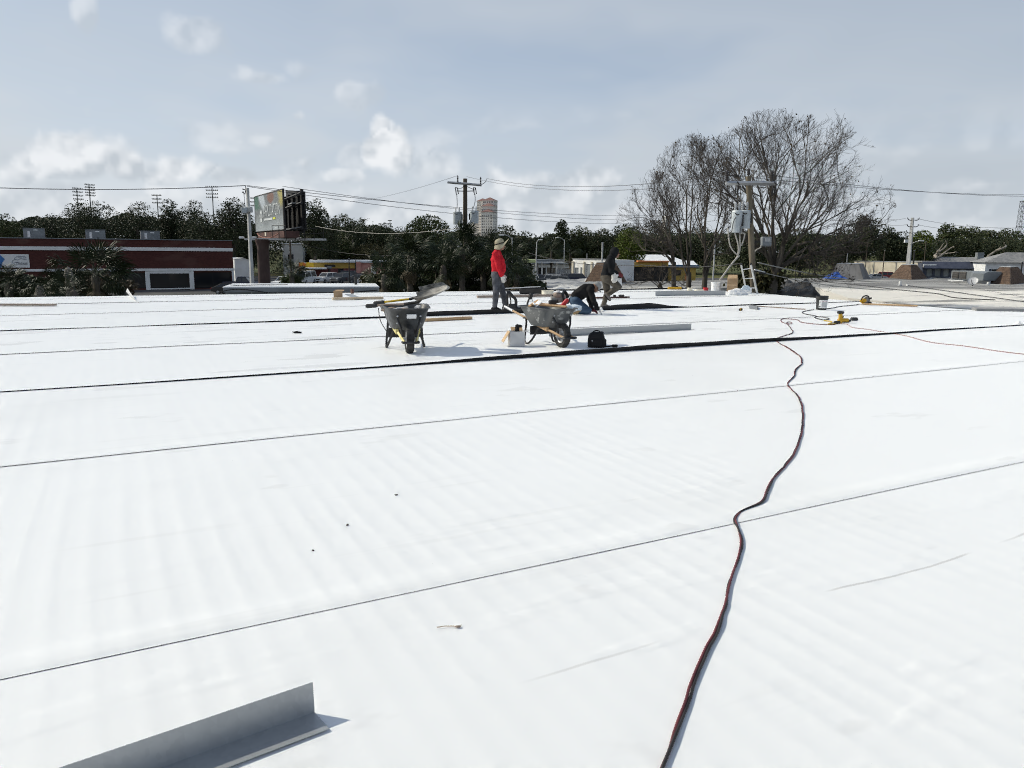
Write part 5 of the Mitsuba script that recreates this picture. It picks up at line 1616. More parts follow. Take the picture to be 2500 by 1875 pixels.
CARLIST = [('sedan', 'silver', 2145, 172, 187, 'silver sedan parked before the cream wall on the right'),
           ('suv', 'red', 2176, 178, 178, 'dark red car right behind the silver sedan'),
           ('sedan', 'black', 2296, 150, 176, 'black sedan between the brown hood and the rooftop unit'),
           ('sedan', 'navy', 2336, 146, 184, 'dark car half hidden behind the rooftop unit'),
           ('pickup', 'black', 2240, 162, 170, 'dark pickup behind the brown mansard hood'),
           ('suv', 'white', 2488, 118, 160, 'white car at the right edge before the pale blue house'),
           ('suv', 'white', 795, 138, 62, 'white jeep like car left of the black steel post'),
           ('suv', 'grey', 832, 137, 66, 'grey car with its windows facing, beside the black steel post'),
           ('suv', 'navy', 858, 152, 182, 'dark blue car behind the black steel post'),
           ('sedan', 'black', 882, 146, 178, 'long black car right of the black steel post'),
           ('sedan', 'grey', 880, 137, 170, 'grey car lined up before the long black car'),
           ('sedan', 'silver', 903, 129, 165, 'silver car at the corner of the palm group'),
           ('van', 'white', 742, 134, 80, 'white van seen from behind beside the small palm'),
           ('suv', 'white', 692, 118, 70, 'white car right beside the billboard column'),
           ('pickup', 'navy', 590, 112, 182, 'dark pickup before the white warehouse end'),
           ('sedan', 'black', 560, 100, 178, 'black car low beside the brick building corner'),
           ('sedan', 'navy', 625, 96, 182, 'dark blue car left of the billboard column'),
           ('suv', 'silver', 135, 72, 182, 'silver car half hidden behind the stout palm trunk'),
           ('sedan', 'black', 1324, 128, 178, 'black sedan in the front row below the petrol station'),
           ('suv', 'silver', 1362, 136, 170, 'silver car in the row behind the black sedan'),
           ('sedan', 'navy', 1318, 148, 184, 'blue black car in the back row left of the petrol columns'),
           ('sedan', 'black', 1385, 150, 180, 'black car before the grey panel fence'),
           ('suv', 'navy', 1417, 146, 176, 'dark blue car before the white workshop'),
           ('suv', 'white', 1302, 140, 96, 'white car seen end on behind the shrub'),
           ('sedan', 'grey', 1350, 158, 182, 'grey car under the petrol station canopy'),
           ('suv', 'grey', 1378, 130, 168, 'grey black car right of the front black sedan')]
for kind, col, u, Y, rz, lb in CARLIST:
    car({'sedan': 'parked_car', 'suv': 'parked_car', 'van': 'parked_van', 'pickup': 'parked_pickup'}[kind], lb, kind, col, u, Y, rz)

# grey sheets and rubble on the neighbouring roof, torn black sheet at the trunk
def draped(name, label, cat, corners, amp, mt, seed, z, n=26, scale=4.0):
    a, b, c, d = [at(u, v, z) for u, v in corners]
    x, y = np.meshgrid(np.linspace(0, 1, n), np.linspace(0, 1, n), indexing='ij')
    p = (a * (1 - x[..., None]) + b * x[..., None]) * (1 - y[..., None]) + (d * (1 - x[..., None]) + c * x[..., None]) * y[..., None]
    q = meshkit.fbm(np.stack([x * scale + seed, y * scale, 0 * x], -1), 4, seed)
    edge = np.minimum(1, 6 * np.minimum(np.minimum(x, 1 - x), np.minimum(y, 1 - y)))
    p[..., 2] += .02 + amp * np.clip(q - .25, 0, 1) * edge
    p[..., 0] += .1 * (q - .5)
    i, j = np.meshgrid(np.arange(n - 1), np.arange(n - 1), indexing='ij')
    i, j = i.ravel(), j.ravel()
    k = obj(name, (p.reshape(-1, 3), np.stack([i * n + j, (i + 1) * n + j, (i + 1) * n + j + 1, i * n + j + 1], 1)), mt, smooth=40)
    tag(k, label, cat)
    return k


mat('m_sheet_grey', mottled((.20, .205, .205), (.36, .36, .355), 1.4), .6)
mat('m_black_plastic', mottled((.012, .011, .010), (.045, .04, .035), 3), .6)
draped('roof_sheet', 'rumpled grey sheet spread on the neighbouring roof below the parked cars', 'sheet', ((1300, 702), (1500, 704), (1490, 684), (1305, 686)), .38, 'm_sheet_grey', 4, NZ, 34, 5)
draped('roof_sheet', 'pale heap of loose sheeting behind the kneeling man', 'sheet', ((1412, 690), (1484, 694), (1480, 682), (1425, 682)), .5, 'm_dirty_white', 9, NZ, 26, 6)
draped('roof_sheet', 'pale crumpled strip lying nearer on the neighbouring roof', 'sheet', ((1345, 712), (1470, 710), (1462, 701), (1352, 700)), .35, 'm_dirty_white', 12, NZ, 26, 7)
draped('torn_sheet', 'torn black sheet heaped at the foot of the big bare tree', 'sheet', ((1850, 735), (2020, 742), (1975, 712), (1858, 708)), 1.5, 'm_black_plastic', 15, -.55, 34, 4)

# ---------------------------------------------------------------- things on the white roof
mat('m_tray', None or mottled((.035, .037, .039), (.10, .105, .11), 7), .5, specular=.4)


def worn_tray(p, n, uv):
    k = mikit.fbm(p.x * 9, p.y * 9, p.z * 9, 5)
    c = mix((.085, .092, .096), (.15, .155, .155), smoothstep(.35, .65, mikit.fbm(p.x * 3, p.y * 3, p.z * 3, 3)))
    return mix(c, (.42, .43, .42), smoothstep(.57, .66, k) * .8)


mat('m_tray_worn', worn_tray, .5, metallic=.1)
mat('m_black_steel', mottled((.016, .016, .017), (.035, .035, .036), 8), .45)
mat('m_rubber', mottled((.018, .018, .018), (.05, .05, .048), 9), .8)
mat('m_yellow_handle', mottled((.52, .44, .12), (.66, .58, .26), 6), .5)
mat('m_tool_yellow', mottled((.46, .26, .015), (.56, .33, .03), 9), .45)
mat('m_shaft_yellow', mottled((.50, .33, .02), (.60, .42, .05), 8), .4)


def grain(a, b):
    def fn(p, n, uv):
        t = mikit.fbm(p.x * 5 + p.y * 3, p.y * 7, p.z * 40, 4)
        return mix(a, b, smoothstep(.3, .7, t))
    return fn


mat('m_wood', grain((.36, .22, .11), (.52, .36, .21)), .65)
mat('m_wood_grey', grain((.22, .17, .14), (.36, .29, .24)), .75)
mat('m_wood_pale', grain((.46, .36, .25), (.60, .50, .37)), .7)
mat('m_cardboard', mottled((.30, .20, .115), (.37, .26, .16), 6), .8)
mat('m_cardboard_light', mottled((.42, .29, .17), (.50, .36, .22), 6), .8)
mat('m_carton_white', mottled((.50, .50, .50), (.58, .58, .575), 5), .7)
mat('m_concrete_dust', mottled((.16, .155, .14), (.36, .345, .32), 9), .7)
mat('m_red', (.45, .02, .03), .45)
mat('m_red_cord', mottled((.095, .022, .028), (.15, .035, .04), 11), .6)
mat('m_black_cord', mottled((.014, .012, .013), (.035, .03, .03), 11), .6)
mat('m_plastic_white', mottled((.72, .73, .74), (.80, .80, .80), 4), .35)
mat('m_bag_cloth', (.006, .006, .007), .75)
mat('m_aluminium', mottled((.55, .55, .54), (.68, .68, .67), 5), .4, metallic=.5)


def galv(p, n, uv):
    k = mikit.voronoi(p.x * 60 + p.z * 41, p.y * 60 - p.z * 37)
    return mix((.345, .36, .37), (.39, .405, .415), k[2] * .7 + .3 * mikit.noise(p.x * 8, p.y * 8, p.z * 8))


mat('m_galvanised', galv, .36, metallic=.4, specular=.5)


def angle_strip(label, a, b, h, foot, t=.0016, mt='m_galvanised', flip=1, lift=.006, bend=0.0):
    """L shaped sheet metal: the fold runs from a to b, upright leg h, foot flange towards the viewer side."""
    k = thing('metal_flashing', label, 'flashing')
    a, b = np.array(a, float), np.array(b, float)
    d = (b - a) / np.linalg.norm(b - a)
    n = np.array([d[1], -d[0], 0]) * flip
    a, b = a + [0, 0, lift], b + [0, 0, lift]
    up = np.array([0, 0, h]) - n * bend
    v, f = loft([[q, q + n * foot + [0, 0, .004], q + n * foot + [0, 0, .004 + t], q + n * t + [0, 0, t], q + up + n * t, q + up] for q in (a, a * .5 + b * .5 + [0, 0, .002], b)])
    obj('sheet_metal', (v, f), mt, k)
    return k


# nearest flashing: fold from beyond the left of the frame to its end
fa, fb = at(768, 1743), at(407, 1875)
fd = (fb - fa) / np.linalg.norm(fb - fa)
angle_strip('bent grey metal angle flashing lying in the near left foreground', fb + fd * 1.7, fa, .105, .118, flip=1, bend=.006)
angle_strip('bright metal angle flashing lying behind the right wheelbarrow and black bag', at(1340, 822), at(1687, 805), .115, .10, flip=1)
angle_strip('grey metal angle flashing lying at the far roof edge below the white bucket', at(1600, 722.5), at(1771, 721), .16, .12, flip=1)


def plank(label, a, b, w, t, mt, z=.012):
    k = thing('wood_plank', label, 'plank')
    a, b = np.array(a), np.array(b)
    L = np.linalg.norm(b - a)
    obj('board', MB().box((a + b) / 2 + [0, 0, t / 2 + z], (L, w, t), math.atan2(b[1] - a[1], b[0] - a[0]), b=.004), mt, k)
    return k


plank('brown wood plank lying on the roof at the far left edge', at(-60, 747), at(136, 747.5), .14, .05, 'm_wood_grey')
plank('pale wood plank lying right of the left wheelbarrow', at(1035, 786), at(1151, 780.5), .09, .06, 'm_wood')
plank('long pale plank beside the small cardboard box on the left', at(812, 733), at(935, 730.5), .14, .07, 'm_wood_pale')
plank('brown plank lying behind the red shirted man', at(1165, 728), at(1425, 723.5), .12, .075, 'm_wood_grey')
plank('long brown plank beside the yellow saw on the right', at(2104, 744), at(2240, 749.5), .14, .04, 'm_wood')
k = plank('thin dark batten with small tools behind the hooded man', at(1455, 730), at(1536, 728), .08, .05, 'm_rust')
for q in (.35, .55, .72, .8):
    p = at(1455, 730) * (1 - q) + at(1536, 728) * q
    obj('clip', MB().box(p + [0, 0, .09], (.10, .08, .07), b=.02), 'm_black_steel', k)


# ---- cords
def cord(label, pts, r, mt, two=None, name='extension_cord'):
    k = thing(name, label, 'cord')
    p = np.array([at(u, v) for u, v in pts])
    p = spline(p, .02)
    rg = np.random.default_rng(len(pts))
    w = meshkit.fbm(np.stack([np.arange(len(p)) * .05, 0 * p[:, 0], 0 * p[:, 0]], -1), 3, 3) - .5
    t = np.gradient(p, axis=0)
    t /= np.linalg.norm(t, axis=1, keepdims=True) + 1e-9
    nn = np.stack([-t[:, 1], t[:, 0], 0 * t[:, 0]], 1)
    p = p + nn * (w * .03)[:, None]
    p[:, 2] = roof_z(p[:, 0], p[:, 1]) + r + .001
    if two is None:
        obj('cable', MB().tube(p, r, 7), mt, k, smooth=True)
    else:
        ph = np.sin(np.arange(len(p)) * .02 * 4.5 + 9 * w)
        off = nn * (r * (.75 + .25 * np.sign(ph)))[:, None]
        obj('red_cable', MB().tube(p + nn * r * (.15 + .85 * np.cos(np.arange(len(p)) * .012 + 5 * w))[:, None] + np.array([0, 0, 1]) * (r * .38 * (1 + ph[:, None])), r, 7), mt, k, smooth=True)
        obj('black_cable', MB().tube(p - nn * r * (.15 + .85 * np.cos(np.arange(len(p)) * .012 + 5 * w))[:, None] + np.array([0, 0, 1]) * (r * .38 * (1 - ph[:, None])), r, 7), two, k, smooth=True)
    return k


D = 2500 / 2212
near = [(1405, 1720), (1425, 1659), (1450, 1598), (1489, 1500), (1528, 1402), (1566, 1320), (1579, 1265), (1598, 1200), (1597, 1150), (1592, 1122), (1606, 1105), (1640, 1088), (1655, 1060), (1680, 1025), (1714, 985), (1732, 930), (1733, 885), (1724, 860), (1708, 840), (1701, 829), (1712, 818), (1720, 800), (1732, 785), (1726, 770), (1705, 755), (1680, 740)]
near = [(u * D, v * D) for u, v in near] + [(1893, 829), (1908, 823), (1926, 817), (1936, 811), (1932, 804), (1926, 796), (1919, 790)]
cord('red and black twin cable winding down the white roof to the front edge', near, .0056, 'm_red_cord', 'm_black_cord')
cord('red cable looping from the long twin cable to the yellow drill', [(1919, 790), (1928, 787), (1933, 789.5), (1927, 792), (1916, 790), (1908, 785), (1907, 781), (1918, 779.5), (1939, 781), (1955, 787), (1975, 790.5), (1997, 792.5), (2020, 793.5), (2036, 791)], .0075, 'm_red_cord')
cord('black cable running from the black bucket to the drill plug', [(1988, 756.5), (1972, 759), (1959, 762.5), (1964, 767), (1978, 770), (1991, 772.5), (1989, 776), (1998, 779.5), (2010, 782), (2024, 780), (2018, 777), (2000, 774.5), (1990, 774)], .010, 'm_black_cord')
cord('black cable running from the black bucket to the yellow saw', [(2016, 754), (2030, 752.5), (2048, 749), (2070, 747), (2096, 743.5)], .011, 'm_black_cord')
cord('short orange and yellow cord lying at the drill plug', [(2012, 784), (2022, 785), (2030, 789), (2024, 793), (2030, 792.5), (2040, 789)], .012, 'm_shaft_yellow')
cord('orange cord running from the drill plug to the right edge', [(2040, 790), (2056, 790.5), (2075, 797), (2089, 801), (2115, 804), (2140, 808), (2177, 814), (2215, 821), (2250, 831), (2295, 840), (2340, 844.5), (2380, 850), (2440, 859), (2530, 869)], .005, 'm_orange_cord')
k = thing('cord_plug', 'dark plug joining the cords beside the yellow drill', 'plug')
p = at(2043, 791)
obj('shell', MB().box(p + [0, 0, .035], (.16, .07, .06), .3, b=.02), 'm_black_steel', k)
obj('prong_cap', MB().box(p + [.1, .03, .035], (.06, .05, .045), .3, b=.015), 'm_tool_yellow', k)


# ---- wheelbarrows
def rrect(x0, x1, w0, w1, z, r=.10, n=5, zf=None):
    """Rounded loop: from the back edge x0 (half width w0) to the front edge x1 (half width w1)."""
    poly = shapely.Polygon([(x0, -w0), (x1, -w1), (x1, w1), (x0, w1 * 0 + w0)]).buffer(-r).buffer(r, quad_segs=n)
    ln = poly.exterior
    pts = []
    c = np.array(poly.centroid.coords[0])
    for a in np.linspace(0, 2 * np.pi, 48, endpoint=False):
        hit = ln.intersection(shapely.LineString([c, c + 5 * np.array([math.cos(a), math.sin(a)])]))
        q = np.array(hit.coords[0])
        pts.append([q[0], q[1], z if zf is None else zf(q[0])])
    return np.array(pts)


def wheelbarrow(label, p, yaw, s, tray_mat, handle_mat, grip):
    k = thing('wheelbarrow', label, 'wheelbarrow')
    M = T().translate(np.asarray(p, float).tolist()).rotate([0, 0, 1], math.degrees(yaw)).scale(s)
    zr = lambda x: .605 + .02 * (x < -.7)
    outer = [rrect(-.66, -.22, .20, .17, .295, .10), rrect(-.69, -.17, .235, .20, .31, .12), rrect(-.78, -.06, .285, .235, .43, .13), rrect(-.90, .05, .335, .27, .60, .13), rrect(-.925, .075, .355, .29, .607, .14), rrect(-.93, .08, .358, .293, .60, .14), rrect(-.93, .08, .358, .293, .612, .14), rrect(-.89, .04, .325, .26, .606, .13), rrect(-.77, -.07, .275, .225, .43, .13), rrect(-.68, -.18, .225, .19, .32, .12), rrect(-.655, -.225, .19, .16, .305, .10)]
    obj('tray', loft(outer), tray_mat, k, M, 40)
    R = frame((0, 1, 0))
    wr, ww = .185, .052
    tp = [(wr * .62, -ww * .7), (wr * .80, -ww * .95), (wr * .93, -ww), (wr * .99, -ww * .6), (wr, 0), (wr * .99, ww * .6), (wr * .93, ww), (wr * .80, ww * .95), (wr * .62, ww * .7), (wr * .62, -ww * .7)]
    w = obj('wheel', MB().lathe(tp, 36, (0, 0, wr), R), 'm_rubber', k, M, 40)
    lug = MB()
    for q in range(26):
        a = q * 2 * math.pi / 26
        for sd in (-1, 1):
            c = np.array([math.cos(a + .06 * sd) * wr * .985, sd * ww * .45, wr + math.sin(a + .06 * sd) * wr * .985])
            lug.box(c, (.016, .035, .022), R=rot(0, 0, -a))
    kk = obj('tread_lugs', lug, 'm_rubber', w, M)
    labels[kk] = {'kind': 'stuff'}
    hub = MB().lathe([(.03, -.06), (.03, .06)], 14, (0, 0, wr), R)
    for a in np.arange(3) * 2 * math.pi / 3 + .4:
        hub.box(np.array([math.cos(a) * wr * .33, 0, wr + math.sin(a) * wr * .33]), (wr * .62, .022, .07), R=rot(0, 0, -a), b=.008)
    hub.lathe([(wr * .52, -.03), (wr * .63, -.04), (wr * .63, .04), (wr * .52, .03), (wr * .52, -.03)], 30, (0, 0, wr), R)
    obj('rim', hub, 'm_galv', w, M, 40)
    for sd in (-1, 1):
        a, b = np.array([.17, sd * .085, .165]), np.array([-1.36, sd * .30, .56])
        d = b - a
        g = a + d * .86
        obj('handle', MB().tube([a, a + d * .5, g], [.021, .021, .019], 4), handle_mat, k, M)
        obj('grip', MB().tube([g - d * .01, g + d * .03, b], [.024, .024, .021], 10), grip, k, M, 40)
        h0 = a + d * .38
        f0, f1 = np.array([-.60, sd * .27, .012]), np.array([-.70, sd * .27, .012])
        h1 = a + d * .66
        leg = spline([h0 - [0, 0, .02], h0 * .25 + f0 * .75 + [.04, 0, 0], f0, f1, f1 * .75 + h1 * .25, h1 - [0, 0, .02]], .04)
        obj('leg', MB().tube(leg, .017, 7), 'm_black_steel', k, M, 40)
        obj('front_brace', MB().tube([(.02, sd * .085, .19), (.04, sd * .12, .36), (-.02, sd * .16, .47)], .017, 6), 'm_black_steel', k, M)
        obj('axle_bracket', MB().box((0, sd * .08, wr), (.12, .02, .06), b=.006), 'm_galv', k, M)
        obj('tray_wedge', MB().add([(-.62, sd * .20 - .02, .34), (-.2, sd * .15 - .02, .235), (-.2, sd * .15 - .02, .31), (-.62, sd * .20 + .02, .34), (-.2, sd * .15 + .02, .235), (-.2, sd * .15 + .02, .31)], [[0, 1, 2], [3, 5, 4], [0, 3, 4], [0, 4, 1], [1, 4, 5], [1, 5, 2], [0, 2, 5], [0, 5, 3]]), handle_mat, k, M)
    obj('cross_panel', MB().box((-.58, 0, .22), (.025, .50, .14), b=.006), 'm_black_steel', k, M)
    obj('nose_bar', MB().tube([(.16, -.11, .165), (.235, -.11, .165), (.235, .11, .165), (.16, .11, .165)], .018, 5), 'm_black_steel', k, M)
    obj('axle', MB().tube([(0, -.11, wr), (0, .11, wr)], .012, 8), 'm_galv', k, M)
    for sd in (-1, 1):
        for z in (.40, .50):
            obj('bolt', MB().lathe([(.001, .012), (.012, .010), (.014, 0)], 8, (.0 - (z < .45) * .045, sd * .155, z), frame((1, 0, .3))), 'm_galv', k, M)
    return k, M


B1 = at(1000, 862) + [0, 0, .006]
k1, M1 = wheelbarrow('dark wheelbarrow seen from the front, loaded with two scoop shovels', B1, math.radians(-77), 1.08, 'm_tray', 'm_yellow_handle', 'm_black_steel')
obj('maker_plate', MB().box((.052, .03, .50), (.012, .13, .06), R=rot(0, 0, .25), b=.003), 'm_plastic_white', k1, M1)
B2 = at(1372, 848) + [0, 0, .006]
k2, M2 = wheelbarrow('grey scuffed wheelbarrow with wooden handles turned sideways and loaded with tools', B2, math.radians(-61), 1.0, 'm_tray_worn', 'm_wood', 'm_galv')


def scoop(label, grip, heel, tip, width, shaft_mat, roll, blade_mat, bend=.0, dgrip=True):
    """A scoop shovel: shaft from grip to heel, then the dished blade to the tip."""
    k = thing('shovel', label, 'shovel')
    grip, heel, tip = (np.asarray(x, float) for x in (grip, heel, tip))
    d = tip - heel
    L = np.linalg.norm(d)
    x = d / L
    side = np.cross(x, [0, 0, 1])
    side /= np.linalg.norm(side)
    upv = np.cross(side, x)
    c, s_ = math.cos(roll), math.sin(roll)
    side, upv = side * c + upv * s_, upv * c - side * s_
    nx, ny = 12, 11
    V = []
    for i in range(nx):
        q = i / (nx - 1)
        w = width * (.62 + .38 * min(1, q * 2.2)) * (1 if q < .8 else math.sqrt(max(0.02, 1 - ((q - .8) / .215) ** 2)) * .35 + .65)
        for j in range(ny):
            t = j / (ny - 1) * 2 - 1
            V.append(heel + x * (L * q * (1 - .06 * t * t * (q > .7))) + side * w / 2 * t + upv * ((.10 * abs(t) ** 2.4 * (1 - .75 * q)) + .05 * (1 - q) ** 3))
    V = np.array(V)
    i, j = np.meshgrid(np.arange(nx - 1), np.arange(ny - 1), indexing='ij')
    i, j = i.ravel(), j.ravel()
    F = np.stack([i * ny + j, (i + 1) * ny + j, (i + 1) * ny + j + 1, i * ny + j + 1], 1)
    m = MB().add(V, F).add(V - upv * .004, F[:, ::-1])
    rim = [V[r * ny] for r in range(nx)] + [V[(nx - 1) * ny + q] for q in range(1, ny)] + [V[r * ny + ny - 1] for r in range(nx - 2, -1, -1)]
    m.tube(rim, .0045, 4)
    obj('blade', m, blade_mat, k, smooth=50)
    soc = heel + (grip - heel) * .30
    obj('socket', MB().tube([heel + x * L * .12 + upv * .03, heel + upv * .02, soc], [.012, .022, .021], 8), 'm_black_steel', k, smooth=40)
    ge = grip + (heel - grip) * .10
    obj('shaft', MB().tube([soc + (heel - soc) * .02, ge], .017, 8), shaft_mat, k, smooth=40)
    g = MB().tube([ge + (heel - grip) * .03, grip + (heel - grip) * .03], [.02, .026], 8)
    a = (grip - heel) / np.linalg.norm(grip - heel)
    g.tube([grip - a * .13, grip - a * .10, grip + a * .04, grip + a * .06], [.024, .034, .034, .022], 10)
    obj('grip', g, 'm_black_steel', k, smooth=40)
    return k


mat('m_blade', mottled((.10, .105, .11), (.33, .33, .32), 14), .38, metallic=.55)
scoop('scoop shovel with yellow shaft lying uppermost in the left wheelbarrow', far(921, 739.5, 12.3), far(1034, 726, 12.1), far(1094, 698, 12.0), .30, 'm_shaft_yellow', .42, 'm_blade')
scoop('scoop shovel with wooden shaft and mortar crusted blade in the left wheelbarrow', far(902, 747, 12.0), far(1024, 740, 11.85), far(1091, 705, 11.7), .32, 'm_wood_grey', -.35, 'm_concrete_dust')
c = MB().tube(spline([far(924, 752, 12.6), far(926, 770, 12.6), far(932, 790, 12.4), far(946, 813, 12.2)], .03), .007, 5)
obj('hanging_cord', c, 'm_black_cord', k1)
rg = np.random.default_rng(8)
for i in range(7):
    k = thing('wood_scrap', f'{("brown wood", "mortar crusted", "white board")[i % 3]} scrap in the left wheelbarrow, {("first", "second", "third", "fourth", "fifth", "sixth", "last")[i]} from its left side', 'wood scrap', 'scraps in the left wheelbarrow')
    p = far(950 + 13 * i + rg.uniform(-5, 5), 748, 11.75 + rg.uniform(-.12, .2))
    p[2] = .60 + rg.uniform(-.02, .04)
    obj('piece', MB().box(p, (rg.uniform(.15, .34), rg.uniform(.05, .1), .03), R=rot(rg.uniform(0, 3), rg.uniform(-.2, .2), rg.uniform(-.25, .25)), b=.004), ('m_wood_grey', 'm_concrete_dust', 'm_plastic_white')[i % 3], k)

# load of the right wheelbarrow
ld = lambda u, v, y: far(u, v, y)
k = thing('board_offcut', 'short brown board end leaning out of the right wheelbarrow', 'board')
obj('board', MB().box(ld(1304, 741, 12.75), (.20, .10, .03), R=rot(.4, 0, -.55), b=.003), 'm_wood', k)
k = thing('board_offcut', 'long flat wooden board lying across the right wheelbarrow rim', 'board')
obj('board', MB().box(ld(1345, 745, 12.55), (.62, .22, .022), R=rot(-.5, .05, .03), b=.003), 'm_wood', k)
k = thing('carton_scrap', 'white carton scrap beside the board end in the right wheelbarrow', 'carton')
obj('panel', MB().box(ld(1313, 741, 12.6), (.12, .14, .012), R=rot(.2, .2, -.7)), 'm_plastic_white', k)
obj('fold', MB().box(ld(1307, 743, 12.6), (.06, .14, .012), R=rot(.2, .2, .4)), 'm_plastic_white', k)
k = thing('hand_tool', 'black handled tool standing up at the left end of the right wheelbarrow', 'hand tool')
p, q = ld(1287, 747, 13.0), ld(1294, 726, 13.05)
obj('handle', MB().tube(spline([p, p * .6 + q * .4 + [-.01, 0, 0], q], .02), [.016] * 8, 7), 'm_black_steel', k)
obj('head', MB().box(q + [.01, 0, .02], (.07, .05, .11), R=rot(0, 0, .3), b=.02), 'm_black_steel', k)
obj('trigger', MB().tube([q + [.03, 0, -.02], q + [.045, 0, -.07]], .008, 5), 'm_galv', k)
k = thing('red_bottle', 'red tube sticking up from the right wheelbarrow', 'bottle')
p, q = ld(1372, 747, 12.5), ld(1384, 733, 12.5)
obj('tube', MB().tube([p, q], .034, 12), 'm_red', k, smooth=40)
obj('cap', MB().tube([q, q + (q - p) * .22], [.026, .022], 10), 'm_red', k, smooth=40)
obj('nozzle', MB().tube([q + (q - p) * .2, q + (q - p) * .42], [.010, .006], 8), 'm_plastic_white', k)
k = thing('power_tool', 'dusty brown engine tool with black guard piled in the right wheelbarrow', 'power tool')
c0 = ld(1362, 733, 12.7)
obj('motor', MB().tube([c0 + [-.11, 0, .0], c0 + [.13, .02, .03]], [.065, .055], 12), 'm_concrete_dust', k, smooth=40)
obj('gear_case', MB().box(c0 + [.02, .02, .075], (.20, .14, .09), R=rot(.3, .1, .1), b=.03), 'm_wood_grey', k)
obj('guard', MB().lathe([(.001, -.02), (.11, -.02), (.12, .01), (.10, .02)], 18, c0 + [.13, .02, .05], frame((.8, -.4, .3))), 'm_black_steel', k)
obj('handle', MB().tube(spline([c0 + [-.1, 0, .05], c0 + [-.05, 0, .10], c0 + [.04, 0, .115], c0 + [.10, 0, .09]], .02), .014, 7), 'm_black_steel', k)
obj('fuel_cap', MB().lathe([(.03, 0), (.03, .03), (.001, .035)], 10, c0 + [.0, -.03, .13]), 'm_plastic_white', k)
k = thing('battery_pack', 'black battery tool lying left of the dusty engine tool', 'battery')
c0 = ld(1349, 739, 12.6)
obj('case', MB().box(c0, (.12, .09, .085), .3, b=.015), 'm_black_steel', k)
obj('clip', MB().box(c0 + [.07, 0, .03], (.04, .07, .05), .3, b=.01), 'm_black_steel', k)
k = thing('plastic_bag', 'pale translucent plastic bag stuffed at the right end of the right wheelbarrow', 'bag')


def crumple(c, size, seed, amp=.35, sub=3):
    m = trimesh.creation.icosphere(sub)
    v = np.asarray(m.vertices)
    n = meshkit.fbm(v * 2.1 + seed, 4, seed) - .5
    r = 1 + amp * 2 * n
    return v * r[:, None] * np.asarray(size) + np.asarray(c), m.faces


mat('m_bag_film', (.60, .68, .74), .3)
obj('film', crumple(ld(1404, 750, 12.2) + [0, .25, -.03], (.12, .09, .055), 5), 'm_bag_film', k, smooth=30)
obj('twisted_neck', crumple(ld(1388, 749, 12.4), (.05, .04, .03), 8), 'm_bag_film', k, smooth=30)

# white carton with open flap
k = thing('carton', 'white carton with one open flap left of the right wheelbarrow', 'box')
p = at(1259, 847)
S0 = placed(p + [.01, .125, .006], .16)
w, dp, h = .235, .22, .235
for nm, c, s in (('side', (0, -dp / 2, h / 2), (w, .006, h)), ('side', (0, dp / 2, h / 2), (w, .006, h)), ('side', (-w / 2, 0, h / 2), (.006, dp - .01, h)), ('side', (w / 2, 0, h / 2), (.006, dp - .01, h)), ('bottom', (0, 0, .006), (w - .01, dp - .01, .006))):
    obj(nm, MB().box(c, s), 'm_carton_white', k, S0)
obj('flap', MB().box((-w / 2 - .055, 0, h - .085), (.006, dp, .20), R=rot(0, 0, .55)), 'm_cardboard_light', k, S0)
obj('flap', MB().box((.03, dp / 2 + .05, h + .02), (w * .8, .12, .006), R=rot(.0, .4)), 'm_cardboard_light', k, S0)
obj('flap', MB().box((w / 2 + .05, .02, h - .01), (.11, dp * .8, .006), R=rot(0, 0, .25)), 'm_carton_white', k, S0)
k = thing('black_rag', 'crumpled black rag sticking out of the white carton', 'rag')
obj('cloth', crumple(p + [.02, .12, .265], (.035, .03, .075), 3, .5), 'm_bag_cloth', k, smooth=30)
obj('fold', crumple(p + [.05, .12, .32], (.055, .03, .022), 4, .5), 'm_bag_cloth', k, smooth=30)

# black tool bag
k = thing('tool_bag', 'black soft tool bag standing on the roof right of the wheelbarrow', 'bag')
p = at(1457, 850)
pm = []
for z, sx, sy in ((0, .93, .9), (.02, 1, 1), (.10, 1.04, 1.03), (.17, .98, .95), (.215, .80, .72), (.235, .55, .45)):
    a = np.arange(24) * 2 * np.pi / 24
    ex = np.sign(np.cos(a)) * np.abs(np.cos(a)) ** .5
    ey = np.sign(np.sin(a)) * np.abs(np.sin(a)) ** .5
    wob = .94 + .14 * meshkit.noise(np.stack([a * 1.2, 0 * a + z * 16, 0 * a], -1), 4)
    pm.append(np.stack([ex * .132 * sx * wob, ey * .095 * sy * wob, 0 * a + z], 1) + p + [0, .09, .008])
obj('body', loft(pm), 'm_bag_cloth', k, smooth=40)
obj('front_pocket', MB().box(p + [-.01, -.012, .085], (.17, .045, .12), b=.02), 'm_bag_cloth', k)
obj('side_pocket', MB().box(p + [.135, .09, .085], (.04, .11, .11), b=.015), 'm_bag_cloth', k)
obj('carry_handle', MB().tube(spline([p + [-.06, .09, .225], p + [-.045, .09, .255], p + [.03, .09, .265], p + [.065, .09, .225]], .01), .011, 6), 'm_bag_cloth', k)
obj('zip_flap', MB().box(p + [.045, .06, .23], (.12, .08, .012), R=rot(.2, .2, -.25)), 'm_bag_cloth', k)
obj('shoulder_strap', MB().tube(spline([p + [.12, .06, .03], p + [.18, .04, .025], p + [.23, .05, .03], p + [.30, .06, .025]], .02), .014, 6), 'm_bag_cloth', k)
obj('strap_pad', MB().box(p + [.29, .06, .032], (.10, .05, .045), .1, b=.015), 'm_bag_cloth', k)
obj('label_tag', MB().box(p + [-.08, -.036, .12], (.012, .004, .016)), 'm_plastic_white', k)

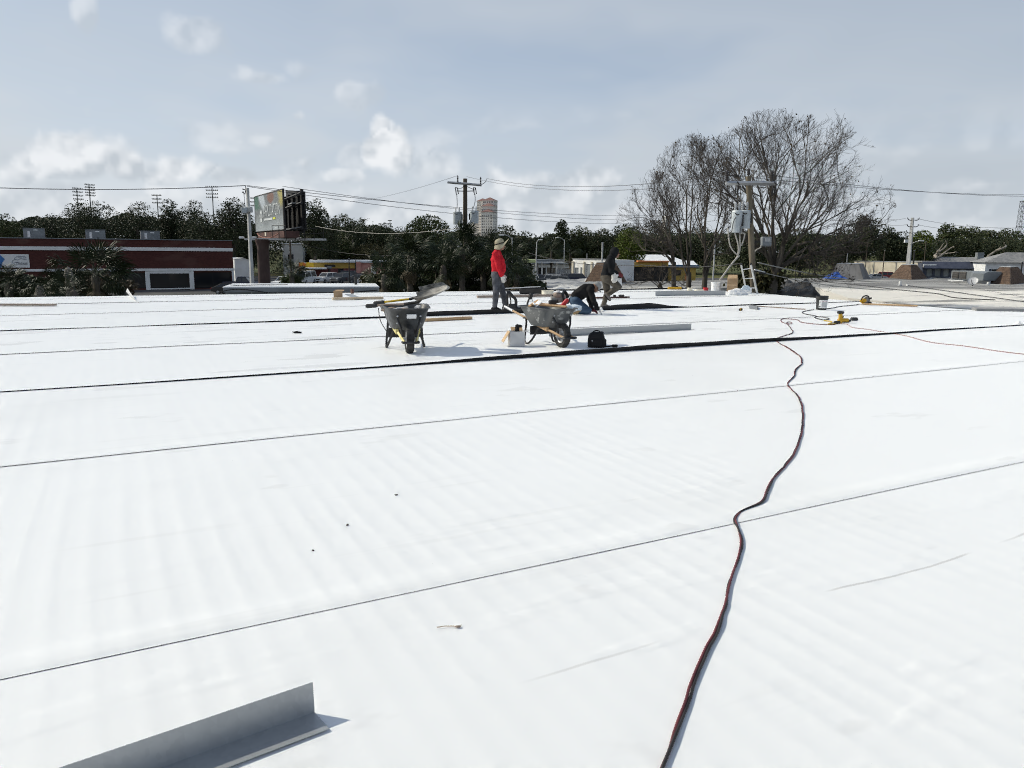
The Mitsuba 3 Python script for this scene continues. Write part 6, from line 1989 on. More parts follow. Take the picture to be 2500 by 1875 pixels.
# curved handled seam welder behind the red shirted man
k = thing('seam_welder', 'black roof welding machine with tall curved handle behind the red shirted man', 'machine')
p = at(1252, 763)
q = lambda u, v, dy=0.0: far(u, v, p[1] + dy)
obj('base', MB().box(q(1252, 756), (.52, .34, .13), .08, b=.03), 'm_black_steel', k)
obj('motor_cover', MB().box(q(1250, 748), (.24, .22, .12), .08, b=.03), 'm_black_steel', k)
obj('curved_handle', MB().tube(spline([q(1238, 715), q(1243, 714), q(1250, 722), q(1258, 730), q(1260, 738), q(1259, 748)], .03), [.03] * 2 + [.038] * 30 if False else .036, 8), 'm_black_steel', k, smooth=40)
obj('upright', MB().tube(spline([q(1238, 752), q(1238, 735), q(1239, 718), q(1241, 712)], .03), .032, 8), 'm_black_steel', k, smooth=40)
obj('hose', MB().tube(spline([q(1241, 716, -.05), q(1246, 728, -.1), q(1247, 738, -.1), q(1243, 750, -.05)], .03), .016, 6), 'm_rubber', k)
for u in (1236, 1268):
    obj('wheel', MB().lathe([(.001, -.03), (.07, -.03), (.07, .03), (.001, .03)], 14, q(u, 761, -.15), frame((0, 1, 0))), 'm_rubber', k)
obj('cable_box', MB().box(q(1266, 751), (.10, .14, .10), b=.02), 'm_galv', k)

# far group: dark case, tubs, cardboard, sheets
k = thing('dark_case', 'long dark grey case lying behind the brown plank', 'case')
a, b = at(1274, 719), at(1320, 717.5)
obj('body', MB().box((a + b) / 2 + [0, 0, .12], (np.linalg.norm(b - a), .28, .2), .05, b=.02), 'm_steel_dark', k)
obj('lid', MB().box((a + b) / 2 + [-.35, 0, .23], (np.linalg.norm(b - a) * 1.6, .3, .02), R=rot(.05, 0, -.06)), 'm_galv', k)


def tub(name, label, cat, u, v, r, h, mt, rim='m_plastic_white', taper=.9, extra=None):
    k = thing(name, label, cat)
    p = at(u, v)
    obj('body', MB().lathe([(.001, .008), (r * taper, .008), (r, h), (r * .95, h), (r * .86, h * .1 + .02), (.001, h * .1 + .02)], 24, p), mt, k, smooth=40)
    obj('rim', MB().lathe([(r * .95, h * .93), (r * 1.05, h * .93), (r * 1.06, h), (r * .95, h + .004)], 24, p), rim, k, smooth=40)
    return k, p


mat('m_cream_plastic', mottled((.62, .58, .47), (.70, .67, .57), 5), .45)
tub('white_tub', 'wide cream tub right of the long dark case', 'tub', 1337, 720, .21, .16, 'm_cream_plastic', 'm_cream_plastic', 1.0)
k, p = tub('white_bucket', 'white plastic bucket at the far roof edge below the bare trees', 'bucket', 1746, 713, .17, .38, 'm_plastic_white')
obj('handle', MB().tube(spline([p + [-.175, 0, .33], p + [-.1, -.14, .22], p + [.1, -.14, .22], p + [.175, 0, .33]], .03), .006, 5), 'm_galv', k)
obj('pipe', MB().tube([p + [.19, -.03, .02], p + [.2, -.03, .40]], .016, 7), 'm_galv', k)
for u, v, r, h, mt, lb in ((1684, 710.5, .10, .13, 'm_cream_plastic', 'upright roll of white tape left of the wide roll'), (1706, 711, .19, .07, 'm_cream_plastic', 'wide flat roll of white tape at the far roof edge'), (1722.5, 709.5, .10, .12, 'm_red', 'red roll of tape left of the white bucket')):
    k = thing('tape_roll', lb, 'tape roll')
    p = at(u, v)
    obj('tape', MB().lathe([(r * .6, .006), (r, .006), (r, h), (r * .6, h), (r * .6, .006)], 22, p), mt, k, smooth=40)
    obj('core', MB().lathe([(r * .6, .01), (r * .6, h - .006), (r * .55, h - .006), (r * .55, .01)], 22, p), 'm_cardboard', k)
k, p = tub('white_cup', 'small white canister beside the ladder foot', 'canister', 1828, 718, .095, .22, 'm_plastic_white', taper=1.0)
k = thing('tool_case', 'yellow tool case lying at the far roof edge', 'tool case')
a, b = at(1631, 707), at(1663, 707)
obj('body', MB().box((a + b) / 2 + [0, 0, .06], (np.linalg.norm(b - a), .16, .10), -.05, b=.03), 'm_tool_yellow', k)
obj('handle', MB().box((a + b) / 2 + [0, -.02, .12], (.26, .05, .03), -.05, b=.01), 'm_black_steel', k)
obj('end_cap', MB().box(b + [.02, 0, .055], (.08, .15, .08), -.05, b=.02), 'm_black_steel', k)
k = thing('tall_carton', 'tall brown cardboard carton standing at the roof edge by the ladder', 'box')
p = at(1789, 716)
hh = far(1789, 680, p[1])[2]
S0 = placed(p + [0, .1, .006], -.35)
obj('body', MB().box((0, 0, hh / 2), (.36, .36, hh), b=.006), 'm_cardboard', k, S0)
obj('top_flap', MB().add([(-.18, -.18, hh), (.18, -.18, hh), (.16, -.03, hh + .13), (-.16, -.03, hh + .13), (-.18, .18, hh), (.18, .18, hh)], [[0, 1, 2], [0, 2, 3], [3, 2, 5], [3, 5, 4]]), 'm_cardboard_light', k, S0)
obj('tape_strip', MB().box((0, -.182, hh * .55), (.36, .003, .05)), 'm_cardboard_light', k, S0)
k = thing('plastic_sheet', 'crumpled white plastic sheeting in front of the tall carton', 'plastic sheet')
p = at(1802, 720)
obj('heap', crumple(p + [.0, .05, .08], (.36, .22, .14), 14, .45, 4), 'm_plastic_white', k, smooth=25)
obj('raised_corner', crumple(p + [.28, .08, .22], (.16, .05, .13), 17, .5, 3), 'm_bag_film', k, smooth=25)
k = thing('small_carton', 'small brown cardboard box at the end of the long pale plank', 'box')
p = at(824, 728)
obj('body', MB().box(p + [0, .1, .115], (.27, .24, .215), .2, b=.006), 'm_cardboard', k)
obj('lid_flap', MB().box(p + [.04, .16, .235], (.27, .12, .006), R=rot(.2, .25)), 'm_cardboard_light', k)
k = thing('metal_offcut', 'grey sheet metal offcut lying right of the small cardboard box', 'metal sheet')
a, b, c, d = at(842, 718, .12), at(858, 717, .10), at(888, 729, .02), at(870, 731, .02)
obj('sheet', MB().add([a, b, c, d, a - [0, 0, .01], b - [0, 0, .01], c - [0, 0, .01], d - [0, 0, .01]], [[0, 1, 2, 3], [7, 6, 5, 4], [0, 4, 5, 1], [1, 5, 6, 2], [2, 6, 7, 3], [3, 7, 4, 0]]), 'm_galvanised', k)
k = thing('brown_roll', 'small brown tape roll standing on the roof right of the metal offcut', 'tape roll')
p = at(860, 717.5)
obj('roll', MB().lathe([(.04, -.04), (.085, -.04), (.085, .04), (.04, .04), (.04, -.04)], 18, p + [0, 0, .09], frame((.9, .4, 0))), 'm_rust', k)
obj('core', MB().lathe([(.04, -.042), (.035, 0), (.04, .042)], 14, p + [0, 0, .09], frame((.9, .4, 0))), 'm_cardboard', k)
# curled corner of membrane
k = thing('membrane_scrap', 'curled grey white scrap of membrane standing up at the far left roof edge', 'membrane scrap')
a, b = at(318, 724, .0), at(342, 741, .0)
n_ = 9
V = []
for i in range(n_):
    q = i / (n_ - 1)
    base = a * (1 - q) + b * q
    hgt = .26 * (1 - q) ** 1.4
    V += [base, base + np.array([-.05 - .10 * (1 - q), .05, hgt * .6]), base + np.array([-.03 - .05 * (1 - q), .02, hgt])]
V = np.array(V)
F = [[i * 3 + j, i * 3 + j + 1, i * 3 + j + 4, i * 3 + j + 3] for i in range(n_ - 1) for j in range(2)]
obj('flap', MB().add(V, F), 'm_carton_white', k, smooth=60)

# ladder
k = thing('ladder', 'aluminium ladder leaning against the far roof edge beside the wooden pole', 'ladder')
y0 = 29.0
l0, l1, r0, r1 = far(1822, 712, y0), far(1809, 645, y0 - .35), far(1850, 722, y0 - .15), far(1833, 645, y0 - .5)
for a, b in ((l0, l1), (r0, r1)):
    d = b - a
    a = a - d * 2.0
    obj('rail', MB().tube([a, b], .038, 4), 'm_aluminium', k)
    obj('end_cap', MB().box(b, (.08, .06, .07), b=.015), 'm_black_steel', k)
for q in (.16, .48, .80, -.16, -.5):
    obj('rung', MB().tube([l0 + (l1 - l0) * q, r0 + (r1 - r0) * (q + .08)], .02, 8), 'm_aluminium', k)

# black bucket with printed label
k, p = tub('black_bucket', 'black plastic bucket with white printed label near the right roof edge', 'bucket', 2005, 756, .155, .37, 'm_black_steel', 'm_black_steel', .87)
obj('lid_band', MB().lathe([(.150, .30), (.163, .30), (.163, .345), (.15, .345)], 26, p), 'm_rubber', k, smooth=40)
Lm = MB()
aa = np.linspace(-2.45, -.55, 14)
rad = lambda z: .155 * (.87 + .13 * z / .37) + .0025
V = [(rad(z) * math.cos(a), rad(z) * math.sin(a), z) for a in aa for z in (.05, .265)]
Lm.add(np.array(V) + p, [[i * 2, i * 2 + 2, i * 2 + 3, i * 2 + 1] for i in range(13)])
lk = obj('paper_label', Lm, 'm_plastic_white', k)
for nm, mt, a0, a1, z0, z1 in (('print_block', 'm_black_steel', -2.40, -2.12, .07, .10), ('print_block', 'm_black_steel', -2.35, -2.22, .18, .235), ('text_panel', 'm_galv', -1.9, -.9, .075, .215), ('red_stripe', 'm_red', -1.95, -.65, .236, .243)):
    V = [((rad(z) + .0015) * math.cos(a), (rad(z) + .0015) * math.sin(a), z) for a in np.linspace(a0, a1, 7) for z in (z0, z1)]
    obj(nm, MB().add(np.array(V) + p, [[i * 2, i * 2 + 2, i * 2 + 3, i * 2 + 1] for i in range(6)]), mt, lk)
obj('bail_handle', MB().tube(spline([p + [-.165, 0, .29], p + [-.12, .12, .2], p + [.12, .12, .2], p + [.165, 0, .29]], .03), .005, 5), 'm_galv', k)

# circular saw, drill, battery, tape measure, scraper
k = thing('circular_saw', 'yellow circular saw standing at the end of the long brown plank', 'power saw')
p = at(2112, 744)
obj('shoe_plate', MB().box(p + [0, 0, .012], (.30, .16, .012), .3), 'm_galv', k)
obj('motor', MB().tube([p + [-.06, -.08, .13], p + [-.03, .10, .14]], [.055, .045], 14), 'm_tool_yellow', k, smooth=40)
obj('blade_guard', MB().lathe([(.001, -.02), (.10, -.02), (.11, .02), (.001, .025)], 20, p + [.05, .02, .13], frame((-.3, .95, 0))), 'm_concrete_dust', k, smooth=40)
obj('handle', MB().tube(spline([p + [-.12, 0, .10], p + [-.09, 0, .22], p + [.02, 0, .27], p + [.10, 0, .22]], .02), .020, 8), 'm_black_steel', k, smooth=40)
obj('trigger_grip', MB().box(p + [-.11, -.02, .09], (.16, .06, .07), R=rot(.2, 0, .5), b=.02), 'm_tool_yellow', k)
obj('dust_port', MB().tube([p + [.1, .02, .18], p + [.17, -.02, .20]], [.025, .03], 8), 'm_black_steel', k)
obj('battery', MB().box(p + [.13, -.03, .06], (.08, .07, .07), b=.012), 'm_black_steel', k)
k = thing('cordless_drill', 'yellow cordless tool with black battery standing beside the cords', 'drill')
p = at(2055, 788)
obj('body', MB().box(p + [.03, 0, .055], (.25, .09, .09), -.15, b=.03), 'm_tool_yellow', k)
obj('handle', MB().tube([p + [-.03, .01, .06], p + [-.035, .01, .21]], [.045, .042], 10), 'm_tool_yellow', k, smooth=40)
obj('battery', MB().box(p + [-.04, .01, .225], (.13, .10, .06), b=.015), 'm_black_steel', k)
obj('trigger', MB().box(p + [.02, .0, .13], (.02, .03, .05), b=.006), 'm_black_steel', k)
obj('chuck', MB().tube([p + [.14, -.02, .05], p + [.19, -.03, .05]], [.03, .02], 9), 'm_black_steel', k)
obj('rubber_boot', MB().box(p + [.03, 0, .018], (.24, .085, .02), -.15, b=.006), 'm_black_steel', k)
k = thing('battery_pack', 'black battery pack lying right of the yellow cordless tool', 'battery')
p = at(2085, 783)
obj('case', MB().box(p + [0, 0, .035], (.15, .10, .055), .1, b=.012), 'm_black_steel', k)
for q in (-.045, 0, .045):
    obj('contact_rail', MB().box(p + [q, 0, .068], (.02, .08, .02), .1, b=.004), 'm_black_steel', k)
k = thing('tape_measure', 'small yellow and black tape measure lying on the white roof', 'tape measure')
p = at(1809, 759)
obj('case', MB().box(p + [0, 0, .038], (.09, .05, .07), .2, b=.02), 'm_tool_yellow', k)
obj('side_label', MB().lathe([(.001, 0), (.026, 0), (.026, .004), (.001, .004)], 12, p + [.005, -.027, .04], frame((.2, -.98, 0))), 'm_black_steel', k)
obj('bumper', MB().box(p + [-.045, 0, .03], (.02, .052, .055), .2, b=.008), 'm_black_steel', k)
k = thing('floor_scraper', 'long handled scraper with wide flat blade lying near the black bucket', 'scraper')
a, b = at(1850, 752), at(1966, 757)
a, b = a + [0, 0, .05], b + [0, 0, .02]
obj('handle', MB().tube([a, b], .014, 8), 'm_wood_grey', k)
c, d = at(1826, 748) + [0, 0, .05], at(1850, 757) + [0, 0, .015]
e_ = at(1830, 754.5) + [0, 0, .012]
obj('blade', MB().add([c, a, d, e_, c - [0, 0, .006], a - [0, 0, .006], d - [0, 0, .006], e_ - [0, 0, .006]], [[0, 1, 2, 3], [7, 6, 5, 4], [0, 4, 5, 1], [1, 5, 6, 2], [2, 6, 7, 3], [3, 7, 4, 0]]), 'm_galvanised', k)
obj('blade_rail', MB().tube([c + [0, 0, .008], a, d + [0, 0, .01]], .012, 6), 'm_steel_dark', k)
k = thing('plastic_piece', 'small white plastic piece lying at the right edge beyond the cord', 'plastic piece')
p = at(2488, 791)
obj('base', MB().box(p + [0, 0, .02], (.11, .08, .03), b=.008), 'm_plastic_white', k)
obj('knob', MB().lathe([(.02, .03), (.02, .06), (.001, .065)], 10, p), 'm_plastic_white', k)
# litter
for nm, lb, u, v, parts in (('glove', 'small dark crumpled glove lying on the far left of the roof', 724, 814, ((0, 0, .02, .07, .04, .018), (.06, .01, .015, .035, .02, .012))), ('debris_scrap', 'tiny dark scrap in the middle of the near roof', 967, 1210, ((0, 0, .006, .010, .006, .006), (.012, .004, .005, .007, .004, .004))), ('debris_scrap', 'tiny dark scrap left of the middle one', 849, 1284, ((0, 0, .006, .006, .012, .006), (-.004, -.012, .005, .005, .006, .004))), ('debris_scrap', 'tiny dark scrap nearest to the front seam', 764, 1347, ((0, 0, .005, .007, .005, .005), (.006, .003, .004, .004, .004, .003))), ('debris_scrap', 'tiny dark scrap beside the left seam', 90, 1127, ((0, 0, .005, .010, .006, .006), (.01, 0, .004, .005, .004, .004)))):
    k = thing(nm, lb, 'debris' if nm != 'glove' else 'glove')
    p = at(u, v)
    z = float(roof_z(np.array([p[0]]), np.array([p[1]]))[0])
    for i, (x, y, zz, a, b, c) in enumerate(parts):
        sc_ = 1 if nm == 'glove' else .72
        obj('lump' if i == 0 else 'tail', crumple(p + [x * sc_, y * sc_, zz * sc_ + z], (a * sc_, b * sc_, c * sc_), 20 + i, .5, 2), 'm_bag_cloth', k, smooth=30)
k = thing('twig', 'pale dry twig lying in the foreground of the white roof', 'twig')
pts = np.array([at(u, v) for u, v in ((1067, 1537), (1085, 1534), (1105, 1534), (1118, 1535), (1127, 1531))]) + [0, 0, .007]
pts[:, 2] += roof_z(pts[:, 0], pts[:, 1])
obj('stem', MB().tube(pts, [.0022, .002, .0022, .003, .001], 5), 'm_wood_pale', k)
obj('husk', crumple(pts[3], (.011, .006, .004), 9, .5, 2), 'm_wood_grey', k, smooth=30)

# ---------------------------------------------------------------- people
mat('m_skin', mottled((.26, .14, .095), (.32, .18, .125), 12), .5)
mat('m_skin_dark', mottled((.20, .105, .07), (.25, .14, .095), 12), .5)


def cloth(name, a, b, scale=9, rough=.85):
    return mat(name, mottled(a, b, scale), rough, specular=.15)


cloth('m_red_shirt', (.44, .012, .022), (.52, .02, .032))
cloth('m_grey_jeans', (.050, .054, .064), (.105, .11, .125), 7)
cloth('m_boot_black', (.012, .012, .012), (.03, .03, .03))
cloth('m_hat', (.30, .275, .19), (.36, .335, .245))
cloth('m_glove_white', (.58, .56, .52), (.68, .66, .63))
cloth('m_glove_red', (.11, .02, .028), (.16, .035, .04))
cloth('m_hoodie', (.007, .008, .0095), (.014, .0155, .018))
cloth('m_khaki', (.060, .053, .043), (.105, .093, .076), 7)
cloth('m_shoe_grey', (.10, .09, .085), (.18, .165, .155))
cloth('m_jeans_blue', (.026, .048, .085), (.07, .11, .165), 6)
cloth('m_black_shirt', (.008, .008, .009), (.018, .018, .018))
cloth('m_cap_grey', (.20, .20, .20), (.28, .28, .275))
cloth('m_boot_tan', (.19, .13, .07), (.29, .21, .12))


def hulls(bones, seg=14):
    out = []
    for a, ra, b, rb in bones:
        a, b = np.asarray(a, float), np.asarray(b, float)
        out.append(m3.Manifold.batch_hull([m3.Manifold.sphere(ra, seg).translate(a.tolist()), m3.Manifold.sphere(rb, seg).translate(b.tolist())]))
    return m3.Manifold.batch_boolean(out, m3.OpType.Add)


def skin_mesh(bones, extra=(), edge=.03, it=8, wrinkle=0.0, seed=1):
    m = hulls(bones)
    for e in extra:
        m = m + e
    m = m.refine_to_length(edge)
    mm = m.to_mesh()
    t = trimesh.Trimesh(mm.vert_properties[:, :3], mm.tri_verts, process=True)
    trimesh.smoothing.filter_taubin(t, lamb=.5, nu=.52, iterations=it)
    if wrinkle:
        v = np.asarray(t.vertices)
        n = np.asarray(t.vertex_normals)
        w = meshkit.fbm(v * np.array([9, 9, 14]) + seed, 3, seed) - .5
        t.vertices = v + n * (w * 2 * wrinkle)[:, None]
    return t


def ell(c, r, seg=20, R=None):
    m = m3.Manifold.sphere(1.0, seg).scale([float(x) for x in r])
    if R is not None:
        m = m.transform(np.hstack([np.asarray(R), np.zeros((3, 1))]))
    return m.translate([float(x) for x in c])


def hand_bones(wrist, d, palm_n, side, curl=.5, s=1.0, grow=0.0):
    """Palm and five fingers: d points along the hand, palm_n out of the palm, side to the thumb."""
    w = np.asarray(wrist, float)
    d, pn, sd = (np.asarray(x, float) / np.linalg.norm(x) for x in (d, palm_n, side))
    B = []
    for q in (-.028, -.009, .010, .029):
        B.append((w + sd * q * .6 * s, .017 * s + grow, w + d * .085 * s + sd * q * s, .0125 * s + grow))
    for q, L in ((.030, .068), (.010, .078), (-.010, .072), (-.029, .056)):
        p = w + d * .088 * s + sd * q * s
        dd = d
        for k, (f, r) in enumerate(((.45, .0098), (.32, .0090), (.23, .0080))):
            ang = curl * (.5 + .5 * k)
            dd = dd * math.cos(ang * .6) + pn * math.sin(ang * .6)
            e = p + dd * L * f * s
            B.append((p, r * s + grow, e, r * .93 * s + grow))
            p = e
    p = w + d * .025 * s + sd * .030 * s
    t1 = p + (d * .6 + sd * .65 + pn * .3) * .040 * s
    t2 = t1 + (d * .9 + sd * .15 + pn * .4) * .034 * s
    B += [(p, .015 * s + grow, t1, .012 * s + grow), (t1, .0115 * s + grow, t2, .0095 * s + grow)]
    return B


def head_solid(c, fwd, s=1.0, tilt=0.0):
    """Skull, jaw, nose, brow, lips, ears; fwd is where the face looks."""
    f = np.asarray(fwd, float) / np.linalg.norm(fwd)
    l = np.cross([0, 0, 1], f)
    l /= np.linalg.norm(l)
    u = np.cross(f, l)
    c = np.asarray(c, float)
    R = np.stack([f, l, u], 1)
    P = lambda x, y, z: c + (f * x + l * y + u * z) * s
    E = [ell(P(-.012, 0, .025), (.098 * s, .078 * s, .098 * s), 22, R), ell(P(.025, 0, -.035), (.068 * s, .062 * s, .085 * s), 20, R), ell(P(.050, 0, -.085), (.036 * s, .040 * s, .030 * s), 14, R), ell(P(.075, 0, .022), (.022 * s, .05 * s, .014 * s), 12, R), ell(P(.086, 0, -.062), (.014 * s, .024 * s, .012 * s), 10, R)]
    nose = m3.Manifold.batch_hull([ell(P(.088, 0, .012), (.008 * s,) * 3, 8), ell(P(.113, 0, -.025), (.010 * s,) * 3, 8), ell(P(.092, .016, -.030), (.008 * s,) * 3, 8), ell(P(.092, -.016, -.030), (.008 * s,) * 3, 8)])
    ears = [ell(P(-.012, q * .080, -.008), (.020 * s, .010 * s, .032 * s), 10, R) for q in (-1, 1)]
    return E + [nose] + ears, P


def person(label, pos, yaw, J, C, skin='m_skin', face=(1, 0, 0), hand_dirs=None, glove=(None, None), scale=1.0, shoe=True):
    """J: joints in the person's frame (x forward, y left, z up)."""
    k = thing('person', label, 'person')
    M = placed(pos, yaw, scale)
    j = {a: np.array(b, float) for a, b in J.items()}
    torso = [(j['pelvis'], .115, j['waist'], .11), (j['waist'], .11, j['chest'], .125), (j['chest'], .12, j['neck'] - (j['neck'] - j['chest']) * .25, .085), (j['neck'], .058, j['head'] - (j['head'] - j['neck']) * .2, .055)]
    body = list(torso)
    for s in 'RL':
        body += [(j['chest'] + (j['neck'] - j['chest']) * .55, .075, j['sh' + s], .062), (j['sh' + s], .058, j['el' + s], .042), (j['el' + s], .042, j['wr' + s], .028),
                 (j['pelvis'], .11, j['hip' + s], .095), (j['hip' + s], .09, j['kn' + s], .058), (j['kn' + s], .056, j['kn' + s] * .65 + j['an' + s] * .35, .056), (j['kn' + s] * .65 + j['an' + s] * .35, .054, j['an' + s], .038), (j['an' + s], .04, j['to' + s], .028)]
        body += hand_bones(j['wr' + s], *hand_dirs[s])
    hs, P = head_solid(j['head'], face)
    obj('body', skin_mesh(body, hs, .022, 4), skin, k, M, True)
    for q in (-1, 1):
        obj('eye', MB().mesh(trimesh.creation.icosphere(1, .010)).moved(P(.086, q * .030, .004)), 'm_boot_black', k, M)
    for s in 'RL':
        if glove['RL'.index(s)]:
            g = hand_bones(j['wr' + s], *hand_dirs[s], grow=.004)
            d = np.asarray(hand_dirs[s][0], float)
            d = d / np.linalg.norm(d)
            g.append((j['wr' + s] - d * .05, .036, j['wr' + s] + d * .02, .034))
            obj('glove', skin_mesh(g, (), .012, 3), glove['RL'.index(s)], k, M, True)
    top = [(j['hem'], C.get('hem_r', .16), j['waist'], C.get('waist_r', .155)), (j['waist'], C.get('waist_r', .155), j['chest'], .16), (j['chest'], .16, j['neck'] - (j['neck'] - j['chest']) * .22, .10)]
    for e in C.get('extra_top', ()):
        top.append(e)
    for s in 'RL':
        top += [(j['chest'] + (j['neck'] - j['chest']) * .5, .11, j['sh' + s], .088), (j['sh' + s], .085, j['el' + s], .066), (j['el' + s], .066, j['wr' + s] * .9 + j['el' + s] * .1, .05)]
    obj(C.get('top_name', 'shirt'), skin_mesh(top, C.get('top_solid', ()), .026, 8, .015, 3), C['top'], k, M, True)
    tr = [(j['pelvis'], .145, j['waist'] * .4 + j['pelvis'] * .6, .14)]
    for s in 'RL':
        ank = j['an' + s] * .93 + j['kn' + s] * .07
        tr += [(j['pelvis'], .14, j['hip' + s], .118), (j['hip' + s], .115, j['kn' + s], .080), (j['kn' + s], .080, j['kn' + s] * .5 + ank * .5, .076), (j['kn' + s] * .5 + ank * .5, .074, ank, .064)]
    obj('trousers', skin_mesh(tr, (), .026, 7, .014, 5), C['trousers'], k, M, True)
    for s in 'RL':
        a, t = j['an' + s], j['to' + s]
        d = (t - a)
        heel = a - np.array([d[0], d[1], 0]) * .32 + np.array([0, 0, 0])
        low = j.get('sole' + s, np.array([0, 0, -1.]))
        low = low / np.linalg.norm(low)
        sh = [(a + (j['kn' + s] - a) * .12, .056, a, .054), (a, .052, t, .042), (a + low * .035 - (t - a) * .35, .040, a, .05), (a + low * .035 - (t - a) * .35, .036, t + low * .006, .034)]
        b = obj('boot', skin_mesh(sh, (), .02, 4), C['boot'], k, M, True)
        soles = [(a + low * .062 - (t - a) * .35, .014, a + low * .060, .016), (a + low * .06, .016, t + low * .026, .016)]
        o = np.cross(t - a, low)
        o = o / np.linalg.norm(o) * .024
        sp = []
        for x, r, y, r2 in soles:
            sp += [(x + o, r, y + o, r2), (x - o, r, y - o, r2), (x, r, y, r2)]
        obj('sole', skin_mesh(sp, (), .03, 2), C.get('sole', 'm_boot_black'), b, M, True)
    return k, M, j, P


# the man in the red shirt
pos = at(1213, 761)
J = dict(pelvis=(-.01, 0, .93), waist=(.02, 0, 1.06), chest=(.0, 0, 1.28), neck=(.0, 0, 1.50), head=(.085, 0, 1.640), hem=(.02, 0, .95),
         shR=(-.04, -.19, 1.43), elR=(.025, -.24, 1.13), wrR=(.115, -.22, .885), shL=(-.02, .19, 1.43), elL=(.06, .24, 1.13), wrL=(.16, .21, .90),
         hipR=(-.02, -.09, .90), knR=(-.02, -.11, .50), anR=(-.06, -.12, .10), toR=(.08, -.15, .045), hipL=(.0, .09, .90), knL=(.15, .16, .50), anL=(.23, .30, .10), toL=(.38, .29, .045))
hd = {'R': ((.25, .05, -1), (.2, 1, .05), (1, -.1, .25), .45), 'L': ((.25, -.05, -1), (.2, -1, .05), (1, .1, .25), .45)}
k, M, j, P = person('man in a red long sleeved shirt and wide brimmed hat standing and looking right', pos, .05, J, dict(top='m_red_shirt', trousers='m_grey_jeans', boot='m_boot_black', top_name='red_shirt', extra_top=[((.085, 0, 1.05), .14, (.06, 0, 1.24), .135)]), face=(1, 0, -.08), hand_dirs=hd, glove=('m_glove_white', 'm_glove_white'))
h = j['head']
cr_ = [(.122, .015), (.121, .05), (.115, .09), (.098, .125), (.06, .148), (.001, .155)]
Rh = rot(0, 0, -.26)
hat = obj('hat', MB().lathe(cr_, 24, h + [-.012, 0, .01], Rh), 'm_hat', k, M, 50)
V = []
nb = 40
for r in (0, 1, 2):
    for i in range(nb):
        a = i * 2 * math.pi / nb
        rr = .120 + (.024 + .030 * max(0, math.cos(i * 2 * math.pi / nb)) ** 1.2) * r
        front = max(0, math.cos(a))
        sidel = abs(math.sin(a))
        z = .022 - .012 * r + r * (.050 * front ** 1.3) - .022 * r * r * sidel ** 2 - .012 * r * r * max(0, -math.cos(a))
        V.append(h + [-.012, 0, .01] + Rh @ [rr * (1 + .12 * front * (r / 2)) * math.cos(a), rr * math.sin(a) * .95, z])
F = [[r * nb + i, r * nb + (i + 1) % nb, (r + 1) * nb + (i + 1) % nb, (r + 1) * nb + i] for r in range(2) for i in range(nb)]
V = np.array(V)
obj('brim', MB().add(V, F).add(V - [0, 0, .006], np.array(F)[:, ::-1]), 'm_hat', hat, M, True)
obj('hat_band', MB().lathe([(.124, .02), (.1245, .045), (.123, .045)], 24, h + [-.012, 0, .01], Rh), 'm_boot_black', hat, M)
obj('neck_flap', skin_mesh([(h + [-.10, 0, .0], .03, h + [-.105, 0, -.10], .035), (h + [-.07, -.07, .0], .022, h + [-.06, -.085, -.09], .024), (h + [-.07, .07, .0], .022, h + [-.06, .085, -.09], .024)], (), .03, 4), 'm_hat', hat, M, True)

# the man in the black hood, one leg lifted
pos = at(1475, 754)
J = dict(pelvis=(.02, 0, .83), waist=(.06, 0, .97), chest=(.11, 0, 1.15), neck=(.16, 0, 1.34), head=(.262, 0, 1.462), hem=(.035, 0, .87),
         shR=(.09, -.18, 1.27), elR=(.13, -.25, .99), wrR=(.30, -.20, .93), shL=(.11, .18, 1.27), elL=(.18, .23, 1.00), wrL=(.33, .12, .95),
         hipR=(.03, -.09, .80), knR=(.36, -.12, .60), anR=(.06, -.11, .375), toR=(.13, -.11, .255), hipL=(.03, .09, .80), knL=(.08, .09, .43), anL=(-.01, .08, .10), toL=(.12, .06, .05), soleR=(-.75, 0, -.55))
hd = {'R': ((.9, .15, -.35), (.1, .9, -.3), (.2, .3, 1), 1.0), 'L': ((.9, -.15, -.3), (.1, -.9, -.3), (.2, -.3, 1), 1.0)}
k, M, j, P = person('man in a black hooded sweatshirt stepping with one foot lifted and holding papers', pos, .0, J, dict(top='m_hoodie', trousers='m_khaki', boot='m_shoe_grey', top_name='hooded_sweatshirt', hem_r=.15), skin='m_skin_dark', face=(1, 0, -.05), hand_dirs=hd, glove=('m_glove_red', None))
h = j['head']
hood_s = m3.Manifold.sphere(1.0, 28).scale([.135, .118, .142]).translate((h + [-.028, 0, .022]).tolist()) - m3.Manifold.sphere(1.0, 24).scale([.105, .088, .115]).translate((h + [.060, 0, -.012]).tolist())
hood_s = hood_s + hulls([(h + [-.06, 0, -.05], .085, j['neck'] + [-.03, 0, .0], .10)])
hood_s = hood_s - m3.Manifold.sphere(1.0, 24).scale([.100, .082, .12]).translate((h + [.070, 0, -.02]).tolist())
mm = hood_s.refine_to_length(.02).to_mesh()
t = trimesh.Trimesh(mm.vert_properties[:, :3], mm.tri_verts, process=True)
trimesh.smoothing.filter_taubin(t, iterations=4)
hk = obj('hood', t, 'm_hoodie', k, M, 50)
obj('sunglasses', MB().box(P(.095, 0, .006), (.012, .13, .034), b=.006), 'm_boot_black', k, M)
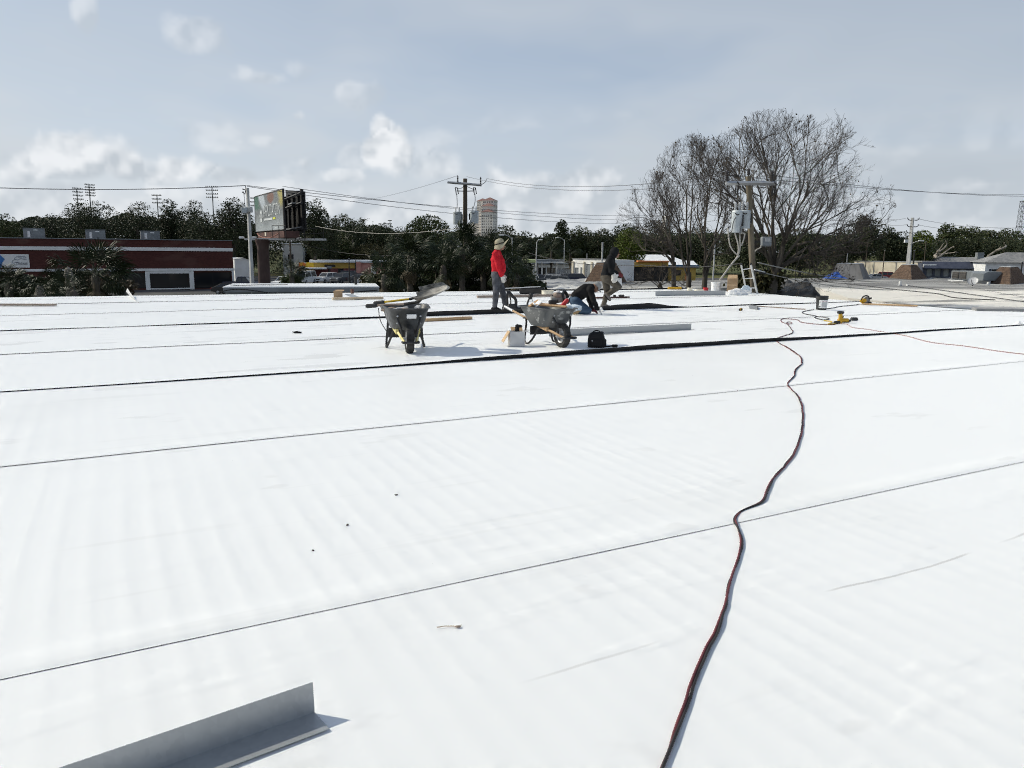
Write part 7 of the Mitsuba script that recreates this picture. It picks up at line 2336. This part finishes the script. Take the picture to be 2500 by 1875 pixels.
# what he holds
k = thing('white_sack', 'crumpled white bag held at the hip of the hooded man', 'bag')
p = far(1500, 679, pos[1] - .26)
v, f = crumple(p, (.085, .05, .13), 31, .4)
obj('film', (v, f), 'm_glove_white', k, smooth=30)
obj('knot', crumple(far(1507, 672, pos[1] - .24), (.03, .025, .025), 33, .4, 2), 'm_plastic_white', k, smooth=30)
k = thing('white_board', 'flat white panel hanging from the hand of the hooded man', 'panel')
p = far(1513, 691, pos[1] - .10)
obj('panel', MB().box(p, (.11, .03, .26), R=rot(0, 0, -.10), b=.006), 'm_plastic_white', k)
obj('dark_top_clip', MB().box(p + [-.015, 0, .145], (.10, .036, .03), R=rot(0, 0, -.10), b=.006), 'm_black_steel', k)

# the kneeling man
pos = at(1428, 767)
J = dict(pelvis=(-.25, 0, .34), waist=(-.19, 0, .45), chest=(-.01, 0, .57), neck=(.16, 0, .645), head=(.265, 0, .655), hem=(-.215, 0, .40),
         shR=(.09, -.17, .60), elR=(.17, -.25, .33), wrR=(.29, -.20, .13), shL=(.11, .17, .60), elL=(.13, .24, .34), wrL=(.20, .16, .11),
         hipR=(-.24, -.10, .31), knR=(.06, -.20, .10), anR=(-.20, -.30, .09), toR=(-.30, -.33, .05), hipL=(-.24, .10, .31), knL=(.08, .17, .10), anL=(-.28, .14, .08), toL=(-.38, .12, .04), soleR=(-.3, -.8, .2), soleL=(-.9, 0, .3))
hd = {'R': ((.55, .2, -.55), (-.2, .2, -1), (.1, .9, .1), .5), 'L': ((.6, .0, -.35), (.0, 0, -1), (.1, -.9, .1), .5)}
k, M, j, P = person('man in black shirt, blue jeans and grey cap kneeling bent over the seam', pos, .05, J, dict(top='m_black_shirt', trousers='m_jeans_blue', boot='m_boot_tan', top_name='black_shirt', sole='m_boot_tan', hem_r=.145, waist_r=.15), skin='m_skin_dark', face=(.72, .05, -.70), hand_dirs=hd, glove=('m_glove_white', 'm_glove_red'))
h = j['head']
f_ = np.array([.72, 0, -.70]) / np.linalg.norm([.72, 0, -.70])
u_ = np.array([.70, 0, .72])
Rc = np.stack([f_, [0, 1, 0], u_ / np.linalg.norm(u_)], 1)
cp_ = obj('cap', MB().lathe([(.106, .0), (.108, .03), (.098, .075), (.065, .108), (.001, .120)], 24, h + Rc @ [-.012, 0, .015], Rc), 'm_cap_grey', k, M, 50)
V, nb = [], 13
for r in range(3):
    for i in range(nb):
        a = (i / (nb - 1) * 2 - 1) * 1.15
        rr = .105 + r * .042 * math.cos(a) ** .5
        V.append(h + Rc @ [-.012 + rr * math.cos(a), rr * math.sin(a), .018 - .008 * r - .02 * math.sin(a) ** 2 * r])
V = np.array(V)
F = np.array([[r * nb + i, r * nb + i + 1, (r + 1) * nb + i + 1, (r + 1) * nb + i] for r in range(2) for i in range(nb - 1)])
obj('peak', MB().add(V, F).add(V - Rc @ [0, 0, .006], F[:, ::-1]), 'm_cap_grey', cp_, M, 50)
obj('bandana', skin_mesh([(h + Rc @ [-.06, 0, -.05], .07, j['neck'] + [.0, 0, .03], .062)], (), .03, 3), 'm_hoodie', k, M, True)
k = thing('work_rag', 'white rag under the hands of the kneeling man', 'rag')
obj('cloth', crumple(at(1467, 760) + [0, 0, .05], (.05, .05, .05), 41, .4), 'm_plastic_white', k, smooth=30)
obj('fold', crumple(at(1470, 762) + [.02, -.02, .03], (.05, .03, .025), 43, .4, 2), 'm_plastic_white', k, smooth=30)
k = thing('seam_roller', 'dark red handled seam roller beside the hands of the kneeling man', 'hand tool')
p = at(1446, 764)
obj('handle', MB().tube([p + [-.05, 0, .05], p + [.06, .01, .04]], .017, 8), 'm_glove_red', k)
obj('roller', MB().lathe([(.001, -.025), (.025, -.025), (.025, .025), (.001, .025)], 12, p + [.10, .01, .03], frame((0, 1, 0))), 'm_steel_dark', k)
